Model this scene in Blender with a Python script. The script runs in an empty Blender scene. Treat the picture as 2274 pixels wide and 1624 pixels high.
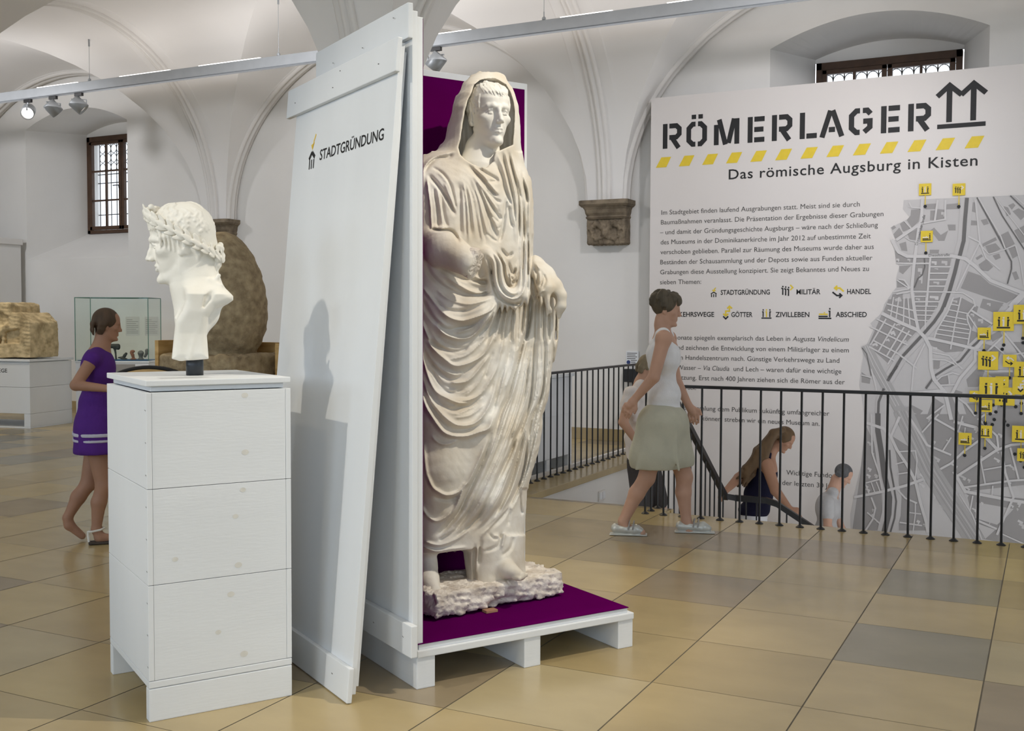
import bpy, bmesh, math, random
import numpy as np
from mathutils import Vector, Matrix
random.seed(7)
C = bpy.context.scene
COL = C.collection

# ---------------------------------------------------------------- camera
FPX, PITCH, ROLL, YAW, EYE = 2384.73, .0429, .0036, .4650, 1.5
cam = bpy.data.cameras.new('camera')
cam.sensor_fit = 'HORIZONTAL'
cam.sensor_width = 36.0
cam.lens = FPX / 2274 * 36
cam.clip_start, cam.clip_end = .05, 200
camo = bpy.data.objects.new('camera', cam)
COL.objects.link(camo)
_r = Vector((math.cos(YAW), math.sin(YAW), 0))
_f = Vector((-math.sin(YAW) * math.cos(PITCH), math.cos(YAW) * math.cos(PITCH), -math.sin(PITCH)))
_u = _r.cross(_f)
_r2 = _r * math.cos(ROLL) + _u * math.sin(ROLL)
_u2 = -_r * math.sin(ROLL) + _u * math.cos(ROLL)
camo.matrix_world = Matrix(((_r2.x, _u2.x, -_f.x, 0), (_r2.y, _u2.y, -_f.y, 0), (_r2.z, _u2.z, -_f.z, EYE), (0, 0, 0, 1)))
C.camera = camo

# ---------------------------------------------------------------- sky, lights, exposure
C.view_settings.view_transform = 'Standard'
C.view_settings.look = 'None'
C.view_settings.exposure = -0.14
C.view_settings.gamma = 1.0
C.view_settings.use_curve_mapping = False
C.cycles.use_denoising = True
C.cycles.max_bounces = 8
C.cycles.diffuse_bounces = 5
w = bpy.data.worlds.new('overcast_sky')
C.world = w
w.use_nodes = True
bg = w.node_tree.nodes['Background']
bg.inputs[0].default_value = (.93, .96, 1.0, 1)
bg.inputs[1].default_value = 2.2

def lamp_area(name, loc, target, sx, sy, power, col):
    l = bpy.data.lights.new(name, 'AREA')
    l.shape = 'RECTANGLE'
    l.size, l.size_y, l.energy, l.color = sx, sy, power, col
    o = bpy.data.objects.new(name, l)
    o.location = loc
    o.rotation_euler = (Vector(target) - Vector(loc)).to_track_quat('-Z', 'Y').to_euler()
    COL.objects.link(o)
    return o

def lamp_spot(name, loc, target, power, angle, col, rad=.05, blend=.6):
    l = bpy.data.lights.new(name, 'SPOT')
    l.energy, l.color, l.spot_size, l.spot_blend, l.shadow_soft_size = power, col, math.radians(angle), blend, rad
    o = bpy.data.objects.new(name, l)
    o.location = loc
    o.rotation_euler = (Vector(target) - Vector(loc)).to_track_quat('-Z', 'Y').to_euler()
    COL.objects.link(o)
    return o

WARM = (1.0, .86, .66)
COOL = (.70, .84, 1.0)
# tall windows of the opposite wall, behind the camera, and of the end wall
for k, xw in enumerate((-14, -8, -2, 4)):
    lamp_area('daylight_window', (xw, -7.2, 3.4), (xw, 8, 2.2), 2.6, 2.6, 190, COOL)
lamp_area('daylight_end_window', (7.2, 4.5, 3.2), (-2, 8.5, 2.0), 2.4, 2.4, 110, COOL)
# uplights of the suspended track, then two added rows of unseen ceiling fill
lamp_area('track_and_fill_uplight', (-11, 10.6, 4.45), (-11, 10.6, 9), 9, .8, 34, (1, .96, .95))
lamp_area('track_and_fill_uplight', (-3.0, 10.6, 4.45), (-3.0, 10.6, 9), 9, .8, 40, (1, .96, .95))
lamp_area('track_and_fill_uplight', (-7.0, 4.6, 4.3), (-7.0, 4.6, 9), 24, .5, 150, (1, .97, .95))  # added row out of view, lifts the ambient light off the vault
lamp_area('track_and_fill_uplight', (-7.0, -.5, 4.3), (-7.0, -.5, 9), 24, .5, 60, (1, .97, .95))  # second added row, unseen fill
# spotlights
lamp_spot('track_light_bust', (-4.45, -.6, 4.6), (-2.6, 3.3, 1.6), 400, 34, (1, .92, .78), .06)
lamp_spot('track_light_statue', (.25, 4.2, 4.7), (-2.35, 4.35, 1.1), 500, 48, (1, .91, .76), .04)
lamp_spot('track_light_door', (-1.6, -1.2, 4.6), (-2.9, 4.0, .3), 110, 30, (1, .84, .58), .06)
lamp_spot('track_light_floor', (-6.36, 10.6, 4.45), (-1.9, 6.4, 0), 300, 32, (1, .80, .5), .05)
lamp_spot('track_light_relief', (-13.1, 8.2, 4.6), (-12.7, 10.4, 1.2), 170, 50, (1, .80, .5), .05)
lamp_spot('track_light_stone', (-9.2, 6.3, 4.7), (-6.6, 7.35, 1.9), 170, 40, (1, .80, .5), .05)
lamp_spot('board_fill_spot', (-1.2, 8.2, 4.8), (-2.8, 12.1, 2.6), 390, 75, (.98, .96, .99), .15, 1.0)  # added fill out of view, brightens the printed board
lamp_spot('board_fill_spot', (.8, 8.2, 4.8), (-.6, 12.1, 2.4), 390, 75, (.98, .96, .99), .15, 1.0)  # second added fill for the board
lamp_spot('wall_fill_spot', (-8, 8.4, 4.8), (-8, 12.4, 2.6), 260, 125, (.97, .97, 1), .2, 1.0)  # added fill out of view, brightens the back wall
lamp_spot('wall_fill_spot', (-14, 8.4, 4.8), (-14, 12.4, 2.6), 260, 125, (.97, .97, 1), .2, 1.0)  # second added fill for the wall

# ---------------------------------------------------------------- materials
def pmat(name, col, rough=.6, var=.06, scale=6.0, bump=0.0, bscale=40.0, metal=0.0, spec=.4, col2=None, stretch=None):
    m = bpy.data.materials.new(name)
    m.use_nodes = True
    nt = m.node_tree
    b = nt.nodes['Principled BSDF']
    b.inputs['Roughness'].default_value = rough
    b.inputs['Metallic'].default_value = metal
    b.inputs['Specular IOR Level'].default_value = spec
    tc = nt.nodes.new('ShaderNodeTexCoord')
    mp = nt.nodes.new('ShaderNodeMapping')
    nt.links.new(tc.outputs['Object'], mp.inputs[0])
    if stretch: mp.inputs['Scale'].default_value = stretch
    n = nt.nodes.new('ShaderNodeTexNoise')
    n.inputs['Scale'].default_value = scale
    n.inputs['Detail'].default_value = 5
    nt.links.new(mp.outputs[0], n.inputs['Vector'])
    r = nt.nodes.new('ShaderNodeValToRGB')
    c1 = [max(0, c * (1 - var)) for c in col]
    c2 = [min(1, c * (1 + var)) for c in (col2 or col)]
    r.color_ramp.elements[0].position, r.color_ramp.elements[1].position = .32, .68
    r.color_ramp.elements[0].color = (*c1, 1)
    r.color_ramp.elements[1].color = (*c2, 1)
    nt.links.new(n.outputs[0], r.inputs[0])
    nt.links.new(r.outputs[0], b.inputs['Base Color'])
    if bump:
        n2 = nt.nodes.new('ShaderNodeTexNoise')
        n2.inputs['Scale'].default_value = bscale
        n2.inputs['Detail'].default_value = 6
        nt.links.new(mp.outputs[0], n2.inputs['Vector'])
        bp = nt.nodes.new('ShaderNodeBump')
        bp.inputs['Strength'].default_value = bump
        bp.inputs['Distance'].default_value = .01
        nt.links.new(n2.outputs[0], bp.inputs['Height'])
        nt.links.new(bp.outputs[0], b.inputs['Normal'])
    return m

def emat(name, col, strength):
    m = bpy.data.materials.new(name)
    m.use_nodes = True
    b = m.node_tree.nodes['Principled BSDF']
    b.inputs['Base Color'].default_value = (*col, 1)
    b.inputs['Emission Color'].default_value = (*col, 1)
    b.inputs['Emission Strength'].default_value = strength
    return m

def gmat(name, tint=(.93, .98, .95)):
    m = bpy.data.materials.new(name)
    m.use_nodes = True
    nt = m.node_tree
    nt.nodes.remove(nt.nodes['Principled BSDF'])
    out = nt.nodes['Material Output']
    t = nt.nodes.new('ShaderNodeBsdfTransparent')
    t.inputs[0].default_value = (*tint, 1)
    g = nt.nodes.new('ShaderNodeBsdfGlossy')
    g.inputs['Roughness'].default_value = .02
    lw = nt.nodes.new('ShaderNodeLayerWeight')
    lw.inputs[0].default_value = .5
    pw = nt.nodes.new('ShaderNodeMath'); pw.operation = 'POWER'; pw.inputs[1].default_value = 4.0
    f = nt.nodes.new('ShaderNodeMath'); f.operation = 'MULTIPLY_ADD'; f.inputs[1].default_value = .85; f.inputs[2].default_value = .045
    nt.links.new(lw.outputs['Facing'], pw.inputs[0]); nt.links.new(pw.outputs[0], f.inputs[0])
    mx = nt.nodes.new('ShaderNodeMixShader')
    nt.links.new(f.outputs[0], mx.inputs[0])
    nt.links.new(t.outputs[0], mx.inputs[1])
    nt.links.new(g.outputs[0], mx.inputs[2])
    nt.links.new(mx.outputs[0], out.inputs[0])
    return m

M = {}
M['plaster'] = pmat('plaster', (.74, .725, .70), .9, .025, 1.3, .05, 30)
M['plaster_cool'] = pmat('plaster_vault', (.76, .74, .72), .9, .02, 1.0, .04, 30)
M['stucco'] = pmat('stucco', (.73, .705, .675), .85, .015, 3)
M['whitewood'] = pmat('white_painted_wood', (.765, .79, .815), .45, .014, 5, .05, 60, stretch=(1, 1, .25))
M['whitewood_along'] = pmat('white_painted_board', (.765, .79, .815), .45, .018, 5, .06, 60, stretch=(.3, .3, 2))
M['purple'] = pmat('purple_sheet', (.090, .0010, .074), .6, .05, 3, spec=0.0)
M['black'] = pmat('black_paint', (.012, .012, .013), .38, .1, 20)
M['alu'] = pmat('grey_metal', (.36, .38, .40), .42, .04, 8, metal=.35)
M['marble'] = pmat('plaster_cast', (.66, .585, .47), .62, .04, 4.5, .08, 90, col2=(.78, .765, .725))
M['marble_clean'] = pmat('pale_marble', (.77, .755, .70), .55, .03, 7, .03, 90, col2=(.79, .775, .73))
M['bustmarble'] = pmat('white_marble', (.80, .775, .70), .55, .035, 8, .04, 110, col2=(.83, .81, .75))
M['rough_marble'] = pmat('rough_marble', (.62, .54, .46), .85, .14, 14, .7, 55, col2=(.80, .75, .68))
M['sandstone'] = pmat('sandstone', (.46, .35, .19), .9, .2, 9, .5, 60, col2=(.62, .50, .30))
M['darkstone'] = pmat('dark_sandstone', (.135, .105, .072), .9, .2, 8, .5, 50, col2=(.215, .172, .12))
M['tuff'] = pmat('tuff_stone', (.27, .205, .12), .92, .14, 15, .7, 60, col2=(.37, .295, .18))
M['pine'] = pmat('pine_board', (.52, .32, .11), .6, .12, 4, .1, 30, col2=(.62, .42, .18), stretch=(1, 1, 6))
M['brownwood'] = pmat('brown_window_wood', (.075, .038, .02), .5, .15, 10)
M['wedgewood'] = pmat('wedge_wood', (.38, .20, .12), .7, .1, 20)
M['glass'] = gmat('clear_glass')
M['paneglass'] = gmat('window_glass', (.96, .98, 1))
M['glassedge'] = pmat('green_glass_edge', (.10, .22, .18), .2, .05, 20)
M['banner'] = pmat('banner_board', (.66, .625, .605), .5, .008, 2)
M['ink'] = pmat('black_ink', (.013, .013, .014), .6, .1, 20)
M['inkgrey'] = pmat('grey_ink', (.07, .066, .062), .6, .1, 20)
M['inkyellow'] = pmat('yellow_ink', (.70, .52, .035), .55, .04, 20)
M['dooryellow'] = pmat('yellow_paint', (.80, .55, .06), .55, .04, 20)

# ---------------------------------------------------------------- mesh helpers
def link(name, mesh, mat=None, parent=None, loc=None, smooth=False):
    o = bpy.data.objects.new(name, mesh)
    COL.objects.link(o)
    if mat is not None:
        for m in (mat if isinstance(mat, (list, tuple)) else [mat]): mesh.materials.append(m)
    if parent is not None: o.parent = parent
    if loc is not None: o.location = loc
    if smooth:
        mesh.polygons.foreach_set('use_smooth', [True] * len(mesh.polygons))
    return o

def finish(name, bm, mat=None, parent=None, loc=None, smooth=False, recalc=True):
    if recalc: bmesh.ops.recalc_face_normals(bm, faces=bm.faces[:])
    me = bpy.data.meshes.new(name)
    bm.to_mesh(me); bm.free()
    return link(name, me, mat, parent, loc, smooth)

def tag(o, label, cat, group=None):
    o['label'] = label; o['category'] = cat
    if group: o['group'] = group
    return o

def struct(o, label=None):
    o['kind'] = 'structure'
    if label: o['label'] = label
    return o

def thing(name, label, cat, loc=(0, 0, 0), rz=0.0, group=None):
    o = bpy.data.objects.new(name, None)
    o.empty_display_size = .1
    COL.objects.link(o)
    o.location = loc; o.rotation_euler = (0, 0, rz)
    return tag(o, label, cat, group)

def bbox(bm, lo, hi, bev=0.0, M4=None):
    r = bmesh.ops.create_cube(bm, size=1)
    vs = r['verts']
    for v in vs:
        v.co = Vector([lo[i] + (v.co[i] + .5) * (hi[i] - lo[i]) for i in range(3)])
    if bev:
        es = list({e for v in vs for e in v.link_edges})
        r = bmesh.ops.bevel(bm, geom=es, offset=bev, segments=2, affect='EDGES', profile=.6)
        vs = list({v for f in r['faces'] for v in f.verts} | {v for v in vs if v.is_valid})
    if M4 is not None:
        for v in vs: v.co = M4 @ v.co
    return vs

def box(name, lo, hi, mat, parent=None, bev=.003):
    bm = bmesh.new(); bbox(bm, lo, hi, bev)
    return finish(name, bm, mat, parent)

def tube(bm, pts, r, n=8, cap=True):
    pts = [Vector(p) for p in pts]
    rs = r if isinstance(r, (list, tuple)) else [r] * len(pts)
    rings = []
    up = None
    for i, p in enumerate(pts):
        d = (pts[min(i + 1, len(pts) - 1)] - pts[max(i - 1, 0)]).normalized()
        if up is None:
            up = Vector((0, 0, 1)) if abs(d.z) < .9 else Vector((1, 0, 0))
        a = d.cross(up).normalized(); b = a.cross(d).normalized(); up = b
        rings.append([bm.verts.new(p + (a * math.cos(t) + b * math.sin(t)) * rs[i]) for t in [2 * math.pi * k / n for k in range(n)]])
    for A, B in zip(rings, rings[1:]):
        for k in range(n): bm.faces.new((A[k], A[(k + 1) % n], B[(k + 1) % n], B[k]))
    if cap:
        bm.faces.new(rings[0]); bm.faces.new(rings[-1][::-1])

def lathe(bm, prof, n=32, c=(0, 0)):
    rings = []
    for r, z in prof:
        rings.append([bm.verts.new((c[0] + r * math.cos(2 * math.pi * k / n), c[1] + r * math.sin(2 * math.pi * k / n), z)) for k in range(n)])
    for A, B in zip(rings, rings[1:]):
        for k in range(n): bm.faces.new((A[k], A[(k + 1) % n], B[(k + 1) % n], B[k]))
    bm.faces.new(rings[0][::-1]); bm.faces.new(rings[-1])

def poly(bm, pts):
    vs = [bm.verts.new(p) for p in pts]
    return bm.faces.new(vs)

# point of a plane seen at pixel (x, y) of the photograph
def ray(px, py):
    u, v = px - 1137, py - 812
    return (_f + _r2 * (u / FPX) - _u2 * (v / FPX))
def on_y(px, py, Y):
    d = ray(px, py); t = Y / d.y
    return Vector((d.x * t, Y, EYE + d.z * t))
def on_x(px, py, X):
    d = ray(px, py); t = X / d.x
    return Vector((X, d.y * t, EYE + d.z * t))
def on_plane(px, py, p, n):
    d = ray(px, py); e = Vector((0, 0, EYE)); t = (Vector(p) - e).dot(n) / d.dot(n)
    return e + d * t

# ---------------------------------------------------------------- implicit-surface modelling (sculpted pieces)
class Vox:
    def __init__(s, lo, hi, h):
        s.lo = np.array(lo, np.float32); s.h = h
        s.n = np.ceil((np.array(hi) - np.array(lo)) / h).astype(int) + 1
        s.f = np.full(s.n, .25, np.float32)
    def blk(s, lo, hi):
        a = np.clip(np.floor((np.array(lo) - s.lo) / s.h).astype(int), 0, s.n - 1)
        b = np.clip(np.ceil((np.array(hi) - s.lo) / s.h).astype(int) + 1, 1, s.n)
        sl = tuple(slice(int(a[i]), int(max(b[i], a[i] + 1))) for i in range(3))
        ax = [(s.lo[i] + s.h * np.arange(sl[i].start, sl[i].stop)).astype(np.float32) for i in range(3)]
        return sl, ax[0][:, None, None], ax[1][None, :, None], ax[2][None, None, :]
    def put(s, lo, hi, fn, k, mode='add'):
        m = k + 4 * s.h
        sl, X, Y, Z = s.blk(np.array(lo) - m, np.array(hi) + m)
        d = fn(X, Y, Z).astype(np.float32)
        g = s.f[sl]
        if mode == 'sub': g, d = -g, d
        if k > 0:
            t = np.maximum(k - np.abs(g - d), 0) / k
            r = np.minimum(g, d) - t * t * k * .25
        else: r = np.minimum(g, d)
        s.f[sl] = -r if mode == 'sub' else r
    def ball(s, c, r, k=.02, rot=None, mode='add'):
        r = np.array([r] * 3 if np.isscalar(r) else r, float); c = np.array(c, float)
        R = np.array(rot) if rot is not None else None
        def fn(X, Y, Z):
            x, y, z = X - c[0], Y - c[1], Z - c[2]
            if R is not None:
                x, y, z = (R[0][0] * x + R[1][0] * y + R[2][0] * z, R[0][1] * x + R[1][1] * y + R[2][1] * z, R[0][2] * x + R[1][2] * y + R[2][2] * z)
            k0 = np.sqrt((x / r[0]) ** 2 + (y / r[1]) ** 2 + (z / r[2]) ** 2)
            k1 = np.sqrt((x / r[0] ** 2) ** 2 + (y / r[1] ** 2) ** 2 + (z / r[2] ** 2) ** 2) + 1e-6
            return k0 * (k0 - 1) / k1
        e = r.max() if rot is not None else r
        s.put(c - e, c + e, fn, k, mode)
    def cap(s, a, b, ra, rb, k=.02, mode='add', flat=None):
        # tapered capsule; flat = (axis, factor) squeezes it along one axis
        a = np.array(a, float); b = np.array(b, float)
        fl = np.ones(3)
        if flat: fl[flat[0]] = flat[1]
        d = (b - a) / fl; L2 = float(d @ d) + 1e-9
        def fn(X, Y, Z):
            x, y, z = (X - a[0]) / fl[0], (Y - a[1]) / fl[1], (Z - a[2]) / fl[2]
            t = np.clip((x * d[0] + y * d[1] + z * d[2]) / L2, 0, 1)
            q = np.sqrt((x - t * d[0]) ** 2 + (y - t * d[1]) ** 2 + (z - t * d[2]) ** 2)
            return (q - (ra + (rb - ra) * t)) * min(1.0, fl.min())
        R = max(ra, rb) * np.maximum(fl, 1)
        s.put(np.minimum(a, b) - R, np.maximum(a, b) + R, fn, k, mode)
    def chain(s, pts, rs, k=.015, mode='add', flat=None):
        for (p, q, r1, r2) in zip(pts, pts[1:], rs, rs[1:]): s.cap(p, q, r1, r2, k, mode, flat)
    def block(s, lo, hi, k=.01, rnd=.01, mode='add', rz=0.0, c=None):
        lo = np.array(lo, float); hi = np.array(hi, float); m = (lo + hi) / 2; e = (hi - lo) / 2 - rnd
        cr, sr = math.cos(rz), math.sin(rz)
        def fn(X, Y, Z):
            x, y, z = X - m[0], Y - m[1], Z - m[2]
            if rz: x, y = cr * x + sr * y, -sr * x + cr * y
            qx, qy, qz = np.abs(x) - e[0], np.abs(y) - e[1], np.abs(z) - e[2]
            return np.sqrt(np.maximum(qx, 0) ** 2 + np.maximum(qy, 0) ** 2 + np.maximum(qz, 0) ** 2) + np.minimum(np.maximum(qx, np.maximum(qy, qz)), 0) - rnd
        ext = np.array([np.hypot(e[0], e[1])] * 2 + [e[2]]) + rnd if rz else (hi - lo) / 2
        s.put(m - ext, m + ext, fn, k, mode)
    def noise(s, amp, scale, seed=1, lo=None, hi=None):
        # adds lumpy relief everywhere near the surface
        rng = np.random.RandomState(seed)
        sl, X, Y, Z = s.blk(lo if lo is not None else s.lo, hi if hi is not None else s.lo + s.n * s.h)
        t = np.zeros_like(s.f[sl])
        for o in range(3):
            for _ in range(4):
                v = rng.normal(size=3); v *= (2 ** o) * 6.283 / scale / np.linalg.norm(v)
                v = v.astype(np.float32)
                t += np.sin(v[0] * X + v[1] * Y + v[2] * Z + rng.rand() * 6.28).astype(np.float32) * (.5 ** o)
        s.f[sl] += t * (amp / 3.0)
    def mesh(s, name, smooth=1):
        f = s.f
        f[0], f[-1] = .25, .25; f[:, 0], f[:, -1] = .25, .25; f[:, :, 0], f[:, :, -1] = .25, .25
        ins = f < 0
        c = ins[:-1, :-1, :-1].astype(np.int8)
        tot = np.zeros_like(c)
        for i in (0, 1):
            for j in (0, 1):
                for k in (0, 1):
                    tot += ins[i:f.shape[0] - 1 + i, j:f.shape[1] - 1 + j, k:f.shape[2] - 1 + k]
        act = (tot > 0) & (tot < 8)
        idx = np.full(act.shape, -1, np.int64)
        cells = np.argwhere(act)
        idx[act] = np.arange(len(cells))
        corner = {}
        for i in (0, 1):
            for j in (0, 1):
                for k in (0, 1):
                    corner[i, j, k] = f[cells[:, 0] + i, cells[:, 1] + j, cells[:, 2] + k]
        P = np.zeros((len(cells), 3)); N = np.zeros(len(cells))
        for ax in range(3):
            o1, o2 = [a for a in range(3) if a != ax]
            for p in (0, 1):
                for q in (0, 1):
                    k0 = [0, 0, 0]; k0[o1] = p; k0[o2] = q; k1 = list(k0); k1[ax] = 1
                    a, b = corner[tuple(k0)], corner[tuple(k1)]
                    m = (a < 0) != (b < 0)
                    t = np.where(m, a / np.where(m, a - b, 1), 0)
                    e = np.zeros_like(P); e[:, o1] = p; e[:, o2] = q; e[:, ax] = t
                    P += e * m[:, None]; N += m
        V = (cells + P / N[:, None]) * s.h + s.lo
        F = []
        for ax in range(3):
            a = ins.take(range(f.shape[ax] - 1), ax); b = ins.take(range(1, f.shape[ax]), ax)
            for flip, m in ((False, a & ~b), (True, ~a & b)):
                e = np.argwhere(m)
                o1, o2 = (ax + 1) % 3, (ax + 2) % 3
                e = e[(e[:, o1] > 0) & (e[:, o2] > 0) & (e[:, o1] < f.shape[o1] - 1) & (e[:, o2] < f.shape[o2] - 1)]
                q = []
                for d1, d2 in ((-1, -1), (0, -1), (0, 0), (-1, 0)):
                    g = e.copy(); g[:, o1] += d1; g[:, o2] += d2
                    q.append(idx[g[:, 0], g[:, 1], g[:, 2]])
                q = np.stack(q, 1)
                F.append(q[:, ::-1] if flip else q)
        F = np.concatenate(F)
        for _ in range(smooth):
            acc = np.zeros_like(V); n = np.zeros(len(V))
            for i in range(4):
                for j in ((i + 1) % 4, (i + 3) % 4):
                    for d in range(3): acc[:, d] += np.bincount(F[:, i], V[F[:, j], d], len(V))
                    n += np.bincount(F[:, i], minlength=len(V))
            V = V * .5 + acc / np.maximum(n, 1)[:, None] * .5
        me = bpy.data.meshes.new(name)
        me.vertices.add(len(V)); me.vertices.foreach_set('co', V.astype(np.float32).ravel())
        me.loops.add(F.size); me.loops.foreach_set('vertex_index', F.ravel().astype(np.int32))
        me.polygons.add(len(F)); me.polygons.foreach_set('loop_start', np.arange(0, F.size, 4, dtype=np.int32))
        me.polygons.foreach_set('use_smooth', np.ones(len(F), bool))
        me.update(calc_edges=True); me.validate()
        return me

def rotm(rx=0, ry=0, rz=0):
    return np.array((Matrix.Rotation(rz, 3, 'Z') @ Matrix.Rotation(ry, 3, 'Y') @ Matrix.Rotation(rx, 3, 'X')))
# ================================================================= THE SETTING
WALL_Y = 12.43
BAY, CX0 = 6.17, -4.88           # vault bay along the wall, x of the corbel between the windows
ROW_Y = [12.43, 7.24, 2.05]
HOLE = [(-3.95, -2.67, 8.15, 12.15), (-2.67, 4.5, 7.97, 12.15)]

# floor: stone slabs of several tones, dark joints
def slab_mat(name, col, var=.07):
    return pmat(name, col, .23, var, 2.2, .012, 25, spec=.38, stretch=(1, 1.6, 1))
TILES = [slab_mat('slab_beige', (.44, .345, .180)), slab_mat('slab_tan', (.38, .295, .150)), slab_mat('slab_sand', (.475, .37, .18)),
         slab_mat('slab_grey_brown', (.305, .243, .155)), slab_mat('slab_grey', (.27, .243, .175)), slab_mat('slab_pale', (.44, .362, .21))]
GROUT = pmat('joint_filler', (.13, .11, .075), .7, .1, 12)
known = {(0, 0): 3, (1, 0): 3, (2, 0): 0, (0, 1): 2, (1, 1): 0, (2, 1): 4, (0, 2): 3, (1, 2): 0, (2, 2): 0, (0, 3): 1, (1, 3): 0, (2, 3): 4,
         (1, 4): 1, (2, 4): 0, (0, 4): 1, (0, 5): 5, (1, 5): 0, (2, 5): 0, (-1, 0): 3, (-1, 1): 1, (-1, 2): 2, (-1, 3): 0, (-2, 1): 1, (-2, 2): 2,  # one sand slab carries the warm brightness of a spotlit patch in its colour
         (3, 0): 2, (3, 1): 1, (3, 2): 0, (3, 3): 5, (3, 4): 3, (-6, 6): 4, (-7, 5): 4}
bm = bmesh.new()
def cut(lo, hi, marks):
    xs = [lo] + [m for m in sorted(marks) if lo + 1e-4 < m < hi - 1e-4] + [hi]
    return list(zip(xs, xs[1:]))
def in_hole(x, y): return any(a < x < b and c < y < d for a, b, c, d in HOLE)
mx_, my_ = [h for H in HOLE for h in H[:2]], [h for H in HOLE for h in H[2:]]
rt = random.Random(3)
for c in range(-32, 15):
    for r in range(-8, 23):
        x0, x1 = -2.06 + .614 * c, -2.06 + .614 * (c + 1)
        y1, y0 = 7.433 - .650 * r, 7.433 - .650 * (r + 1)
        y1 = min(y1, WALL_Y)
        if y0 >= y1: continue
        mi = known.get((c, r), rt.choice([0, 0, 0, 1, 1, 2, 2, 3, 4, 5, 5]))
        for xa, xb in cut(x0 + .0030, x1 - .0030, mx_):
            for ya, yb in cut(y0 + .0014, y1 - .0014, my_):
                if in_hole((xa + xb) / 2, (ya + yb) / 2): continue
                f = poly(bm, [(xa, ya, 0), (xb, ya, 0), (xb, yb, 0), (xa, yb, 0)]); f.material_index = mi
for xa, xb in cut(-21.9, 7.4, mx_):
    for ya, yb in cut(-7.4, WALL_Y, my_):
        if in_hole((xa + xb) / 2, (ya + yb) / 2): continue
        f = poly(bm, [(xa, ya, -.0012), (xb, ya, -.0012), (xb, yb, -.0012), (xa, yb, -.0012)]); f.material_index = 6
struct(finish('floor', bm, TILES + [GROUT], recalc=False), 'polished beige and grey stone slab floor')

# window wall with two splayed segmental-arched recesses
ZC = 7.2
RECESS = []
for cx in (CX0 - 1.5 * BAY, CX0 + .5 * BAY): RECESS.append(cx)
def arch_out(x, cx): t = (x - cx) / 1.15; return 4.60 + .28 * (1 - t * t)
def arch_in(x, cx): t = (x - cx) / .835; return 4.66 + .15 * (1 - t * t)
bm = bmesh.new()
xs = [-22.0]
def quad(a, b, c, d): poly(bm, [a, b, c, d])
edges = []
for cx in sorted(RECESS): edges += [cx - 1.15, cx + 1.15]
xs = [-22.0] + edges + [7.5]
for a, b in zip(xs, xs[1:]):
    op = [cx for cx in RECESS if abs((a + b) / 2 - cx) < .5]
    if not op:
        quad((a, WALL_Y, -.02), (b, WALL_Y, -.02), (b, WALL_Y, ZC), (a, WALL_Y, ZC)); continue
    cx = op[0]
    quad((a, WALL_Y, -.02), (b, WALL_Y, -.02), (b, WALL_Y, 2.46), (a, WALL_Y, 2.46))
    n = 24
    for i in range(n):
        p, q = a + (b - a) * i / n, a + (b - a) * (i + 1) / n
        quad((p, WALL_Y, arch_out(p, cx)), (q, WALL_Y, arch_out(q, cx)), (q, WALL_Y, ZC), (p, WALL_Y, ZC))
    YB = WALL_Y + 1.0
    out = [(cx - 1.15, 2.46), (cx + 1.15, 2.46)] + [(cx + 1.15 - 2.3 * i / n, arch_out(cx + 1.15 - 2.3 * i / n, cx)) for i in range(n + 1)]
    inn = [(cx - .835, 2.95), (cx + .835, 2.95)] + [(cx + .835 - 1.67 * i / n, arch_in(cx + .835 - 1.67 * i / n, cx)) for i in range(n + 1)]
    for i in range(len(out)):
        j = (i + 1) % len(out)
        quad((out[i][0], WALL_Y, out[i][1]), (out[j][0], WALL_Y, out[j][1]), (inn[j][0], YB, inn[j][1]), (inn[i][0], YB, inn[i][1]))
    for i in range(n):
        p, q = cx - .835 + 1.67 * i / n, cx - .835 + 1.67 * (i + 1) / n
        quad((p, YB, 4.61), (q, YB, 4.61), (q, YB, arch_in(q, cx)), (p, YB, arch_in(p, cx)))
    # outer reveal beyond the casement
    for s in (-1, 1):
        quad((cx + s * .80, YB + .02, 2.95), (cx + s * .80, YB + .02, 4.61), (cx + s * .86, YB + .3, 4.61), (cx + s * .86, YB + .3, 2.95))
    quad((cx - .8, YB + .02, 4.61), (cx + .8, YB + .02, 4.61), (cx + .86, YB + .3, 4.55), (cx - .86, YB + .3, 4.55))
    quad((cx - .8, YB + .02, 2.95), (cx + .8, YB + .02, 2.95), (cx + .86, YB + .3, 2.92), (cx - .86, YB + .3, 2.92))
struct(finish('wall_back', bm, M['plaster']), 'white plastered window wall')
box_ = struct(box('baseboard_back', (-22, WALL_Y - .025, 0), (-4.3, WALL_Y, .145), TILES[1], None, .002))

# the other walls of the hall
for nm, a, b in (('wall_front', (-22, -7.5), (7.5, -7.5)), ('wall_left', (-22, -7.5), (-22, WALL_Y)), ('wall_right', (7.5, -7.5), (7.5, WALL_Y))):
    bm = bmesh.new(); quad((*a, -.02), (*b, -.02), (*b, ZC), (*a, ZC))
    struct(finish(nm, bm, M['plaster']))
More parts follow.
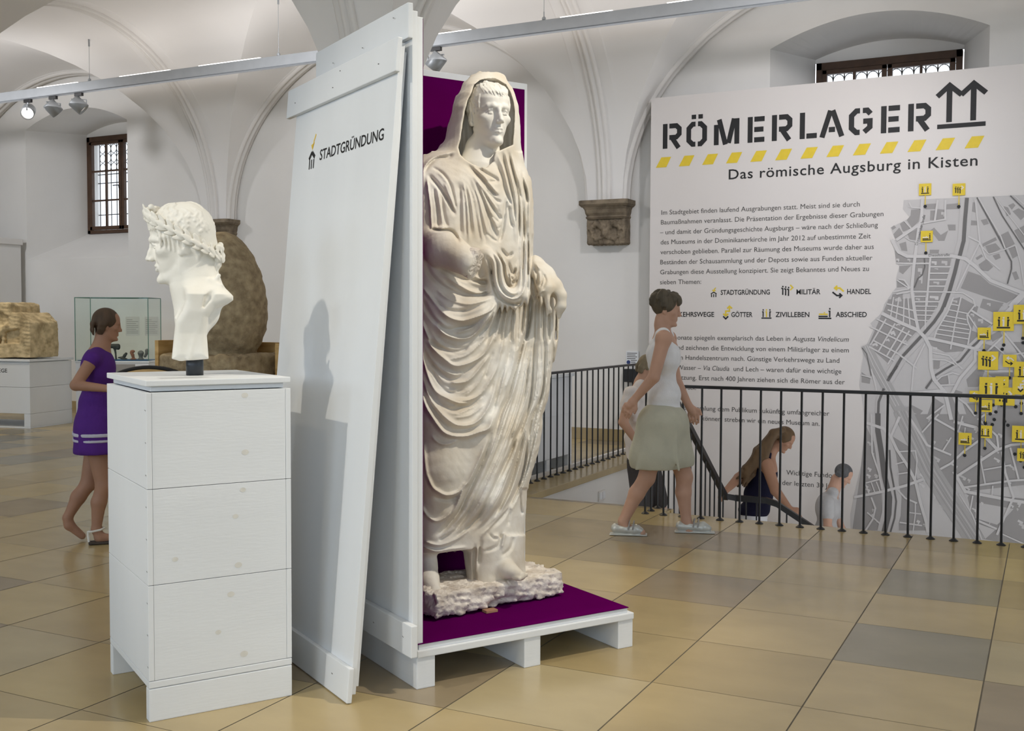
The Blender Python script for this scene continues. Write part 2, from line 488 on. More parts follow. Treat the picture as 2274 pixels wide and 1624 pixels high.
# brown casement windows with iron grilles outside
for wi, cx in enumerate(RECESS):
    nm = 'window_%d' % (wi + 1)
    root = bpy.data.objects.new(nm, None); COL.objects.link(root); root.location = (cx, WALL_Y + 1.0, 2.95)
    struct(root, 'brown wooden casement window in the %s wall recess' % ('left' if wi == 0 else 'right'))
    bm = bmesh.new()
    W, Hh = .82, 1.66
    for lo, hi in (((-W, -.03, 0), (-W + .07, .05, Hh)), ((W - .07, -.03, 0), (W, .05, Hh)), ((-W, -.03, 0), (W, .05, .06)), ((-W, -.03, Hh - .09), (W, .05, Hh))): bbox(bm, lo, hi, .006)
    finish('window_frame', bm, M['brownwood'], root)
    for s in (-1, 1):
        bm = bmesh.new()
        a, b = (-W + .075, -.005) if s < 0 else (.005, W - .075)
        z0, z1 = .065, Hh - .095
        for lo, hi in (((a, -.045, z0), (a + .055, .02, z1)), ((b - .055, -.045, z0), (b, .02, z1)), ((a, -.045, z0), (b, .02, z0 + .06)), ((a, -.045, z1 - .05), (b, .02, z1))): bbox(bm, lo, hi, .005)
        m = (a + b) / 2
        bbox(bm, (m - .015, -.03, z0), (m + .015, .01, z1), .003)
        for k in (1, 2):
            z = z0 + (z1 - z0) * k / 3
            bbox(bm, (a, -.03, z - .014), (b, .01, z + .014), .003)
        sash = finish('sash', bm, M['brownwood'], root)
        bm = bmesh.new(); bbox(bm, (a + .02, -.012, z0 + .02), (b - .02, -.008, z1 - .02))
        finish('pane', bm, M['paneglass'], sash)
        bm = bmesh.new(); tube(bm, [(-s * -.03 if s < 0 else .03, -.06, .75), (s * .03, -.075, .80), (s * .16, -.075, .80)], .009)
        if s < 0: finish('handle', bm, M['black'], sash)
        else: bm.free()
    bm = bmesh.new()
    for k in range(13): 
        x = -.8 + 1.6 * k / 12; tube(bm, [(x, .24, -.05), (x, .24, Hh)], .008, 6)
    for z in (.35, .9, 1.05): tube(bm, [(-.84, .24, z), (.84, .24, z)], .009, 6)
    for k in range(12):
        x = -.8 + 1.6 * (k + .5) / 12
        for j in range(3):
            c = 1.17 + .16 * j; tube(bm, [(x + .066 * math.cos(t), .24, c + .075 * math.sin(t)) for t in [2 * math.pi * q / 12 for q in range(13)]], .006, 5)
    finish('grille', bm, M['black'], root)

# groin-vaulted ceiling with transverse and wall ribs
ZS, RV, AX, PADX = 2.95, 2.47, 2.86, .225
def ell(t): return math.sqrt(max(0, 1 - t * t))
bm = bmesh.new()
n = 28
th = [math.pi / 2 * (2 * i / n - 1) for i in range(n + 1)]
def grid(Xf, Yf, Zf):
    g = [[bm.verts.new((Xf(i), Yf(j), Zf(i, j))) for j in range(n + 1)] for i in range(n + 1)]
    for i in range(n):
        for j in range(n):
            q = (g[i][j], g[i + 1][j], g[i + 1][j + 1], g[i][j + 1])
            if (i < n / 2) == (j < n / 2): bm.faces.new((q[0], q[1], q[2])); bm.faces.new((q[0], q[2], q[3]))
            else: bm.faces.new((q[0], q[1], q[3])); bm.faces.new((q[1], q[2], q[3]))
for k in range(-3, 2):
    cx = CX0 + (k + .5) * BAY
    for ya, yb in ((7.24, 12.43), (2.05, 7.24), (-3.14, 2.05), (-8.33, -3.14)):
        cy = (ya + yb) / 2; BX = (yb - ya) / 2 - .2
        grid(lambda i: cx + AX * math.sin(th[i]), lambda j: cy + BX * math.sin(th[j]),
             lambda i, j: ZS + RV * max(math.cos(th[i]), math.cos(th[j])) + .12 * math.cos(th[i]) * math.cos(th[j]))
        for s in (-1, 1):     # transverse arch soffits and wall strips
            for i in range(n):
                p, q = th[i], th[i + 1]
                x0 = cx + s * AX
                poly(bm, [(x0, cy + BX * math.sin(p), ZS + RV * math.cos(p)), (x0, cy + BX * math.sin(q), ZS + RV * math.cos(q)),
                          (x0 + s * PADX, cy + BX * math.sin(q), ZS + RV * math.cos(q)), (x0 + s * PADX, cy + BX * math.sin(p), ZS + RV * math.cos(p))])
                y0 = cy + s * BX
                poly(bm, [(cx + AX * math.sin(p), y0, ZS + RV * math.cos(p)), (cx + AX * math.sin(q), y0, ZS + RV * math.cos(q)),
                          (cx + AX * math.sin(q), y0 + s * .2, ZS + RV * math.cos(q)), (cx + AX * math.sin(p), y0 + s * .2, ZS + RV * math.cos(p))])
            for s2 in (-1, 1):
                xa, xb = sorted((cx + s * AX, cx + s * (AX + PADX))); yc, yd = sorted((cy + s2 * BX, cy + s2 * (BX + .2)))
                poly(bm, [(xa, yc, ZS), (xb, yc, ZS), (xb, yd, ZS), (xa, yd, ZS)])
ceil = struct(finish('ceiling', bm, M['plaster_cool'], recalc=False), 'white groin-vaulted ceiling')
me = ceil.data
b2 = bmesh.new(); b2.from_mesh(me)
bmesh.ops.remove_doubles(b2, verts=b2.verts, dist=.0015)
bmesh.ops.recalc_face_normals(b2, faces=b2.faces)
for f in b2.faces: f.smooth = True
for e in b2.edges:
    if len(e.link_faces) == 2 and e.calc_face_angle(0) > .14: e.smooth = False
b2.to_mesh(me); b2.free()

def rib(name, path, side, w, d):
    # stucco moulding: two rolls and a fillet swept along an arch
    prof = [(-w, 0), (-w, d * .55), (-w * .72, d * .8), (-w * .45, d * .55), (-w * .3, d * .5), (-w * .22, d), (w * .22, d), (w * .3, d * .5), (w * .45, d * .55), (w * .72, d * .8), (w, d * .55), (w, 0)]
    bm = bmesh.new(); rings = []
    for i, p in enumerate(path):
        t = (path[min(i + 1, len(path) - 1)] - path[max(i - 1, 0)]).normalized()
        nrm = t.cross(side).normalized()
        if nrm.z > 0 or (abs(nrm.z) < 1e-3 and False): nrm = -nrm
        rings.append([bm.verts.new(p + side * a + nrm * b) for a, b in prof])
    for A, B in zip(rings, rings[1:]):
        for k in range(len(prof) - 1): bm.faces.new((A[k], A[k + 1], B[k + 1], B[k]))
    o = finish(name, bm, M['stucco'])
    for p_ in o.data.polygons: p_.use_smooth = True
    return struct(o)
tn = 0
ang = [math.pi * i / 48 for i in range(49)]
for k in range(-2, 2):
    x = CX0 + k * BAY
    for ya, yb in ((7.24, 12.43), (2.05, 7.24)):
        cy = (ya + yb) / 2; BX = (yb - ya) / 2 - .2; tn += 1
        rib('trim_%d' % tn, [Vector((x, cy + BX * math.cos(a), ZS + RV * math.sin(a))) for a in ang], Vector((1, 0, 0)), .085, .055)
for k in range(-3, 2):
    cx = CX0 + (k + .5) * BAY; tn += 1
    rib('trim_%d' % tn, [Vector((cx + AX * math.cos(a), WALL_Y - .10, ZS + RV * math.sin(a))) for a in ang], Vector((0, 1, 0)), .09, .06)
    tn += 1
    rib('trim_%d' % tn, [Vector((cx + AX * math.cos(a), 7.24, ZS + RV * math.sin(a))) for a in ang], Vector((0, 1, 0)), .085, .055)

# round columns between the bays
for k in (-1, 0, 1):
    x = CX0 + k * BAY
    bm = bmesh.new()
    lathe(bm, [(.36, 0), (.36, .16), (.30, .22), (.25, .27), (.235, 2.62), (.29, 2.66), (.29, 2.72), (.25, 2.74), (.32, 2.86), (.34, 2.95)], 40, (x, 7.24))
    o = finish('column', bm, M['plaster']); struct(o)
    for p_ in o.data.polygons: p_.use_smooth = True

# dark carved corbels under the vault springings
def corbel(x, label):
    o = thing('wall_corbel', label, 'corbel', (x, WALL_Y, 2.40), 0, 'stone corbels on the window wall')
    bm = bmesh.new()
    prof = [(.32, .30, .55), (.32, .30, .50), (.30, .27, .475), (.285, .26, .47), (.27, .235, .44), (.265, .225, .40), (.255, .20, .37), (.265, .215, .35), (.25, .19, .325)]
    ring = []
    for hw, d, z in prof: ring.append([bm.verts.new(p) for p in ((-hw, 0, z), (-hw, -d + .04, z), (-hw + .04, -d, z), (hw - .04, -d, z), (hw, -d + .04, z), (hw, 0, z))])
    for A, B in zip(ring, ring[1:]):
        for q in range(6): bm.faces.new((A[q], A[(q + 1) % 6], B[(q + 1) % 6], B[q]))
    bm.faces.new(ring[0]); bm.faces.new(ring[-1][::-1])
    finish('moulded_cap', bm, M['darkstone'], o)
    v = Vox((-.30, -.24, -.03), (.30, .03, .36), .008)
    v.block((-.255, -.17, .02), (.255, .02, .335), .0, .02)
    v.ball((0, -.17, .16), (.055, .06, .075), .02)
    v.ball((0, -.215, .15), (.014, .02, .025), .01)
    for s in (-1, 1):
        v.ball((s * .02, -.222, .175), .012, .006, mode='sub')
        v.chain([(s * .04, -.17, .22), (s * .12, -.19, .27), (s * .19, -.18, .21), (s * .16, -.18, .14)], [.03, .03, .025, .012], .02)
        v.chain([(s * .05, -.17, .10), (s * .12, -.18, .08), (s * .17, -.18, .12)], [.02, .02, .01], .02)
    v.noise(.006, .05, 3)
    link('carved_body', v.mesh('carved_body'), M['darkstone'], o)
corbel(CX0, 'dark carved stone corbel on the white wall between the statue crate and the printed board')
corbel(CX0 - BAY, 'dark stone corbel seen behind the laurel-wreathed bust and the egg-shaped stone')

# stairwell: walls, steps, landing
bm = bmesh.new()
quad((-3.95, 7.9, -3.4), (-3.95, 12.2, -3.4), (-3.95, 12.2, -.05), (-3.95, 7.9, -.05))
struct(finish('wall_stairwell_left', bm, M['plaster']))
bm = bmesh.new()
quad((-2.67, 7.975, -3.4), (4.5, 7.975, -3.4), (4.5, 7.975, -.05), (-2.67, 7.975, -.05))
quad((-2.67, 7.975, -3.4), (-2.67, 10.05, -3.4), (-2.67, 10.05, -.9), (-2.67, 7.975, .0))
struct(finish('wall_stairwell_front', bm, M['plaster']))
bm = bmesh.new()
quad((-3.95, 12.16, -3.4), (4.5, 12.16, -3.4), (4.5, 12.16, 0), (-3.95, 12.16, 0))
struct(finish('wall_stairwell_back', bm, M['plaster']))
bm = bmesh.new()
for xa, xb, ya, yb in ((-3.97, -2.65, 8.10, 8.155), (-2.72, 4.5, 7.92, 7.978), (-2.72, -2.66, 7.92, 8.155)): bbox(bm, (xa, ya, -.05), (xb, yb, -.0005), .004)
struct(finish('trim_20', bm, TILES[1]), 'stone nosing of the stairwell edge')
bm = bmesh.new()
bbox(bm, (-4.30, 8.16, -.05), (-3.92, 12.06, .012), .006)
struct(finish('trim_21', bm, TILES[1]), 'stone kerb under the left railing')
bm = bmesh.new(); bbox(bm, (-4.31, 8.16, 0), (-4.27, 12.06, .045), .004)
struct(finish('trim_22', bm, M['stucco']), 'thin white edge strip behind the left railing')
bm = bmesh.new()
for i in range(6): bbox(bm, (-3.95, 8.15 + .29 * i, -3.0), (-2.68, 8.15 + .29 * (i + 1), -.175 * (i + 1)), 0)
bbox(bm, (-3.95, 9.89, -3.0), (-2.36, 12.05, -1.05), 0)
for i in range(11): bbox(bm, (-2.36 + .29 * i, 10.0, -3.4), (-2.36 + .29 * (i + 1), 12.05, -1.05 - .17 * (i + 1)), 0)
struct(finish('floor_stairs', bm, TILES[1]), 'stone stairs turning down to the right')
# ================================================================= STATUE CRATE, DOOR BOARD, BUST PEDESTAL
AX_U = 1.025                                  # direction of the row of crates
FL = Vector((-2.262, 3.66, 0))
Uv = Vector((math.cos(AX_U), math.sin(AX_U), 0)); Vv = Vector((-math.sin(AX_U), math.cos(AX_U), 0))
WW, WA = M['whitewood'], M['whitewood_along']

def marks(name, pts, axis, off, parent, mat=None):
    # small staple and nail marks on painted boards; axis = which local coordinate is constant
    for a, b in pts:
        bm = bmesh.new(); r = .006
        P = {'u': lambda i, j: (off, a + i, b + j), 'v': lambda i, j: (a + i, off, b + j)}[axis]
        poly(bm, [P(-r, -.002), P(r, .001), P(r, .004), P(-r, .001)])
        finish(name, bm, mat or M['inkgrey'], parent)

# --- open transport crate on a pallet
cr = thing('transport_crate', 'tall open white wooden crate lined with purple, holding the draped statue', 'crate', FL, AX_U)
for a in (0, .517, 1.025):
    box('pallet_runner', (a, 0, 0), (a + .084, .93, .130), WA, cr, .004)
box('pallet_deck', (0, -.008, .130), (1.109, .93, .160), WA, cr, .004)
box('floor_panel', (.012, .006, .160), (1.081, .93, .183), WA, cr, .002)
box('purple_floor', (.006, .000, .183), (1.084, .90, .1865), M['purple'], cr, 0)
p = box('side_panel', (.004, .004, .186), (.030, .93, 2.694), WW, cr, .003)
box('purple_lining', (.030, .006, .187), (.0325, .90, 2.69), M['purple'], p, 0)
box('outer_panel', (-.022, -.004, .155), (.003, .93, 2.712), WW, cr, .003)
box('top_batten', (-.046, -.016, 2.600), (-.023, .94, 2.737), WW, cr, .004)
box('base_batten', (-.052, -.052, .150), (-.023, .95, .279), WW, cr, .004)
p = box('back_panel', (.0335, .875, .187), (1.085, .90, 2.716), WW, cr, .003)
box('purple_lining', (.0335, .871, .187), (1.066, .8745, 2.684), M['purple'], p, 0)
box('back_rail', (-.022, .905, 2.60), (1.09, .93, 2.72), WW, cr, .003)
marks('nail_mark', [(.10, 2.70), (.40, 2.645), (.72, 2.645), (.02, .22), (.30, .21)], 'u', -.0525, cr)

# --- loose door board leaning on the crate
UB, UT, ZT = -.31, -.088, 2.60
lean = math.atan2(UT - UB, ZT)
L = ZT / math.cos(lean)
dr = thing('crate_door', 'white door board with yellow and black emblem leaning against the statue crate', 'door board', FL + Uv * UB, AX_U)
tilt = bpy.data.objects.new('door_panel', None)
bpy.data.objects.remove(tilt)
RT = Matrix.Rotation(lean, 4, 'Y')            # leans towards +u
def dbox(name, lo, hi, mat, parent, bev=.003):
    bm = bmesh.new(); bbox(bm, lo, hi, bev, RT); return finish(name, bm, mat, parent)
panel = dbox('door_panel', (.022, .012, .03), (.046, 1.11, L - .012), WW, dr)
dbox('inner_frame', (.047, .03, .055), (.064, 1.09, L - .04), WW, dr)
dbox('top_batten', (0, -.012, L - .135), (.0215, 1.19, L), WW, dr, .004)
dbox('bottom_batten', (0, -.010, 0.004), (.0215, 1.19, .140), WW, dr, .004)
def dpt(v, z, off=.0215): return RT @ Vector((off, v, z))
def dstroke(bm, pts, wd, off=.0212):
    # flat painted stroke in the plane of the door (v to the left, z along the board)
    q = [Vector((a, b)) for a, b in pts]
    for i in range(len(q) - 1):
        d = (q[i + 1] - q[i]).normalized(); nn = Vector((-d.y, d.x)) * wd / 2
        poly(bm, [dpt(*(q[i] + nn), off), dpt(*(q[i] - nn), off), dpt(*(q[i + 1] - nn), off), dpt(*(q[i + 1] + nn), off)])
bm = bmesh.new()
zl = 2.197
dstroke(bm, [(.898, zl + .046), (.866, zl + .077), (.828, zl + .050)], .019)
for a in (.889, .864, .838): dstroke(bm, [(a, zl), (a, zl + .043)], .011)
finish('emblem_temple', bm, M['ink'], panel)
bm = bmesh.new()
dstroke(bm, [(.832, zl + .156), (.852, zl + .128)], .010)
dstroke(bm, [(.852, zl + .132), (.856, zl + .106)], .010)
dstroke(bm, [(.856, zl + .110), (.864, zl + .095)], .011)
poly(bm, [dpt(.884, zl + .112, .0212), dpt(.842, zl + .120, .0212), dpt(.866, zl + .086, .0212)])
finish('emblem_arrow', bm, M['dooryellow'], panel)

def text_mesh(s, bold=0.0, shear=0.0, spacing=1.0):
    cu = bpy.data.curves.new('lettering', 'FONT')
    cu.body = s; cu.size = 1; cu.offset = bold; cu.shear = shear; cu.space_character = spacing
    cu.resolution_u = 3; cu.fill_mode = 'FRONT'
    o = bpy.data.objects.new('lettering', cu); COL.objects.link(o)
    dg = bpy.context.evaluated_depsgraph_get(); dg.update()
    me = bpy.data.meshes.new_from_object(o.evaluated_get(dg))
    bpy.data.objects.remove(o); bpy.data.curves.remove(cu)
    me.materials.clear()
    n = len(me.vertices); co = np.zeros(n * 3, np.float32); me.vertices.foreach_get('co', co)
    return me, co.reshape(-1, 3)
def put_text(name, s, origin, ax, up, width, cap, mat, parent=None, bold=0.0, shear=0.0, cap_unit=.70, spacing=1.0):
    # sets a line of lettering: starts at origin, runs along ax for width, capitals cap high along up
    me, co = text_mesh(s, bold, shear, spacing)
    x0, x1 = co[:, 0].min(), co[:, 0].max()
    o_, a_, u_ = (np.array(v, np.float32) for v in (origin, ax, up))
    k = width / (x1 - x0)
    new = o_ + (co[:, :1] - x0) * k * a_ + co[:, 1:2] * (cap / cap_unit) * u_
    me.vertices.foreach_set('co', new.astype(np.float32).ravel()); me.update()
    return link(name, me, mat, parent)
dup_ = RT @ Vector((0, 0, 1))
put_text('lettering', 'STADTGRÜNDUNG', dpt(.768, 2.213 / math.cos(lean) + .004, .0212), Vector((0, -1, 0)), dup_, .672, .047, M['ink'], panel, bold=.014)
for a, b in ((1.08, 2.53), (.62, 2.52), (.15, 2.53), (.55, 2.58), (.15, .075), (.80, .08)):
    bm = bmesh.new()
    poly(bm, [dpt(a - .006, b, -.0005), dpt(a + .006, b + .002, -.0005), dpt(a + .006, b + .006, -.0005), dpt(a - .006, b + .004, -.0005)])
    finish('nail_mark', bm, M['inkgrey'], dr)

# --- bust pedestal: three stacked box frames on two runners, with a lid
PD = FL + Uv * -1.006 + Vv * .201
W_, D_ = .5537, .675
pd = thing('bust_pedestal', 'white wooden box pedestal under the laurel-wreathed bust', 'pedestal', PD, AX_U)
box('runner', (0, 0, 0), (W_, .048, .124), WA, pd, .004)
box('runner', (0, D_ - .048, 0), (W_, D_, .124), WA, pd, .004)
box('base_plate', (0, 0, .126), (W_, D_, .152), WA, pd, .003)
for k in range(3):
    z0, z1 = .154 + .358 * k, .154 + .358 * (k + 1) - .002
    t = .021
    fr = box('box_frame', (t, .0015, z0), (W_ - t, t, z1), WA, pd, .0015)
    box('end_board', (0, 0, z0), (t - .0008, D_, z1), WW, fr, .002)
    box('end_board', (W_ - t + .0008, 0, z0), (W_, D_, z1), WW, fr, .002)
    box('back_board', (t, D_ - t, z0), (W_ - t, D_ - .001, z1), WA, fr, .0015)
    pts = [(.09, z0 + .06), (.34, z0 + .045), (.60, z0 + .065)]
    marks('staple_mark', [(.012, z0 + .05), (.012, z0 + .17), (.012, z0 + .29)], 'u', -.0008, fr)
box('lid_rim', (.022, .022, 1.229), (W_ - .022, D_ - .022, 1.249), WW, pd, .002)
box('lid', (0, 0, 1.249), (W_, D_, 1.271), WW, pd, .003)
knot = pmat('pale_knot', (.70, .69, .645), .6, .06, 30)
for a, b, r in ((.37, 1.205, .010), (.37, .985, .011), (.36, .84, .009), (.10, .60, .009), (.34, .55, .011), (.31, .44, .011), (.26, .30, .009), (.36, .20, .012), (.33, .74, .009)):
    bm = bmesh.new()
    poly(bm, [(a + r * 1.3 * math.cos(t), .0008, b + r * math.sin(t)) for t in [2 * math.pi * k / 14 for k in range(14)]])
    finish('wood_knot', bm, knot, pd)
bm = bmesh.new()
for i in range(5):
    poly(bm, [(.08 , .10 + .017 * i, 1.2714), (.08 + .20 * (1 - .08 * (i % 3)), .10 + .017 * i, 1.2714), (.08 + .20 * (1 - .08 * (i % 3)), .1045 + .017 * i, 1.2714), (.08, .1045 + .017 * i, 1.2714)])
finish('printed_caption', bm, pmat('pale_grey_ink', (.50, .50, .50), .6, .3, 60), pd)
# ================================================================= PRINTED BOARD BEHIND THE STAIRWELL
BY = 12.10
bd = thing('information_board', 'large printed exhibition board with title, text and grey city map behind the stair railing', 'information board', (0, BY, 0))
box('board_panel', (-4.256, 0, -2.3), (2.6, .03, 4.098), M['banner'], bd, .002)
XA, ZA = Vector((1, 0, 0)), Vector((0, 0, 1))
LK = [0]
def bp(x, z, l=1): return (x, -.001 * l - .000006 * (LK[0] % 140), z)
def sstroke(bm, pts, wd, l=2, mi=0, closed=False):
    # flat stroke with mitred corners in the plane of the board
    q = [Vector(p) for p in pts]; n = len(q); A = []; B = []
    for i in range(n):
        d0 = (q[i] - q[i - 1]).normalized() if i else (q[1] - q[0]).normalized()
        d1 = (q[i + 1] - q[i]).normalized() if i < n - 1 else d0
        m = d0 + d1
        m = m.normalized() if m.length > .2 else d0
        nn = Vector((-m.y, m.x)); k = min(2.0, 1 / max(.3, nn.dot(Vector((-d0.y, d0.x)))))
        A.append(q[i] + nn * wd / 2 * k); B.append(q[i] - nn * wd / 2 * k)
    LK[0] += 1
    for i in range(n - 1):
        f = poly(bm, [bp(*A[i], l), bp(*B[i], l), bp(*B[i + 1], l), bp(*A[i + 1], l)]); f.material_index = mi
def spoly(bm, pts, l=2, mi=0):
    LK[0] += 1
    f = poly(bm, [bp(a, b, l) for a, b in pts]); f.material_index = mi; return f

# stencil title: strokes inside a unit cell (width w, height 1)
def cell(w, strokes): return w, strokes
ST = .2
GL = {
 'R': (.78, [[(.1, 0), (.1, 1)], [(.27, .9), (.56, .9), (.68, .78), (.68, .56), (.56, .44), (.27, .44)], [(.40, .40), (.66, 0)]]),
 'O': (.86, [[(.38, .9), (.26, .9), (.1, .74), (.1, .26), (.26, .1), (.38, .1)], [(.48, .9), (.60, .9), (.76, .74), (.76, .26), (.60, .1), (.48, .1)]]),
 'M': (1.0, [[(.09, 0), (.09, .80)], [(.20, 1.0), (.46, .0)], [(.80, 1.0), (.58, .05)], [(.91, 0), (.91, 1)]]),
 'E': (.66, [[(.1, 0), (.1, 1)], [(.26, .9), (.66, .9)], [(.26, .5), (.62, .5)], [(.26, .1), (.66, .1)]]),
 'L': (.66, [[(.1, 0), (.1, 1)], [(.26, .1), (.66, .1)]]),
 'A': (.96, [[(.10, 0), (.42, 1)], [(.86, 0), (.50, 1)], [(.36, .28), (.60, .28)]]),
 'G': (.86, [[(.40, .9), (.27, .9), (.1, .73), (.1, .27), (.27, .1), (.40, .1)], [(.50, .9), (.66, .9), (.78, .76)], [(.52, .50), (.76, .50), (.76, .27), (.56, .10)]]),
}
LET = [('R', -4.109, -3.879), ('O', -3.823, -3.578), ('M', -3.495, -3.205), ('E', -3.109, -2.918), ('R', -2.837, -2.609), ('L', -2.529, -2.343), ('A', -2.316, -2.05), ('G', -2.007, -1.758), ('E', -1.675, -1.483), ('R', -1.402, -1.173)]
Z0, Z1 = 3.499, 3.786
for ch, xa, xb in LET:
    wd, st = GL[ch]
    bm = bmesh.new()
    for s_ in st:
        sstroke(bm, [(xa + p[0] / wd * (xb - xa), Z0 + p[1] * (Z1 - Z0)) for p in s_], .056)
    finish('title_letter', bm, M['ink'], bd, recalc=False)
for a in (-3.762, -3.682):
    bm = bmesh.new(); spoly(bm, [(a, 3.815), (a + .053, 3.815), (a + .053, 3.865), (a, 3.865)]); finish('letter_dot', bm, M['ink'], bd, recalc=False)
bm = bmesh.new()
for xc in (-.998, -.767):
    sstroke(bm, [(xc, 3.566), (xc, 3.93)], .055)
    sstroke(bm, [(xc - .118, 3.838), (xc, 3.945), (xc + .118, 3.838)], .052, 3)
sstroke(bm, [(-1.112, 3.525), (-.648, 3.525)], .046)
finish('arrow_emblem', bm, M['ink'], bd, recalc=False)
for i in range(13):
    x = -4.190 + .2789 * i
    bm = bmesh.new(); spoly(bm, [(x, 3.284), (x + .128, 3.284), (x + .187, 3.402), (x + .067, 3.402)])
    finish('hazard_stripe', bm, M['inkyellow'], bd, recalc=False)
WORDS = []
def line(name, s, xa, xb, z, cap, mat='inkgrey', bold=0.0, shear=0.0, spacing=1.0):
    o = put_text(name, s, (xa, -.0020, z), XA, ZA, xb - xa, cap, M[mat], None, bold, shear, spacing=spacing)
    if ' ' not in s:
        o.parent = bd; return
    # one part per word
    me = o.data; gap = cap * (.20 if name == 'text_line' else .24)
    fs = sorted((min(me.vertices[i].co.x for i in f.vertices), max(me.vertices[i].co.x for i in f.vertices), f.index) for f in me.polygons)
    groups = []; end = -1e9
    for a, b, i in fs:
        if a > end + gap: groups.append([])
        groups[-1].append(i); end = max(end, b)
    for g in groups:
        idx = sorted({v for i in g for v in me.polygons[i].vertices}); mp_ = {v: k for k, v in enumerate(idx)}
        m2 = bpy.data.meshes.new('word'); m2.from_pydata([me.vertices[v].co[:] for v in idx], [], [[mp_[v] for v in me.polygons[i].vertices] for i in g])
        if name == 'text_line': WORDS.append(m2)
        else: link('subtitle_word', m2, M[mat], bd)
    bpy.data.objects.remove(o); bpy.data.meshes.remove(me)
line('subtitle', 'Das römische Augsburg in Kisten', -3.319, -.716, 3.102,   .113, 'ink', .009, spacing=1.08)
for s_, xa, xb, z in (
    ('Im Stadtgebiet finden laufend Ausgrabungen statt. Meist sind sie durch', -4.117, -1.877, 2.733),
    ('Baumaßnahmen veranlasst. Die Präsentation der Ergebnisse dieser Grabungen', -4.121, -1.631, 2.619),
    ('– und damit der Gründungsgeschichte Augsburgs – wäre nach der Schließung', -4.131, -1.686, 2.503),
    ('des Museums in der Dominikanerkirche im Jahr 2012 auf unbestimmte Zeit', -4.122, -1.757, 2.387),
    ('verschoben geblieben. Parallel zur Räumung des Museums wurde daher aus', -4.124, -1.724, 2.271),
    ('Beständen der Schausammlung und der Depots sowie aus Funden aktueller', -4.124, -1.736, 2.153),
    ('Grabungen diese Ausstellung konzipiert. Sie zeigt Bekanntes und Neues zu', -4.124, -1.770, 2.036),
    ('sieben Themen:', -4.125, -3.628, 1.919),
    ('Exponate spiegeln exemplarisch das Leben in', -4.020, -2.600, 1.271),
    ('und zeichnen die Entwicklung von einem Militärlager zu einem', -3.942, -1.965, 1.153),
    ('en Handelszentrum nach. Günstige Verkehrswege zu Land', -3.906, -2.063, 1.038),
    ('Wasser –', -3.905, -3.620, .920), ('und Lech – waren dafür eine wichtige', -3.235, -2.04, .920),
    ('setzung. Erst nach 400 Jahren ziehen sich die Römer aus der', -3.921, -2.002, .804),
    ('rück.', -3.800, -3.673, .690),
    ('ere Sammlung dem Publikum zukünftig umfangreicher', -3.893, -2.161, .452),
    ('en zu können, streben wir ein neues Museum an.', -3.793, -2.264, .336),
    ('Wichtige Fundorte', -2.62, -2.027, -.230), ('der letzten 30 Jahre', -2.664, -2.025, -.348)):
    line('text_line', s_, xa, xb, z, .054)
line('text_line', 'Augusta Vindelicum', -2.575, -1.967, 1.271, .054, shear=.22)
line('text_line', 'Via Claudia', -3.588, -3.285, .920, .054, shear=.22)
WORDS.sort(key=lambda m: -(max(v.co.x for v in m.vertices) - min(v.co.x for v in m.vertices)))
for m2 in WORDS[:95]: link('word', m2, M['inkgrey'], bd)
vv_, ff_ = [], []
for m2 in WORDS[95:]:
    n0 = len(vv_); vv_ += [v.co[:] for v in m2.vertices]; ff_ += [[n0 + i for i in f.vertices] for f in m2.polygons]
m2 = bpy.data.meshes.new('short_words'); m2.from_pydata(vv_, [], ff_)
link('short_words', m2, M['inkgrey'], bd)['kind'] = 'stuff'
for s_, xa, xb, z in (('STADTGRÜNDUNG', -3.396, -2.833, 1.791), ('MILITÄR', -2.538, -2.277, 1.790), ('HANDEL', -1.994, -1.744, 1.789), ('VERKEHRSWEGE', -4.022, -3.47, 1.540),
                      ('GÖTTER', -3.269, -3.026, 1.538), ('ZIVILLEBEN', -2.766, -2.393, 1.539), ('ABSCHIED', -2.11, -1.784, 1.540)):
    line('theme_name', s_, xa, xb, z, .055, 'ink', .016)

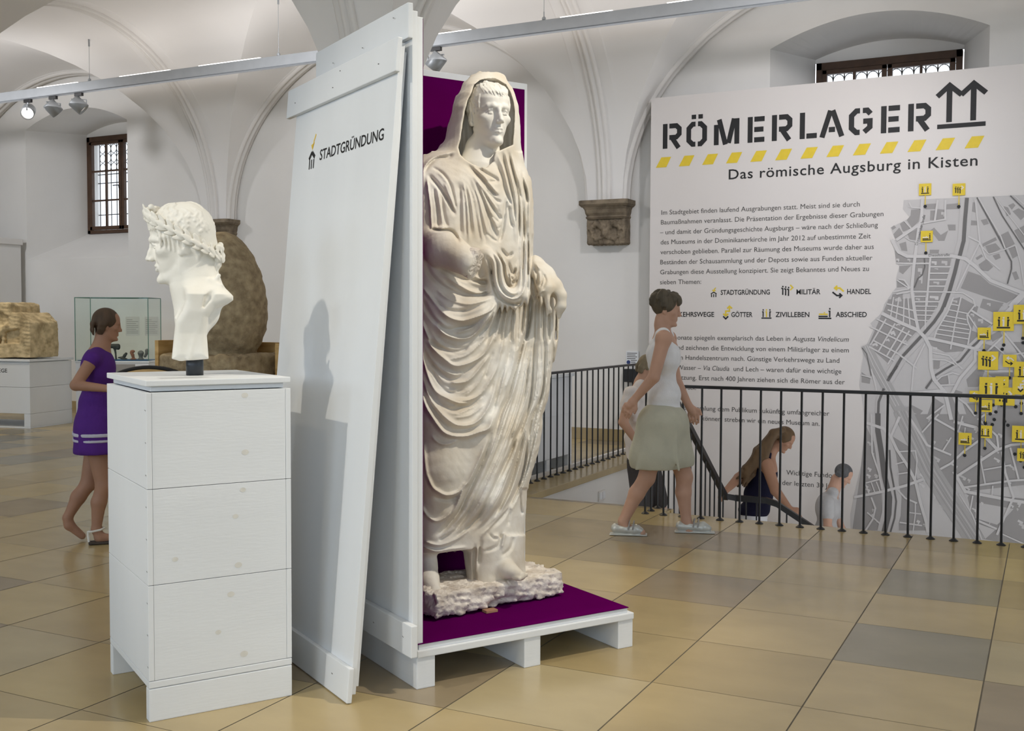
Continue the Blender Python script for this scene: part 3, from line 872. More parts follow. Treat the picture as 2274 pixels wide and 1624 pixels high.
# pictograms in a unit square (0..1), black strokes and light/yellow strokes
PIC = {
 'zivil': ([[(.08, .04), (.92, .04)], [(.22, .12), (.22, .56), (.13, .56)], [(.78, .12), (.78, .56), (.87, .56)], [(.22, .66), (.22, .78)], [(.78, .66), (.78, .78)]], [[(.5, .12), (.5, .56), (.41, .56)], [(.5, .66), (.5, .78)]]),
 'mil': ([[(.18, .10), (.18, .58), (.06, .62)], [(.40, .06), (.40, .54), (.28, .58)], [(.62, .02), (.62, .50), (.50, .54)], [(.18, .68), (.18, .80)], [(.40, .64), (.40, .76)], [(.62, .60), (.62, .72)]], [[(.74, .86), (.94, .66), (.74, .46)]]),
 'abs': ([[(.04, .06), (.96, .06)], [(.04, .20), (.70, .20)], [(.84, .14), (.84, .58), (.75, .58)], [(.84, .70), (.84, .82)]], [[(.06, .36), (.70, .36)], [(.46, .44), (.46, .52)]]),
 'handel': ([[(.08, .46), (.40, .20), (.74, .20)], [(.58, .36), (.76, .20), (.58, .02)]], [[(.90, .50), (.62, .76), (.26, .76)], [(.42, .94), (.24, .76), (.42, .60)]]),
 'gott': ([[(.22, .24), (.40, .06), (.58, .24)]], [[(.22, .42), (.40, .26), (.58, .42)], [(.40, .28), (.40, .60), (.66, .60), (.66, .92)], [(.50, .78), (.66, .94), (.84, .78)]]),
 'stadt': ([[(.10, .44), (.5, .66), (.90, .44)], [(.20, .0), (.20, .40)], [(.5, .0), (.5, .40)], [(.80, .0), (.80, .40)]], [[(.78, 1.25), (.55, 1.05), (.52, .80)], [(.30, .98), (.50, .78), (.76, .94)]]),
 'verkehr': ([[(.2, .3), (.7, .3)], [(.54, .48), (.74, .30), (.54, .12)]], [[(.2, .56), (.5, .56), (.8, .80)]]),
}
def picto(name, kind, x, z, s, w_=.11, light='inkyellow', l=2, parent=None):
    bm = bmesh.new()
    for k, strokes in enumerate(PIC[kind]):
        for st in strokes: sstroke(bm, [(x + a * s, z + b * s) for a, b in st], w_ * s, l, k)
    return finish(name, bm, [M['ink'], M[light]], parent or bd, recalc=False)
picto('theme_icon', 'stadt', -3.520, 1.765, .085, .13); picto('theme_icon', 'mil', -2.715, 1.770, .145, .10); picto('theme_icon', 'handel', -2.160, 1.745, .145, .12)
picto('theme_icon', 'gott', -3.400, 1.505, .165, .10); picto('theme_icon', 'zivil', -2.935, 1.520, .135, .10); picto('theme_icon', 'abs', -2.300, 1.515, .150, .10)

# --- the grey city map: ground, blocks, streets, tracks, water (one print in five tones)
TONE = [pmat('map_ground', (.50, .48, .475), .5, .01, 3), pmat('map_block', (.30, .285, .28), .5, .01, 3), pmat('map_street', (.56, .54, .535), .5, .01, 3),
        pmat('map_track', (.385, .37, .365), .5, .02, 3), pmat('map_water', (.135, .128, .125), .5, .01, 3)]
CROP = {1: (1900, 420, 6.08), 2: (1900, 660, 6.016), 3: (1900, 920, 5.4144), 4: (1420, 150, 2.6628)}
def mp(c, u, v):
    x0, y0, k = CROP[c]; p = on_y(x0 + u / k, y0 + v / k, BY); return (p.x, p.z)
def mw(c, wd): return wd / CROP[c][2] / FPX * 11.6 * 1.12
bm = bmesh.new()
outline = [(1, 650, 150), (1, 640, 270), (1, 735, 390), (1, 470, 520), (1, 540, 690), (1, 490, 680), (1, 530, 860), (1, 545, 1000), (1, 590, 1040), (1, 550, 1200), (1, 550, 1330), (1, 500, 1390), (1, 385, 1560),
           (2, 380, 110), (2, 350, 210), (2, 200, 350), (2, 240, 430), (2, 150, 630), (2, 90, 680), (2, 100, 820), (2, 70, 980), (2, 50, 1180), (2, 85, 1350), (3, 100, 0), (3, 110, 500), (3, 60, 640), (3, -20, 980), (3, -60, 1200), (3, -60, 1500)]
pl = [mp(*p) for p in outline]
xr = 2.55
spoly(bm, pl + [(pl[-1][0], -1.6), (xr, -1.6), (xr, mp(1, 650, 150)[1]), ], 1, 0)
blocks = {1: [[(945, 205), (1090, 195), (1075, 270), (945, 275)], [(1230, 205), (1410, 190), (1400, 270), (1225, 275)], [(750, 280), (880, 270), (850, 440), (760, 520), (690, 420), (740, 360)], [(1010, 290), (1075, 290), (1060, 420), (1005, 420)],
  [(1100, 270), (1215, 280), (1205, 400), (1080, 425)], [(510, 610), (590, 520), (640, 600), (540, 680)], [(480, 520), (520, 490), (550, 520), (500, 555)], [(700, 610), (850, 530), (810, 690), (730, 680)], [(600, 470), (660, 430), (740, 530), (640, 580)],
  [(590, 740), (680, 710), (700, 840), (620, 830)], [(530, 830), (700, 920), (780, 925), (770, 990), (550, 990)], [(820, 930), (1000, 930), (990, 990), (820, 990)], [(1010, 930), (1290, 940), (1270, 1040), (1010, 1035)], [(800, 1010), (990, 1020), (960, 1370), (780, 1370)],
  [(1005, 1065), (1280, 1070), (1250, 1125), (1000, 1125)], [(1000, 1150), (1250, 1150), (1230, 1210), (995, 1210)], [(990, 1240), (1230, 1245), (1210, 1300), (985, 1300)], [(985, 1325), (1205, 1330), (1190, 1380), (980, 1380)], [(980, 1405), (1170, 1405), (1150, 1500), (975, 1500)],
  [(975, 1540), (1130, 1540), (1110, 1600), (970, 1600)], [(800, 1405), (950, 1405), (945, 1440), (800, 1440)], [(800, 1465), (945, 1465), (940, 1510), (800, 1510)], [(805, 1540), (940, 1540), (935, 1600), (810, 1600)], [(590, 1040), (750, 1030), (640, 1150), (590, 1120)], [(560, 1230), (640, 1220), (710, 1320), (560, 1330)],
  [(1570, 180), (1610, 180), (1620, 320), (1560, 300)], [(1540, 420), (1640, 430), (1640, 490), (1535, 490)], [(1690, 420), (1770, 400), (1800, 470), (1730, 490)], [(1710, 740), (1890, 650), (1910, 690), (1720, 780)], [(1750, 770), (1890, 730), (1960, 810), (1800, 880)], [(1920, 640), (2060, 570), (2150, 740), (2030, 800)],
  [(1620, 930), (1700, 880), (1720, 910), (1640, 960)], [(1660, 1020), (1760, 950), (1860, 1050), (1790, 1110), (1700, 1100)], [(1850, 900), (1940, 870), (1960, 930), (1890, 960)], [(2060, 800), (2160, 770), (2190, 900), (2120, 940)], [(2110, 1130), (2170, 1110), (2210, 1210), (2150, 1230)], [(2000, 230), (2060, 250), (2100, 340), (2040, 370)],
  [(2060, 220), (2130, 190), (2160, 220), (2110, 280)], [(2120, 300), (2200, 260), (2330, 330), (2230, 420)], [(2140, 560), (2320, 470), (2360, 700), (2240, 730)], [(1520, 1110), (1690, 1170), (1810, 1280), (2200, 1440), (2040, 1540), (1890, 1500), (1420, 1340)], [(1720, 1480), (2000, 1581), (1690, 1600)], [(1010, 560), (1060, 520), (1150, 620), (1250, 560), (1200, 700), (1120, 700)], [(1240, 480), (1350, 480), (1350, 560), (1260, 560)], [(1000, 820), (1130, 820), (1120, 870), (1000, 870)], [(500, 1420), (640, 1410), (630, 1560), (460, 1570)]],
 2: [[(350, 230), (830, 440), (430, 880), (170, 650)], [(440, 30), (1140, 0), (900, 470), (800, 430), (370, 200)], [(1290, 30), (1400, 0), (1640, 130), (1500, 640), (1050, 560)], [(970, 570), (1500, 680), (1470, 720), (1200, 740), (1000, 640)], [(1550, 200), (1830, 350), (1650, 480)], [(1700, 20), (1980, 80), (1880, 220), (1660, 140)],
  [(1530, 440), (1640, 480), (1620, 560), (1520, 660)], [(1040, 850), (1130, 850), (1120, 960), (1040, 960)], [(1730, 620), (1960, 700), (1880, 900), (1700, 820)], [(1480, 1100), (1650, 920), (1720, 1000), (1640, 1200), (1500, 1200)], [(1310, 1230), (1430, 1270), (1400, 1360), (1300, 1300)], [(750, 1440), (900, 1520), (850, 1580), (730, 1520)],
  [(1040, 1340), (1180, 1430), (1100, 1624), (950, 1600)], [(1220, 1300), (1290, 1330), (1400, 1600), (1290, 1600)], [(2080, 600), (2400, 600), (2400, 880), (2240, 900)], [(1760, 1020), (2100, 1010), (2110, 1100), (1900, 1120)], [(1430, 1420), (1640, 1420), (1700, 1624), (1500, 1624)], [(1900, 1440), (2400, 1440), (2400, 1640), (1860, 1640)], [(1090, 1090), (1230, 1050), (1240, 1160), (1110, 1170)], [(80, 1000), (200, 1090), (190, 1160), (80, 1140)], [(1790, 520), (1930, 440), (1960, 520), (1830, 600)]],
 3: [[(650, 0), (1150, 0), (1330, 930), (1060, 900), (860, 600)], [(1150, 0), (2500, 0), (2500, 800), (1330, 930), (1180, 690)], [(1330, 950), (2500, 1060), (2500, 1700), (1530, 1500), (1400, 1200)], [(115, 120), (250, 400), (310, 900), (330, 1400), (-40, 1400), (60, 700)], [(450, 270), (720, 440), (740, 800), (860, 1400), (520, 1400), (520, 700)]]}
for c, L_ in blocks.items():
    for p in L_: spoly(bm, [mp(c, *q) for q in p], 2, 1)
def lines(c, L_, l, mi):
    for wd, p in L_: sstroke(bm, [mp(c, *q) for q in p], mw(c, wd), l, mi)
lines(3, [], 3, 0)
for p in ([(1450, 1060), (1900, 1140), (1800, 1250), (1700, 1330), (1440, 1250)], [(1450, 1310), (1680, 1390), (1560, 1500)], [(1180, 780), (1240, 740), (1320, 930), (1250, 980), (1180, 860)]): spoly(bm, [mp(3, *q) for q in p], 3, 0)
# pale courtyards inside the blocks
rb = random.Random(11)
yards = [(1, 740, 250, 70, 40), (1, 660, 600, 50, 50), (1, 720, 960, 40, 40), (1, 870, 1110, 60, 80), (1, 880, 1220, 50, 110), (1, 1180, 340, 50, 60), (1, 1060, 1000, 70, 50), (1, 1200, 1000, 80, 60), (1, 1090, 1080, 50, 18), (1, 1090, 1270, 80, 40), (1, 1060, 1470, 120, 50), (1, 840, 1490, 60, 30), (1, 570, 960, 40, 40),
         (2, 500, 490, 60, 70), (2, 430, 580, 45, 40), (2, 260, 640, 70, 50), (2, 570, 370, 60, 30), (2, 660, 600, 50, 40), (2, 570, 40, 80, 60), (2, 1330, 60, 60, 30), (2, 1560, 240, 50, 40), (2, 1670, 320, 70, 60), (2, 1060, 690, 60, 40), (2, 1780, 100, 50, 40)]
for k in range(46): yards.append((3, rb.uniform(700, 2000), rb.uniform(20, 1350), rb.uniform(25, 90), rb.uniform(20, 60)))
for k in range(16): yards.append((3, rb.uniform(130, 300), rb.uniform(150, 1350), rb.uniform(20, 60), rb.uniform(15, 45)))
for c, u, v, a, b in yards:
    t = -.4 if c == 2 and u < 900 else (.5 if c == 3 else .05); ct, s_t = math.cos(t), math.sin(t)
    spoly(bm, [mp(c, u + x * ct - y * s_t, v + x * s_t + y * ct) for x, y in ((-a / 2, -b / 2), (a / 2, -b / 2), (a / 2, b / 2), (a * .1, b / 2), (a * .1, b * .1), (-a / 2, b * .1))], 4, 0 if rb.random() < .6 else 2)
# banks, tracks and water
lines(1, [(130, [(1505, 120), (1480, 400), (1460, 700), (1410, 890), (1380, 960), (1340, 1130), (1270, 1370), (1190, 1581)])], 5, 0)
lines(2, [(120, [(1230, 0), (1150, 180), (1050, 330), (900, 500), (620, 800), (430, 1120)]), (90, [(1660, 570), (1520, 700), (1400, 850), (1200, 960), (1060, 1050)]), (70, [(380, 1220), (310, 1400), (300, 1624)])], 5, 0)
lines(3, [(190, [(300, 0), (310, 200), (350, 450), (390, 750), (440, 1000), (430, 1200), (370, 1430)])], 5, 0)
lines(2, [(120, [(140, 640), (260, 900), (400, 1150), (560, 1450), (680, 1640)])], 6, 3)
lines(3, [(190, [(560, -60), (760, 380), (900, 680), (1100, 1000), (1300, 1300), (1450, 1540)])], 6, 3)
for o in (-70, -40, -12, 18, 46, 75):
    lines(3, [(5, [(560 + o, -40), (760 + o, 380), (900 + o, 680), (1100 + o, 1000), (1300 + o, 1300), (1440 + o, 1520)])], 7, 2 if o in (-40, 46) else 1)
lines(2, [(8, [(150, 640), (280, 900), (420, 1150), (580, 1450)]), (8, [(120, 640), (240, 920), (380, 1170), (540, 1460)])], 7, 2)
lines(1, [(42, [(1505, 120), (1480, 400), (1460, 700), (1410, 890), (1380, 960), (1340, 1130), (1270, 1370), (1190, 1590)]), (15, [(1640, 115), (1990, 760), (2105, 980), (2105, 1080), (2050, 1280)]), (13, [(1860, 105), (1980, 360), (2274, 810), (2500, 1100)]), (13, [(2090, 90), (2274, 270), (2600, 560)]), (13, [(930, 930), (935, 1050), (900, 1160), (840, 1210), (795, 1330)])], 8, 4)
lines(2, [(34, [(1230, -10), (1150, 180), (1050, 330), (900, 500), (620, 800), (430, 1120)]), (24, [(1660, 570), (1520, 700), (1400, 850), (1200, 960), (1060, 1050), (940, 1220)]), (10, [(90, 680), (150, 760), (190, 950), (210, 1050)]), (28, [(380, 1220), (310, 1400), (300, 1640)])], 8, 4)
lines(3, [(55, [(270, -10), (270, 200), (310, 450), (350, 750), (410, 1000), (400, 1200), (340, 1440)]), (18, [(410, 430), (420, 640), (460, 860), (490, 1050), (470, 1250), (410, 1450)])], 8, 4)
# streets
lines(1, [(34, [(905, 130), (890, 430), (860, 480), (820, 800), (790, 1020), (760, 1350), (790, 1581)]), (38, [(490, 680), (580, 850), (700, 910), (1000, 910), (1300, 905), (1480, 940), (1600, 1030), (1830, 1240), (2250, 1400), (2600, 1480)]), (22, [(1110, 150), (1070, 430)]), (18, [(870, 470), (1210, 410), (1215, 150)]), (34, [(550, 690), (860, 480)]), (22, [(1010, 930), (960, 1590)]),
  (17, [(550, 1000), (770, 1010), (1000, 1005)]), (16, [(1000, 1050), (1290, 1050)]), (16, [(1000, 1138), (1260, 1138)]), (16, [(990, 1225), (1240, 1225)]), (16, [(985, 1312), (1215, 1312)]), (16, [(770, 1385), (1290, 1392), (1450, 1400), (1590, 1490), (1620, 1590)]), (14, [(790, 1450), (950, 1450)]), (16, [(790, 1525), (1140, 1522)]), (20, [(580, 1215), (660, 1230), (740, 1340)]), (16, [(560, 1230), (730, 1345)]), (18, [(500, 1390), (730, 1345)]), (18, [(550, 1420), (760, 1380)]),
  (18, [(1620, 150), (1680, 720), (1540, 1000), (1360, 1380)]), (18, [(1520, 640), (1680, 720)]), (16, [(1680, 730), (1760, 930), (1950, 1090)]), (12, [(1700, 770), (1800, 880), (1920, 850), (2160, 760)]), (14, [(1660, 115), (1780, 330), (1960, 640), (2020, 800)]), (10, [(1880, 105), (2290, 640)]), (12, [(2140, 90), (2400, 320)]), (26, [(2250, 1400), (2070, 1581)]), (14, [(2160, 760), (2230, 1000), (2274, 1300)]), (14, [(720, 180), (760, 250), (890, 260)]), (10, [(670, 650), (730, 690), (930, 740)]), (14, [(660, 430), (750, 530)])], 9, 2)
lines(2, [(40, [(350, 215), (600, 340), (830, 440), (930, 540), (1000, 680), (1010, 950), (1050, 1100), (1200, 1280), (1280, 1640)]), (34, [(960, 545), (1300, 620), (1600, 690), (1720, 740)]), (34, [(760, -20), (800, 250), (840, 440)]), (18, [(280, 290), (750, 520)]), (18, [(190, 390), (700, 640)]), (18, [(240, 580), (560, 750), (820, 950)]), (18, [(180, 660), (520, 850)]), (18, [(430, 170), (800, 310)]), (18, [(420, 90), (770, 180)]),
  (18, [(410, 290), (200, 640)]), (18, [(530, 350), (310, 720)]), (18, [(650, 400), (420, 780)]), (18, [(720, 450), (430, 900)]), (14, [(510, 0), (470, 260)]), (14, [(580, 0), (540, 300)]), (14, [(650, 0), (640, 350)]), (14, [(700, 0), (730, 400)]), (14, [(790, 60), (1120, 60)]), (14, [(790, 120), (1090, 125)]), (14, [(800, 180), (1060, 185)]), (14, [(810, 240), (1020, 245)]), (14, [(820, 310), (980, 315)]), (16, [(945, 0), (930, 430)]),
  (18, [(1310, 0), (1230, 200), (1080, 450), (1050, 560)]), (16, [(1410, 0), (1330, 350), (1270, 700)]), (16, [(1600, 100), (1490, 240), (1500, 330), (1540, 420), (1500, 640)]), (14, [(1280, 95), (1390, 115)]), (14, [(1250, 170), (1500, 220)]), (14, [(1210, 250), (1480, 300)]), (14, [(1170, 315), (1500, 370)]), (14, [(1130, 375), (1520, 435)]), (14, [(1100, 430), (1520, 490)]), (14, [(1080, 490), (1510, 560)]),
  (32, [(1600, 690), (1600, 850), (1400, 1080), (1290, 1290)]), (44, [(1620, 680), (1900, 330), (2220, 0), (2500, -260)]), (20, [(1750, 740), (2000, 500)]), (20, [(1950, 430), (2250, 800), (2500, 1100)]), (22, [(1550, 180), (1830, 360)]), (16, [(1500, 230), (1660, 470)]), (20, [(1620, 740), (1740, 990), (2100, 990)]), (16, [(1000, 830), (1200, 840), (1330, 900)]), (16, [(1030, 740), (1250, 780), (1340, 880), (1430, 960)]), (16, [(1050, 1150), (1150, 1060), (1300, 1010), (1390, 1040)]), (14, [(1240, 1040), (1260, 1170)]), (16, [(1090, 1180), (1330, 1170)]), (18, [(930, 620), (780, 920), (750, 1260)]),
  (18, [(210, 960), (270, 1180), (280, 1260)]), (14, [(80, 1040), (220, 1080)]), (40, [(730, 1290), (1200, 1250)]), (20, [(1600, 690), (1760, 560), (1830, 430)]), (14, [(580, 760), (800, 930)]), (22, [(1290, 1290), (1480, 1430), (1600, 1590)]), (18, [(950, 1624), (1190, 1440)]), (16, [(1990, 1200), (2300, 1190)]), (16, [(1860, 650), (2010, 780), (2300, 740)])], 9, 2)
lines(3, [(30, [(120, 100), (330, 170), (420, 260), (500, 430), (620, 610), (720, 800), (780, 1060), (850, 1300), (870, 1420)]), (26, [(530, 30), (430, 260)]), (28, [(-20, 1000), (330, 930), (600, 860), (820, 780)]), (14, [(530, 450), (720, 440), (740, 560), (720, 790)]), (18, [(190, 0), (200, 460), (280, 700), (320, 900)]), (12, [(120, 840), (170, 970)]), (12, [(190, 820), (240, 960)]), (12, [(250, 810), (300, 940)]), (16, [(110, 830), (300, 780)]), (18, [(190, 1000), (240, 1130), (210, 1260), (120, 1400)]), (16, [(140, 1180), (300, 1320)]), (18, [(500, 900), (600, 1010), (740, 1070)]), (12, [(630, 1180), (790, 1200)]), (12, [(720, 1060), (720, 1200), (690, 1430)]), (16, [(530, 1300), (800, 1340)]), (14, [(480, 600), (600, 570)]), (14, [(510, 720), (640, 700)]),
  (22, [(640, 20), (860, 370), (1150, 490)]), (22, [(950, 50), (1200, 190), (1420, 300)]), (30, [(1180, 90), (1450, 160), (1700, 420)]), (22, [(1020, 660), (1150, 590), (1310, 440), (1480, 320)]), (26, [(1230, 740), (1700, 430), (1870, 370), (2300, 330)]), (32, [(1180, 690), (1320, 930), (1900, 1040), (2400, 1110)]), (20, [(1300, 880), (1860, 800), (2300, 770)]), (22, [(1760, 450), (1800, 700), (1900, 1000), (1750, 1330), (1700, 1450)]), (18, [(1860, 400), (1960, 780)]), (14, [(1500, 530), (1560, 840)]), (14, [(1540, 670), (1870, 610)]), (14, [(1650, 860), (1640, 990)]), (12, [(1490, 980), (1480, 1060)]), (14, [(1250, 960), (1400, 1200), (1480, 1400), (1530, 1540)]), (22, [(1450, 1270), (1700, 1380)]), (16, [(800, 220), (1000, 0)]), (14, [(1050, 440), (1150, 280)]), (14, [(1240, 200), (1290, 20)]), (12, [(1320, 160), (1310, 230)]), (14, [(1590, 280), (1700, 420)]), (20, [(1560, 0), (1480, 60), (1700, 260), (1720, 430)]), (14, [(1410, 980), (1380, 1150)]), (14, [(1740, 1430), (2025, 1560)])], 9, 2)
finish('city_map', bm, TONE, bd, recalc=False)
for s_, c, u, v, wd, t in (('Dieselstraße', 1, 988, 912, 230, 0), ('Donauwörther Straße', 1, 838, 760, 360, 1.34), ('WERTACH', 2, 455, 1085, 170, .95)):
    p = mp(c, u, v); put_text('street_name', s_, (p[0], -.0105, p[1]), Vector((math.cos(t), 0, math.sin(t))), Vector((-math.sin(t), 0, math.cos(t))), mw(c, wd), .028, M['inkgrey'], bd)
# yellow find-spot markers with pins
mk = [(4, 1690, 722, 60, 'zivil', 1690, 822), (4, 1890, 722, 60, 'mil', 1889, 823), (4, 1700, 1000, 58, 'abs', 1694, 1097), (2, 1978, 325, 215, 'zivil', 1980, 640), (2, 1720, 488, 138, 'abs', 1715, 715), (2, 2250, 232, 215, 'zivil', 2235, 550),
      (2, 1772, 848, 210, 'mil', 1768, 1110), (2, 2060, 852, 140, 'handel', 2055, 1078), (2, 2255, 985, 205, 'zivil', 2250, 1300), (2, 1958, 1140, 138, 'verkehr', 1950, 1440), (2, 1605, 1325, 130, 'handel', 1603, 1550), (2, 1995, 1325, 205, 'mil', 1990, 1660), (2, 1815, 1215, 250, 'zivil', 1800, 1560), (2, 2225, 1185, 195, 'gott', 2212, 1555), (2, 1740, 1450, 138, 'abs', 1735, 1690),
      (3, 1562, 208, 128, 'zivil', 1555, 410), (3, 1320, 293, 125, 'abs', 1313, 495), (3, 1990, 235, 165, 'zivil', 1985, 560), (3, 2030, 485, 130, 'mil', 2030, 640), (2, 2420, 480, 200, 'abs', 2420, 760), (3, 2330, 180, 165, 'handel', 2330, 420), (2, 2540, 1040, 205, 'mil', 2540, 1350)]
for i, (c, u, v, wd, kind, pu, pv) in enumerate(mk):
    x, z = mp(c, u, v); s_ = mw(c, wd); px_, pz_ = mp(c, pu, pv); l = 12 + 2 * i
    bm = bmesh.new(); spoly(bm, [(x - s_ / 2, z - s_ / 2), (x + s_ / 2, z - s_ / 2), (x + s_ / 2, z + s_ / 2), (x - s_ / 2, z + s_ / 2)], l)
    m_ = finish('map_marker', bm, M['inkyellow'], bd, recalc=False)
    picto('pictogram', kind, x - s_ * .38, z - s_ * .36, s_ * .76, .11, 'banner', l + 1, m_)
    bm = bmesh.new(); sstroke(bm, [(px_, pz_), (px_, z - s_ / 2)], .009, 11); finish('pin', bm, M['inkyellow'], m_, recalc=False)
    bm = bmesh.new(); spoly(bm, [(px_ + .017 * math.cos(t), pz_ + .017 * math.sin(t)) for t in [2 * math.pi * k / 14 for k in range(14)]], 12); finish('find_spot', bm, M['ink'], m_, recalc=False)
for c, u, v in ((2, 1960, 697), (2, 2240, 610), (2, 1840, 1443), (2, 1875, 1535), (2, 2140, 1465), (2, 2215, 1420), (3, 1558, 100), (3, 1668, 65), (3, 1645, 125), (3, 1832, 133), (3, 1915, 480)):
    x, z = mp(c, u, v); bm = bmesh.new(); spoly(bm, [(x + .017 * math.cos(t), z + .017 * math.sin(t)) for t in [2 * math.pi * k / 14 for k in range(14)]], 11); finish('find_spot', bm, M['ink'], bd, recalc=False)
# ================================================================= RAILINGS, TRACK LIGHTS, SMALL FIXTURES
BK = M['black']
def post(bm, x, y, z0, z1, r=.0085, foot=True):
    tube(bm, [(x, y, z0), (x, y, z1)], r, 8)
    if foot: lathe(bm, [(.030, z0), (.030, z0 + .004), (.010, z0 + .018)], 12, (x, y))
# front railing along the stairwell, parallel to the wall
fr = thing('stair_railing', 'black steel railing with round-footed bars in front of the printed board', 'railing', (0, 0, 0))
Yr = 7.85
bm = bmesh.new(); bbox(bm, (-2.79, Yr - .022, .985), (1.6, Yr + .022, 1.008), .004); finish('top_rail', bm, BK, fr)
x = -2.780
while x < 1.5:
    bm = bmesh.new(); post(bm, x, Yr, 0, .986); finish('baluster', bm, BK, fr); x += .1478
bm = bmesh.new(); bbox(bm, (-2.802, Yr, .985), (-2.758, 8.16, 1.008), .004); finish('return_rail', bm, BK, fr)
for y in (7.985, 8.135):
    bm = bmesh.new(); post(bm, -2.78, y, 0, .986); finish('baluster', bm, BK, fr)
# handrail of the stairs, bending at the landing
hr = thing('stair_handrail', 'black handrail with thin bars descending from the railing corner to the landing', 'handrail', (0, 0, 0))
HX = -2.72
path = [Vector((HX, 8.16, 1.0)), Vector((HX, 9.93, -.165)), Vector((HX + .06, 10.06, -.195)), Vector((-2.37, 10.09, -.20)), Vector((-2.27, 10.09, -.225)), Vector((-1.0, 10.09, -.97)), Vector((.8, 10.09, -2.03))]
bm = bmesh.new()
for a, b in zip(path, path[1:]):
    d = (b - a); s_ = d.cross(Vector((0, 0, 1))).normalized() * .022; h = Vector((0, 0, .028))
    q = [a - s_ - h, a + s_ - h, a + s_ + h, a - s_ + h]; r_ = [p + d * 1.01 for p in q]
    va = [bm.verts.new(p) for p in q]; vb = [bm.verts.new(p) for p in r_]
    for k in range(4): bm.faces.new((va[k], va[(k + 1) % 4], vb[(k + 1) % 4], vb[k]))
    bm.faces.new(va[::-1]); bm.faces.new(vb)
finish('rail', bm, BK, hr)
for k in range(12):
    t = (k + .5) / 12; p = path[0].lerp(path[1], t); st = -.175 * (int((p.y - 8.15) / .29) + 1)
    bm = bmesh.new(); post(bm, HX, p.y, st, p.z - .02, .0075, False); finish('bar', bm, BK, hr)
for k in range(3):
    bm = bmesh.new(); post(bm, HX + .06 + .1 * k, 10.09, -1.05, -.2, .0075, False); finish('bar', bm, BK, hr)
for k in range(16):
    t = (k + .5) / 16; xx = -2.27 + 3.0 * t; zz = -.225 - .586 * (xx + 2.27); st = -1.05 - .17 * (int((xx + 2.36) / .29) + 1)
    bm = bmesh.new(); post(bm, xx, 10.09, st, zz - .02, .0075, False); finish('bar', bm, BK, hr)
# left railing, running to the wall
lr = thing('kerb_railing', 'black steel railing on the stone kerb beside the white cabinet, running to the wall', 'railing', (0, 0, 0))
X2 = -4.20
bm = bmesh.new(); bbox(bm, (X2 - .022, 8.55, .985), (X2 + .022, 12.05, 1.008), .004); finish('top_rail', bm, BK, lr)
y = 8.60
while y < 12.05:
    bm = bmesh.new(); post(bm, X2, y, .012, .986); finish('baluster', bm, BK, lr); y += .1478

# suspended lighting track
tr = thing('light_track', 'long grey suspended lighting track with slim wires under the vault', 'light track', (0, 10.71, 0))
bm = bmesh.new(); bbox(bm, (-17, -.03, 4.62), (1.2, .03, 4.745), .004); finish('track_body', bm, M['alu'], tr)
bm = bmesh.new(); bbox(bm, (-17, -.033, 4.607), (1.2, .033, 4.6195), .002); finish('lower_edge', bm, pmat('dark_grey_metal', (.14, .155, .17), .45, .05, 8), tr)
glow = emat('uplight_glow', (1, .95, .90), 3.0)
for a, b in ((-11.3, -10.4), (-9.9, -8.9), (-6.4, -5.9), (-4.8, -4.2), (-3.6, -2.6), (-12.9, -12.1)):
    bm = bmesh.new(); bbox(bm, (a, -.02, 4.746), (b, .02, 4.756), .001); finish('uplight', bm, glow, tr)
for xx, zt in ((-11.88, 5.34), (-8.62, 5.5), (-5.0, 5.4), (-1.4, 5.5)):
    bm = bmesh.new(); tube(bm, [(xx, 0, 4.745), (xx, 0, zt)], .003, 6); w_ = finish('wire', bm, M['alu'], tr)
    bm = bmesh.new(); lathe(bm, [(.006, 4.745), (.022, 4.75), (.022, 4.775), (.006, 4.79), (.006, 4.84)], 10, (xx, 0)); finish('clamp', bm, M['alu'], w_)
    bm = bmesh.new(); lathe(bm, [(.012, zt - .12), (.012, zt)], 10, (xx, 0)); finish('ceiling_anchor', bm, M['alu'], w_)

def spot(x, aim, label, lit):
    o = thing('spotlight', label, 'spotlight', (x, 10.71, 4.607), 0, 'spotlights on the lighting track')
    box('adapter', (-.07, -.02, -.045), (.07, .02, 0), BK, o, .003)
    bm = bmesh.new(); tube(bm, [(.0, 0, -.045), (0, 0, -.085)], .014, 10); finish('swivel', bm, M['alu'], o)
    aim = Vector(aim).normalized(); yaw = math.atan2(aim.y, aim.x) - math.pi / 2
    R = Matrix.Translation((0, 0, -.17)) @ aim.to_track_quat('-Z', 'Y').to_matrix().to_4x4()
    bm = bmesh.new()
    prof = [(.03, .105), (.085, .10), (.092, .09), (.092, -.085), (.086, -.09), (.080, -.085), (.078, -.055)]
    lathe(bm, prof, 28)
    for v in bm.verts: v.co = R @ v.co
    hd = finish('lamp_head', bm, M['alu'], o)
    for p_ in hd.data.polygons: p_.use_smooth = len(p_.vertices) == 4
    bm = bmesh.new()
    lathe(bm, [(.077, -.0561), (.077, -.060)], 28)
    for v in bm.verts: v.co = R @ v.co
    finish('lens', bm, emat('lamp_lens', (1, .93, .82), 6.0 if lit else .7), hd)
    bm = bmesh.new(); bbox(bm, (-.012, -.10, -.02), (.012, .10, -.008), .002); bbox(bm, (-.012, .092, -.10), (.012, .104, -.01), .002)
    for v in bm.verts: v.co = Matrix.Translation((0, 0, -.075)) @ Matrix.Rotation(yaw, 4, 'Z') @ v.co
    finish('bracket', bm, M['alu'], o)
spot(-13.105, (9, -10, -7), 'leftmost grey spotlight on the track, its lit lens facing the room', True)
spot(-12.594, (.35, .9, -.9), 'middle spotlight of the three beside the left window arch', False)
spot(-12.089, (.75, .65, -.9), 'spotlight nearest the light wire, third of the three by the left window arch', False)
spot(-6.361, (-.62, -.10, -.78), 'grey spotlight hanging above the purple back of the statue crate', True)

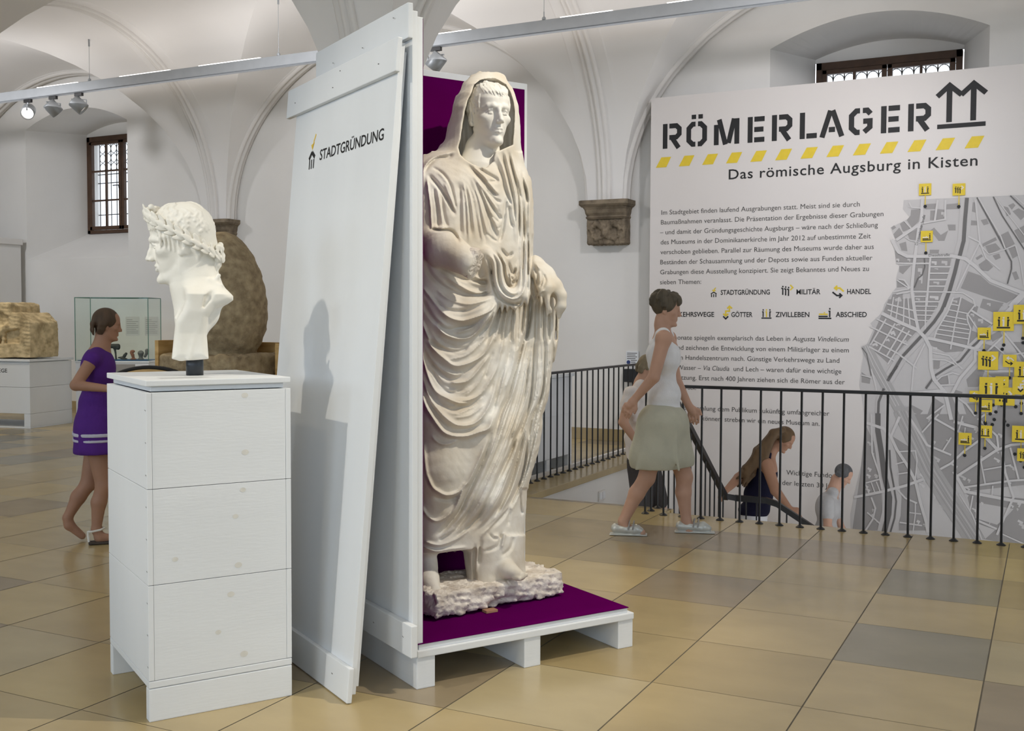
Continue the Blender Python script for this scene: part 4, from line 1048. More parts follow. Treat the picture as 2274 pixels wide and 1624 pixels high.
# small notice and black box on the wall, socket in the stairwell
nt = thing('wall_notice', 'small white printed notice on the wall beside the board', 'notice', (-4.58, WALL_Y, 1.03))
box('plate', (-.082, -.012, -.09), (.082, -.001, .085), M['whitewood'], nt, .001)
for i in range(6):
    bm = bmesh.new(); z = .065 - .022 * i; w_ = .13 * (1 - .15 * (i % 2)); poly(bm, [(-.07 + (.05 if i > 3 else 0), -.0125, z), (-.07 + w_, -.0125, z), (-.07 + w_, -.0125, z - .008), (-.07 + (.05 if i > 3 else 0), -.0125, z - .008)]); finish('printed_line', bm, M['inkgrey'], nt)
bm = bmesh.new(); poly(bm, [(-.05 + .025 * math.cos(t), -.0126, -.05 + .025 * math.sin(t)) for t in [2 * math.pi * k / 18 for k in range(18)]]); finish('round_mark', bm, pmat('blue_ink', (.03, .05, .18), .5, .1, 30), nt)
tag(box('wall_box', (-4.66, WALL_Y - .09, .74), (-4.50, WALL_Y - .001, .90), BK, None, .006), 'black box on the wall below the small white notice', 'box')
so = thing('wall_socket', 'double white switch plate on the stairwell side wall', 'socket', (-3.95, 9.855, -.24))
box('plate', (.0005, -.085, -.05), (.012, .085, .05), M['stucco'], so, .003)
for a in (-.04, .04): box('switch', (.0125, a - .032, -.034), (.017, a + .032, .034), M['whitewood'], so, .002)
# ================================================================= SCULPTED HEADS (shared by statue and bust)
_HZ = np.array([-.52, -.50, -.47, -.44, -.40, -.345, -.30, -.27, -.24, -.20, -.15, -.08, 0, .06, .12, .20, .28, .36, .42, .47, .50, .52])
_HF = np.array([-.16, -.24, -.315, -.338, -.335, -.318, -.335, -.338, -.345, -.345, -.338, -.330, -.328, -.350, -.368, -.365, -.340, -.285, -.215, -.12, -.03, .0])
_HW = np.array([.01, .045, .085, .108, .132, .160, .182, .195, .207, .220, .236, .252, .262, .270, .280, .290, .285, .255, .210, .145, .075, .01])
_HB = np.array([-.10, -.06, -.03, -.01, .02, .06, .09, .11, .13, .17, .23, .32, .385, .40, .41, .41, .385, .335, .27, .19, .11, .02])
def head(v, c, R, s, hair=True, fringe=True, neck=True, seed=2):
    # head of height s (chin to crown), centred at c; local axes: -y face forward, x to the viewer's right, z up
    R = np.array(R); c = np.array(c, float)
    def P(p): return c + R @ (np.array(p, float) * s)
    def B(p, r, kk=.03, mode='add', rot=None):
        Q = R if rot is None else R @ rot
        v.ball(P(p), np.array([r] * 3 if np.isscalar(r) else r) * s, kk * s, Q, mode)
    def K(pts, rs, kk=.03, mode='add'): v.chain([P(p) for p in pts], [r * s for r in rs], kk * s, mode)
    def skull(X, Y, Z):
        x, y, z = (X - c[0]) / s, (Y - c[1]) / s, (Z - c[2]) / s
        lx = R[0][0] * x + R[1][0] * y + R[2][0] * z; ly = R[0][1] * x + R[1][1] * y + R[2][1] * z; lz = R[0][2] * x + R[1][2] * y + R[2][2] * z
        f, w_, b = (np.interp(lz, _HZ, t) for t in (_HF, _HW, _HB))
        yc = np.clip(.02 + .12 * lz, -.06, .08) + (f + b) * .10
        sy = np.where(ly < yc, (yc - ly) / np.maximum(yc - f, .02), (ly - yc) / np.maximum(b - yc, .02))
        e = np.where(ly < yc, 2.25, 2.0)
        n_ = np.power(np.abs(lx / w_) ** e + np.abs(sy) ** e, 1 / e)
        d = (n_ - 1) * np.maximum(np.minimum(w_, np.where(ly < yc, yc - f, b - yc)), .10) * .9
        return (np.maximum(d, np.abs(lz) - .505) * s).astype(np.float32)
    v.put(c - .62 * s, c + .62 * s, skull, 0)
    for m in (-1, 1):
        B((m * .165, -.215, -.080), (.080, .075, .055), .08)
        K([(m * .195, .05, -.20), (m * .150, -.05, -.335), (m * .075, -.22, -.425)], [.035, .035, .035], .06)
        B((m * .112, -.388, .000), (.074, .060, .036), .045, 'sub')
        B((m * .112, -.266, -.004), (.062, .066, .040), .006)
        K([(m * .176, -.285, -.010), (m * .145, -.322, .016), (m * .108, -.334, .024), (m * .062, -.314, -.002)], [.006, .011, .012, .007], .008)
        K([(m * .172, -.284, -.016), (m * .140, -.316, -.028), (m * .104, -.326, -.032), (m * .064, -.312, -.012)], [.005, .007, .007, .005], .010)
        K([(m * .168, -.292, -.012), (m * .140, -.326, .006), (m * .108, -.336, .011), (m * .068, -.320, -.005)], [.0045] * 4, .003, 'sub')
        K([(m * .168, -.292, -.014), (m * .138, -.322, -.020), (m * .106, -.330, -.022), (m * .068, -.320, -.008)], [.0035] * 4, .003, 'sub')
        K([(m * .205, -.235, .055), (m * .150, -.305, .078), (m * .085, -.345, .080), (m * .030, -.356, .064)], [.020, .026, .026, .020], .04)
    K([(0, -.350, .075), (0, -.368, .01), (0, -.398, -.07), (0, -.426, -.130)], [.026, .024, .030, .033], .035)
    K([(0, -.335, -.06), (0, -.365, -.135)], [.035, .044], .03)
    B((0, -.436, -.146), (.034, .036, .030), .02)
    for m in (-1, 1):
        B((m * .040, -.392, -.160), (.026, .036, .024), .018)
        B((m * .020, -.415, -.182), (.010, .016, .008), .006, 'sub')
        K([(m * .068, -.365, -.155), (m * .105, -.315, -.245)], [.004, .006], .04, 'sub')
    K([(-.078, -.318, -.263), (-.036, -.348, -.246), (0, -.353, -.251), (.036, -.348, -.246), (.078, -.318, -.263)], [.006, .014, .013, .014, .006], .02)
    K([(-.066, -.320, -.281), (0, -.348, -.300), (.066, -.320, -.281)], [.008, .019, .008], .02)
    K([(-.086, -.318, -.2695), (-.036, -.364, -.2695), (0, -.370, -.273), (.036, -.364, -.2695), (.086, -.318, -.2695)], [.0055] * 5, .005, 'sub')
    B((0, -.315, -.430), (.060, .040, .045), .05)
    for m in (-1, 1):
        rt_ = rotm(.15, 0, m * .30)
        B((m * .272, .060, -.045), (.032, .070, .110), .02, 'add', rt_)
        B((m * .302, .040, -.035), (.018, .038, .066), .012, 'sub', rt_)
        B((m * .268, .02, -.140), (.022, .028, .030), .02)
    if neck: K([(0, .10, -.16), (0, .11, -.50), (0, .15, -.85)], [.175, .185, .23], .05)
    if hair:
        rg = random.Random(seed)
        # cap of hair and combed wavy locks from the crown
        def hpt(a, e, g): return (.298 * g * math.cos(e) * math.sin(a), .05 - (.405 if abs(a) < 1.57 else .375) * g * math.cos(e) * math.cos(a), .14 + .385 * g * math.sin(e))
        B((0, .055, .15), (.300, .385, .375), .01)
        for i in range(110):
            a = rg.uniform(-3.1, 3.1); e = rg.uniform(.25, 1.35)
            if abs(a) < .75 and e < .75: continue
            pts = []
            for j in range(5):
                pts.append(hpt(a + .13 * math.sin(j * 1.4 + i * 1.7), e - .13 * j, 1.015))
            K(pts, [.006, .016, .020, .017, .004], .008)
    if fringe:
        rg = random.Random(seed + 5)
        for lay, (n_, zt) in enumerate(((10, .150), (9, .205))):
            for i in range(n_):
                x = -.205 + .41 * (i + .5 * lay) / (n_ - 1 + lay); y = 2.1 * x * x
                d = .055 * (1 if x < .06 else -1) * rg.uniform(.6, 1.2)
                K([(x * .75, -.105 + y * .5, .478), (x * .86 - d * .5, -.205 + y * .75, .432), (x * .97 - d * .35, -.290 + y * .95, .360), (x + d * .3, -.346 - .012 * lay + y, .292), (x + d, -.372 - .010 * lay + y, zt + .045 * rg.random())], [.005, .011, .015, .013, .003], .002)
        for m in (-1, 1):
            for j in range(4):
                K([(m * (.235 + .018 * j), -.20 + .065 * j, .26 - .02 * j), (m * (.252 + .016 * j), -.19 + .065 * j, .15 - .02 * j), (m * (.250 + .012 * j), -.205 + .065 * j, .04 - .035 * j)], [.018, .020, .005], .008)

# ================================================================= DRAPED MARBLE STATUE
SC = FL + Uv * .55 + Vv * .50
DV = math.hypot(SC.x, SC.y)
vdir = Vector((SC.x / DV, SC.y / DV, 0)); wdir = Vector((vdir.y, -vdir.x, 0))
SR = math.atan2(wdir.y, wdir.x)
# traced image pixels -> metres in the plane of the statue's axis
def from_px(px, py):
    p = on_plane(px, py, SC, vdir) - SC
    return p.dot(wdir), p.z
_w0, _z0 = from_px(1000, 700); _w1, _z1 = from_px(1100, 800)
KX, KZ = 100 / (_w1 - _w0), 100 / (_z1 - _z0)
def to_px(W, Z): return 1000 + (W - _w0) * KX, 700 + (Z - _z0) * KZ
def wz(px, py, d=0.0):
    # position at depth d behind the axis plane for an image pixel
    W, Z = _w0 + (px - 1000) / KX, _z0 + (py - 700) / KZ
    q = (DV + d) / DV
    return (W * q, d, EYE + (Z - EYE) * q)

FA, FB, FC, FD, FE = (930, 340, 8.1214), (930, 520, 6.767), (930, 740, 6.767), (930, 960, 6.767), (930, 1180, 6.688)  # image crops: left, top, zoom
# folds traced in image crop pixels: (crop, height in mm, width, points); negative height = groove
FOLDS = [
 (FA, -11, 26, [(250, 275), (430, 390), (560, 580), (600, 700), (650, 900), (690, 1100)]), (FA, -15, 34, [(180, 420), (330, 580), (480, 800), (590, 980), (660, 1130)]), (FA, 10, 22, [(150, 470), (190, 800), (215, 1000), (235, 1370)]),
 (FA, -9, 55, [(720, 560), (740, 800), (740, 1200), (760, 1500)]), (FA, -10, 32, [(830, 620), (880, 850), (910, 1100), (930, 1500)]), (FA, -10, 32, [(900, 480), (1020, 800), (1060, 1000), (1130, 1300), (1200, 1620)]), (FA, -13, 36, [(1060, 620), (1180, 900), (1300, 1250), (1430, 1580)]),
 (FA, -13, 38, [(1120, 640), (1300, 940), (1440, 1160), (1480, 1170)]), (FA, -8, 28, [(1180, 600), (1350, 900), (1450, 1090)]), (FA, -15, 40, [(870, 230), (1100, 450), (1260, 640), (1400, 790)]), (FA, -13, 32, [(1000, 250), (1200, 370), (1400, 490), (1330, 520), (1210, 520)]), (FA, -11, 28, [(1190, 650), (1280, 750), (1400, 860), (1460, 880)]),
 (FA, -9, 24, [(1250, 1070), (1340, 1170), (1430, 1240)]), (FA, -9, 24, [(1220, 1450), (1320, 1540), (1410, 1590)]), (FA, -5, 20, [(1360, 1350), (1420, 1360), (1470, 1330)]),
 (FA, 10, 30, [(1010, 290), (1180, 440), (1330, 640), (1420, 740)]), (FA, 9, 28, [(980, 430), (1180, 700), (1330, 900), (1440, 1060)]), (FA, 9, 30, [(800, 560), (850, 800), (890, 1200), (900, 1600)]), (FA, 9, 30, [(940, 560), (1040, 900), (1110, 1300), (1150, 1600)]), (FA, 9, 30, [(1080, 560), (1240, 960), (1330, 1160), (1430, 1400)]), (FA, 7, 30, [(470, 560), (560, 800), (650, 1050)]), (FA, 7, 30, [(330, 330), (500, 520), (560, 700), (620, 950)]),
 (FA, -13, 34, [(1350, 150), (1480, 400), (1540, 640), (1620, 820), (1680, 930)]), (FA, -13, 30, [(1490, 0), (1560, 300), (1640, 620), (1700, 900), (1720, 1200)]), (FA, -15, 32, [(1600, 0), (1680, 300), (1760, 640), (1800, 1000), (1800, 1620)]), (FA, -14, 32, [(1740, 450), (1800, 620), (1850, 900), (1880, 1300), (1890, 1620)]), (FA, -8, 26, [(1840, 300), (1900, 600), (1960, 900)]),
 (FA, -14, 30, [(1580, 800), (1540, 1100), (1500, 1400), (1440, 1600)]), (FA, -13, 30, [(1610, 950), (1640, 1200), (1680, 1310)]), (FA, 11, 30, [(1400, 30), (1520, 300), (1600, 600), (1640, 760), (1700, 1000), (1740, 1600)]), (FA, 11, 30, [(1550, 0), (1620, 300), (1690, 560), (1750, 900), (1760, 1620)]), (FA, 10, 30, [(1660, 60), (1720, 300), (1820, 640), (1845, 900), (1840, 1600)]), (FA, 10, 34, [(1800, 300), (1900, 500), (1980, 800), (1970, 1600)]),
 (FA, -16, 28, [(200, 1375), (380, 1400), (560, 1400), (660, 1480), (720, 1600)]), (FA, -8, 26, [(270, 640), (330, 1000), (350, 1350)]), (FA, -8, 26, [(400, 700), (450, 1100), (520, 1330)]), (FA, 6, 24, [(330, 650), (390, 1000), (430, 1330)]), (FA, -9, 30, [(600, 40), (520, 100), (330, 110), (180, 230), (60, 400)]), (FA, 10, 34, [(640, 0), (420, 50), (230, 130), (110, 270), (60, 500)]),
 (FB, 12, 24, [(1060, 320), (1130, 420), (1150, 650), (1190, 800), (1280, 920), (1420, 970), (1540, 900), (1590, 700), (1590, 300)]), (FB, 12, 24, [(1130, 290), (1220, 440), (1240, 640), (1290, 800), (1400, 890), (1500, 850), (1540, 600)]), (FB, 11, 22, [(1180, 250), (1300, 440), (1330, 600), (1390, 690), (1460, 640), (1480, 400)]), (FB, -12, 18, [(1100, 300), (1175, 430), (1195, 650), (1240, 800), (1340, 910), (1470, 900), (1560, 700)]), (FB, -12, 18, [(1160, 270), (1260, 440), (1285, 620), (1340, 770), (1440, 760), (1500, 560)]),
 (FB, -14, 22, [(1230, 220), (1330, 330), (1400, 280)]), (FB, -14, 22, [(1340, 430), (1400, 590), (1450, 520)]), (FB, -14, 22, [(1380, 640), (1430, 745), (1470, 680)]), (FB, -18, 26, [(1010, 330), (1075, 450), (1100, 640), (1140, 820), (1210, 950), (1340, 1040), (1500, 1050), (1560, 960)]),
 (FB, 13, 26, [(370, 620), (560, 740), (760, 850), (900, 885), (1000, 850)]), (FB, 10, 26, [(720, 700), (900, 760), (1000, 775)]), (FB, 9, 22, [(850, 640), (920, 670), (1000, 655)]), (FB, 16, 34, [(240, 1060), (440, 1240), (640, 1300), (850, 1250), (1060, 1160), (1150, 1050)]), (FB, 16, 34, [(250, 1360), (400, 1510), (620, 1575), (820, 1520), (1010, 1300), (1160, 1080)]),
 (FB, -13, 34, [(100, 430), (200, 640), (400, 800), (600, 890), (850, 910), (1080, 880)]), (FB, 8, 26, [(270, 840), (420, 960), (640, 1040), (850, 1040), (1100, 960)]), (FB, -11, 30, [(200, 950), (400, 1120), (600, 1160), (800, 1120), (1000, 1020)]), (FB, -12, 34, [(240, 1300), (400, 1420), (620, 1410), (820, 1370), (1040, 1200)]), (FB, 8, 26, [(560, 1490), (800, 1400), (1080, 1180)]), (FB, 11, 26, [(30, 1290), (100, 1450), (170, 1620)]), (FB, 9, 30, [(60, 800), (200, 980), (330, 1140)]), (FB, -10, 30, [(60, 1000), (180, 1220), (300, 1360)]),
 (FB, -12, 30, [(300, 520), (520, 620), (760, 700), (1040, 720)]), (FB, -10, 26, [(380, 700), (620, 840), (860, 930), (1080, 880)]),
 (FB, -11, 30, [(1230, 1000), (1200, 1200), (1080, 1500), (1000, 1624)]), (FB, -11, 30, [(1300, 1030), (1260, 1300), (1230, 1624)]), (FB, -11, 28, [(1380, 1040), (1330, 1300), (1290, 1624)]), (FB, -10, 26, [(1420, 1100), (1400, 1350), (1380, 1624)]), (FB, -11, 28, [(1500, 1050), (1480, 1624)]), (FB, -15, 30, [(1690, 900), (1660, 1300), (1600, 1624)]), (FB, -11, 26, [(1590, 1000), (1560, 1300), (1550, 1500)]), (FB, -12, 28, [(1780, 1000), (1760, 1624)]), (FB, -12, 28, [(1880, 900), (1890, 1200), (1880, 1624)]), (FB, -12, 26, [(1960, 1180), (1960, 1624)]), (FB, -12, 26, [(2060, 1150), (2050, 1624)]),
 (FB, 10, 30, [(1150, 1100), (1080, 1350), (930, 1600)]), (FB, 10, 28, [(1270, 1060), (1200, 1400), (1130, 1624)]), (FB, 9, 26, [(1345, 1050), (1290, 1400), (1260, 1624)]), (FB, 9, 26, [(1440, 1050), (1430, 1624)]), (FB, 9, 26, [(1640, 900), (1610, 1300), (1575, 1500)]), (FB, 9, 26, [(1830, 900), (1825, 1624)]), (FB, 9, 24, [(1925, 1050), (1920, 1624)]),
 (FB, -10, 24, [(1720, 480), (1780, 620), (1770, 760)]), (FB, -9, 22, [(1800, 520), (1850, 640), (1820, 800)]), (FB, -9, 20, [(1870, 600), (1900, 700), (1850, 820)]), (FB, 8, 22, [(1740, 420), (1820, 560), (1810, 740)]), (FB, -12, 24, [(1700, 600), (1720, 850), (1760, 1000)]), (FB, 9, 22, [(1880, 830), (1800, 900), (1760, 1000)]),
 (FC, 16, 36, [(110, 0), (200, 210), (400, 400), (550, 490), (760, 450), (960, 330), (1090, 130), (1140, 0)]), (FC, 15, 34, [(40, 200), (110, 560), (240, 860), (440, 990), (620, 1055), (780, 1050)]), (FC, 13, 34, [(440, 990), (700, 1020), (920, 930), (1050, 760), (1180, 520), (1230, 300), (1280, 0)]), (FC, 13, 32, [(480, 730), (570, 750), (750, 710), (940, 500), (1060, 330)]), (FC, 16, 36, [(40, 580), (150, 950), (280, 1150), (480, 1340), (640, 1400), (850, 1360), (1010, 1180), (1110, 960), (1180, 750)]),
 (FC, 22, 40, [(30, 850), (100, 1080), (180, 1230), (350, 1470), (500, 1550), (700, 1560), (900, 1500), (1060, 1430), (1140, 1200)]), (FC, 8, 26, [(600, 1220), (800, 1120), (960, 960)]), (FC, 7, 24, [(700, 950), (860, 800), (1000, 560)]), (FC, 8, 26, [(430, 410), (700, 340), (900, 180), (1020, 40)]), (FC, 7, 26, [(540, 1280), (780, 1240), (980, 1080)]),
 (FC, -11, 32, [(120, 80), (250, 180), (500, 280), (640, 270), (760, 190)]), (FC, -12, 36, [(100, 300), (250, 520), (430, 680), (560, 690), (740, 570), (900, 420)]), (FC, -10, 34, [(180, 520), (320, 780), (500, 900), (700, 840)]), (FC, -12, 36, [(150, 820), (300, 1040), (480, 1160), (640, 1120), (820, 1080), (980, 900)]), (FC, -12, 34, [(100, 880), (240, 1180), (430, 1400), (560, 1470), (800, 1440), (1000, 1330)]), (FC, -9, 26, [(1120, 270), (1020, 560), (1000, 660)]),
 (FC, -20, 34, [(1600, 0), (1520, 330), (1430, 650), (1350, 950), (1240, 1200), (1130, 1624)]), (FC, -10, 30, [(1380, 100), (1340, 400), (1220, 700), (1160, 1000), (1100, 1250)]), (FC, -10, 30, [(1640, 100), (1550, 500), (1480, 850), (1340, 1300), (1240, 1624)]), (FC, -12, 30, [(1750, 0), (1720, 500), (1680, 1000), (1560, 1400), (1460, 1624)]), (FC, -12, 30, [(1900, 0), (1890, 500), (1860, 900), (1700, 1300), (1660, 1624)]), (FC, -10, 28, [(2010, 0), (2000, 450), (1900, 1000), (1830, 1400)]), (FC, -9, 24, [(1480, 0), (1480, 230)]), (FC, -9, 26, [(1260, 250), (1180, 550), (1080, 850)]),
 (FC, 12, 30, [(1560, 400), (1480, 700), (1400, 950), (1290, 1200), (1180, 1550)]), (FC, 10, 30, [(1700, 300), (1640, 900), (1500, 1300), (1400, 1600)]), (FC, 10, 30, [(1820, 300), (1790, 900), (1650, 1300), (1590, 1600)]), (FC, 10, 30, [(1950, 600), (1880, 1000), (1790, 1350), (1730, 1600)]), (FC, 9, 30, [(1330, 400), (1250, 800), (1160, 1100)]), (FC, 8, 28, [(1450, 200), (1400, 550), (1290, 850)]),
 (FD, -22, 40, [(1110, 0), (1010, 350), (880, 650), (740, 950), (600, 1230), (420, 1450), (280, 1580)]), (FD, -14, 36, [(1290, 0), (1150, 370), (980, 750), (820, 1080), (680, 1330), (480, 1600)]), (FD, -15, 36, [(1480, 0), (1390, 300), (1230, 650), (1080, 980), (860, 1350), (560, 1600)]), (FD, -16, 34, [(1580, 50), (1500, 350), (1390, 750), (1260, 1080), (1150, 1300)]), (FD, -14, 34, [(1640, 100), (1600, 500), (1500, 850), (1300, 1250), (1050, 1500)]), (FD, -9, 26, [(1700, 250), (1640, 550), (1550, 800)]),
 (FD, 14, 32, [(1060, 100), (930, 400), (760, 750), (680, 850), (560, 1150), (400, 1380)]), (FD, 11, 32, [(1200, 50), (1070, 400), (900, 800), (700, 1200), (520, 1450)]), (FD, 11, 32, [(1390, 0), (1260, 400), (1080, 800), (920, 1130), (700, 1450)]), (FD, 11, 32, [(1540, 0), (1440, 350), (1300, 700), (1180, 1000), (1000, 1300)]),
 (FD, 15, 30, [(110, 600), (200, 830), (320, 930), (440, 970), (600, 920), (720, 790)]), (FD, 11, 28, [(40, 1130), (120, 1270), (250, 1360), (400, 1310), (540, 1150)]), (FD, 8, 26, [(190, 60), (300, 170), (440, 190), (600, 120)]), (FD, 8, 30, [(80, 200), (100, 500), (140, 750)]), (FD, -9, 30, [(250, 1000), (420, 1040), (600, 1000)]), (FD, -9, 24, [(1520, 850), (1540, 1150), (1560, 1250)]), (FD, -9, 26, [(1380, 1150), (1350, 1420)]), (FD, 9, 30, [(1420, 1080), (1200, 1330), (960, 1580)]),
 (FE, -10, 26, [(300, 170), (460, 80), (560, 0)]), (FE, 9, 26, [(80, 180), (300, 240), (560, 150), (760, 0)]), (FE, 12, 26, [(30, 250), (250, 330), (450, 305), (720, 270)]), (FE, -11, 26, [(840, 250), (830, 560), (850, 700)]), (FE, -10, 26, [(930, 150), (900, 520)]), (FE, -10, 26, [(1230, 60), (1190, 250), (1000, 330)]), (FE, -9, 24, [(1060, 80), (1120, 140), (1180, 140)]), (FE, 8, 24, [(880, 300), (860, 640)]), (FE, -9, 26, [(1420, 120), (1370, 300), (1250, 400)]), (FE, 8, 24, [(1290, 60), (1240, 280)]),
]
# fine secondary folds between the long falling folds and between the swags
def crop_px(f, pts): return [(f[0] + a / f[2], f[1] + b / f[2]) for a, b in pts]
def between(a, b, t, n=9):
    def rs(L):
        d = [0]
        for p, q in zip(L, L[1:]): d.append(d[-1] + math.hypot(q[0] - p[0], q[1] - p[1]))
        return [(np.interp(d[-1] * i / (n - 1), d, [p[0] for p in L]), np.interp(d[-1] * i / (n - 1), d, [p[1] for p in L])) for i in range(n)]
    return [(p[0] * (1 - t) + q[0] * t, p[1] * (1 - t) + q[1] * t) for p, q in zip(rs(a), rs(b))]
LONG = [crop_px(FC, [(1600, 0), (1520, 330), (1430, 650), (1350, 950), (1240, 1200), (1130, 1600)]) + crop_px(FD, [(1010, 350), (880, 650), (740, 950), (600, 1230), (420, 1450), (280, 1580)]),
        crop_px(FC, [(1640, 100), (1550, 500), (1480, 850), (1340, 1300), (1240, 1600)]) + crop_px(FD, [(1150, 370), (980, 750), (820, 1080), (680, 1330), (480, 1600)]),
        crop_px(FC, [(1750, 0), (1720, 500), (1680, 1000), (1560, 1400), (1460, 1600)]) + crop_px(FD, [(1390, 300), (1230, 650), (1080, 980), (860, 1350), (560, 1600)]),
        crop_px(FC, [(1900, 0), (1890, 500), (1860, 900), (1700, 1300), (1660, 1600)]) + crop_px(FD, [(1600, 500), (1500, 850), (1300, 1250), (1050, 1500)]),
        crop_px(FC, [(2040, 0), (2010, 450), (1930, 1000), (1840, 1400)]) + crop_px(FD, [(1720, 400), (1640, 700), (1480, 1100), (1250, 1400)])]
SW = [crop_px(FB, [(240, 1060), (440, 1240), (640, 1300), (850, 1250), (1060, 1160)]), crop_px(FB, [(250, 1360), (400, 1510), (620, 1575), (820, 1520), (1010, 1300)]), crop_px(FC, [(110, 0), (200, 210), (400, 400), (550, 490), (760, 450), (960, 330)]),
      crop_px(FC, [(60, 300), (240, 640), (480, 730), (570, 750), (750, 710), (940, 500)]), crop_px(FC, [(40, 200), (110, 560), (240, 860), (440, 990), (620, 1055), (900, 960)]), crop_px(FC, [(40, 580), (150, 950), (280, 1150), (480, 1340), (640, 1400), (850, 1360), (1010, 1180)]), crop_px(FC, [(30, 850), (100, 1080), (180, 1230), (350, 1470), (500, 1550), (700, 1560), (900, 1500)])]
FINE = []
for a, b in zip(LONG, LONG[1:]):
    for t, am in ((.25, -6), (.42, 6), (.60, -6), (.80, 6)): FINE.append(((0, 0, 1.0), am, 3.6, between(a, b, t, 14)))
for a, b in zip(SW, SW[1:]):
    for t, am in ((.40, -4), (.58, 4.5)): FINE.append(((0, 0, 1.0), am, 4.2, between(a, b, t, 9)))
UP = [crop_px(FA, [(720, 560), (740, 800), (740, 1200), (760, 1500)]), crop_px(FA, [(830, 620), (880, 850), (910, 1100), (930, 1500)]), crop_px(FA, [(900, 480), (1020, 800), (1060, 1000), (1130, 1300), (1200, 1600)]), crop_px(FA, [(1060, 620), (1180, 900), (1300, 1250), (1430, 1580)])]
for a, b in zip(UP, UP[1:]):
    for t, am in ((.35, 5), (.65, -5)): FINE.append(((0, 0, 1.0), am, 3.6, between(a, b, t, 9)))
VU = [crop_px(FB, [(1500, 0), (1490, 400), (1500, 640)]), crop_px(FB, [(1580, 0), (1590, 400), (1590, 900)]), crop_px(FB, [(1650, 0), (1650, 400), (1640, 900)]), crop_px(FB, [(1700, 0), (1700, 400), (1690, 900)])]
for a, b in zip(VU, VU[1:]):
    FINE.append(((0, 0, 1.0), 7, 4.0, between(a, b, .35, 6))); FINE.append(((0, 0, 1.0), -9, 4.0, between(a, b, .75, 6)))
GX, GY = 850, 150
gw, gh = 430, 1130
ridge_map = np.zeros((gh, gw), np.float32); groove_map = np.zeros((gh, gw), np.float32)
for (x0, y0, k), amp, wd, pts in FOLDS + FINE:
    P = [(x0 + a / k, y0 + b / k) for a, b in pts]
    # smooth the traced line with a spline through its points
    Q = []
    n = len(P)
    for i in range(n - 1):
        p0, p1, p2, p3 = P[max(i - 1, 0)], P[i], P[i + 1], P[min(i + 2, n - 1)]
        for j in range(5):
            t = j / 5
            Q.append(tuple(.5 * (2 * p1[d] + (p2[d] - p0[d]) * t + (2 * p0[d] - 5 * p1[d] + 4 * p2[d] - p3[d]) * t * t + (3 * p1[d] - p0[d] - 3 * p2[d] + p3[d]) * t ** 3) for d in (0, 1)))
    Q.append(P[-1])
    W = max(wd / k * 1.7, 4.2); m = len(Q) - 1
    for i in range(m):
        (ax_, ay_), (bx_, by_) = Q[i], Q[i + 1]
        xa, xb = int(max(0, min(ax_, bx_) - W - GX)), int(min(gw, max(ax_, bx_) + W + 2 - GX))
        ya, yb = int(max(0, min(ay_, by_) - W - GY)), int(min(gh, max(ay_, by_) + W + 2 - GY))
        if xa >= xb or ya >= yb: continue
        yy, xx = np.mgrid[ya:yb, xa:xb].astype(np.float32); xx += GX; yy += GY
        dx, dy = bx_ - ax_, by_ - ay_; L2 = dx * dx + dy * dy + 1e-6
        t = np.clip(((xx - ax_) * dx + (yy - ay_) * dy) / L2, 0, 1)
        dd = np.hypot(xx - ax_ - t * dx, yy - ay_ - t * dy)
        taper = np.clip(np.minimum(i + t + .4, m - i - t + .4) / (m * .16 + .3), .1, 1)
        q = np.clip(1 - dd / W, 0, 1)
        if amp > 0: h = amp * taper * q ** 1.7; M_ = ridge_map
        else: h = -amp * taper * q ** 1.3; M_ = groove_map
        M_[ya:yb, xa:xb] = np.maximum(M_[ya:yb, xa:xb], h)
fold_map = (ridge_map * 1.45 - groove_map * 1.5) * .001

# outline of the draped figure in image pixels: row, left, right, then in metres half depth, depth of axis
OUT = [(340, 960, 1158, .10, .02), (362, 925, 1161, .15, .02), (385, 906, 1171, .18, .02), (405, 896, 1178, .195, .015), (450, 892, 1183, .205, .01), (520, 893, 1184, .205, .01), (600, 898, 1183, .21, .01), (680, 903, 1186, .215, .0), (760, 908, 1190, .215, .0), (850, 912, 1196, .21, .0),
       (940, 917, 1194, .205, .0), (1020, 921, 1187, .20, .0), (1080, 924, 1172, .20, .0), (1130, 926, 1170, .20, .0), (1180, 929, 1166, .195, .0), (1222, 932, 1164, .19, .0), (1240, 934, 1164, .19, .0)]
HANG = [(575, 1168, 1188, .08, .10), (600, 1160, 1206, .09, .10), (640, 1160, 1236, .10, .10), (690, 1160, 1243, .11, .10), (755, 1160, 1240, .12, .10), (815, 1160, 1230, .12, .10), (880, 1160, 1219, .12, .10), (932, 1158, 1208, .12, .10), (1000, 1155, 1198, .12, .10), (1055, 1150, 1180, .12, .10), (1085, 1150, 1172, .11, .10)]
LOW = [(1195, 1030, 1167, .15, .0), (1225, 1038, 1166, .15, .0), (1260, 1042, 1168, .145, .0), (1300, 1048, 1172, .145, .0), (1330, 1048, 1174, .145, .0)]
def sm_table(table):
    # resample an outline table finely and smooth it
    T = np.array(table, float); yy = np.arange(T[0, 0], T[-1, 0] + .5, 1.0)
    out = [yy]
    for i in range(1, T.shape[1]):
        c = np.interp(yy, T[:, 0], T[:, i]); p = np.r_[2 * c[0] - c[9:0:-1], c, 2 * c[-1] - c[-2:-11:-1]]
        w_ = np.hanning(19); w_ /= w_.sum(); out.append(np.convolve(p, w_, 'valid'))
    return np.stack(out, 1)
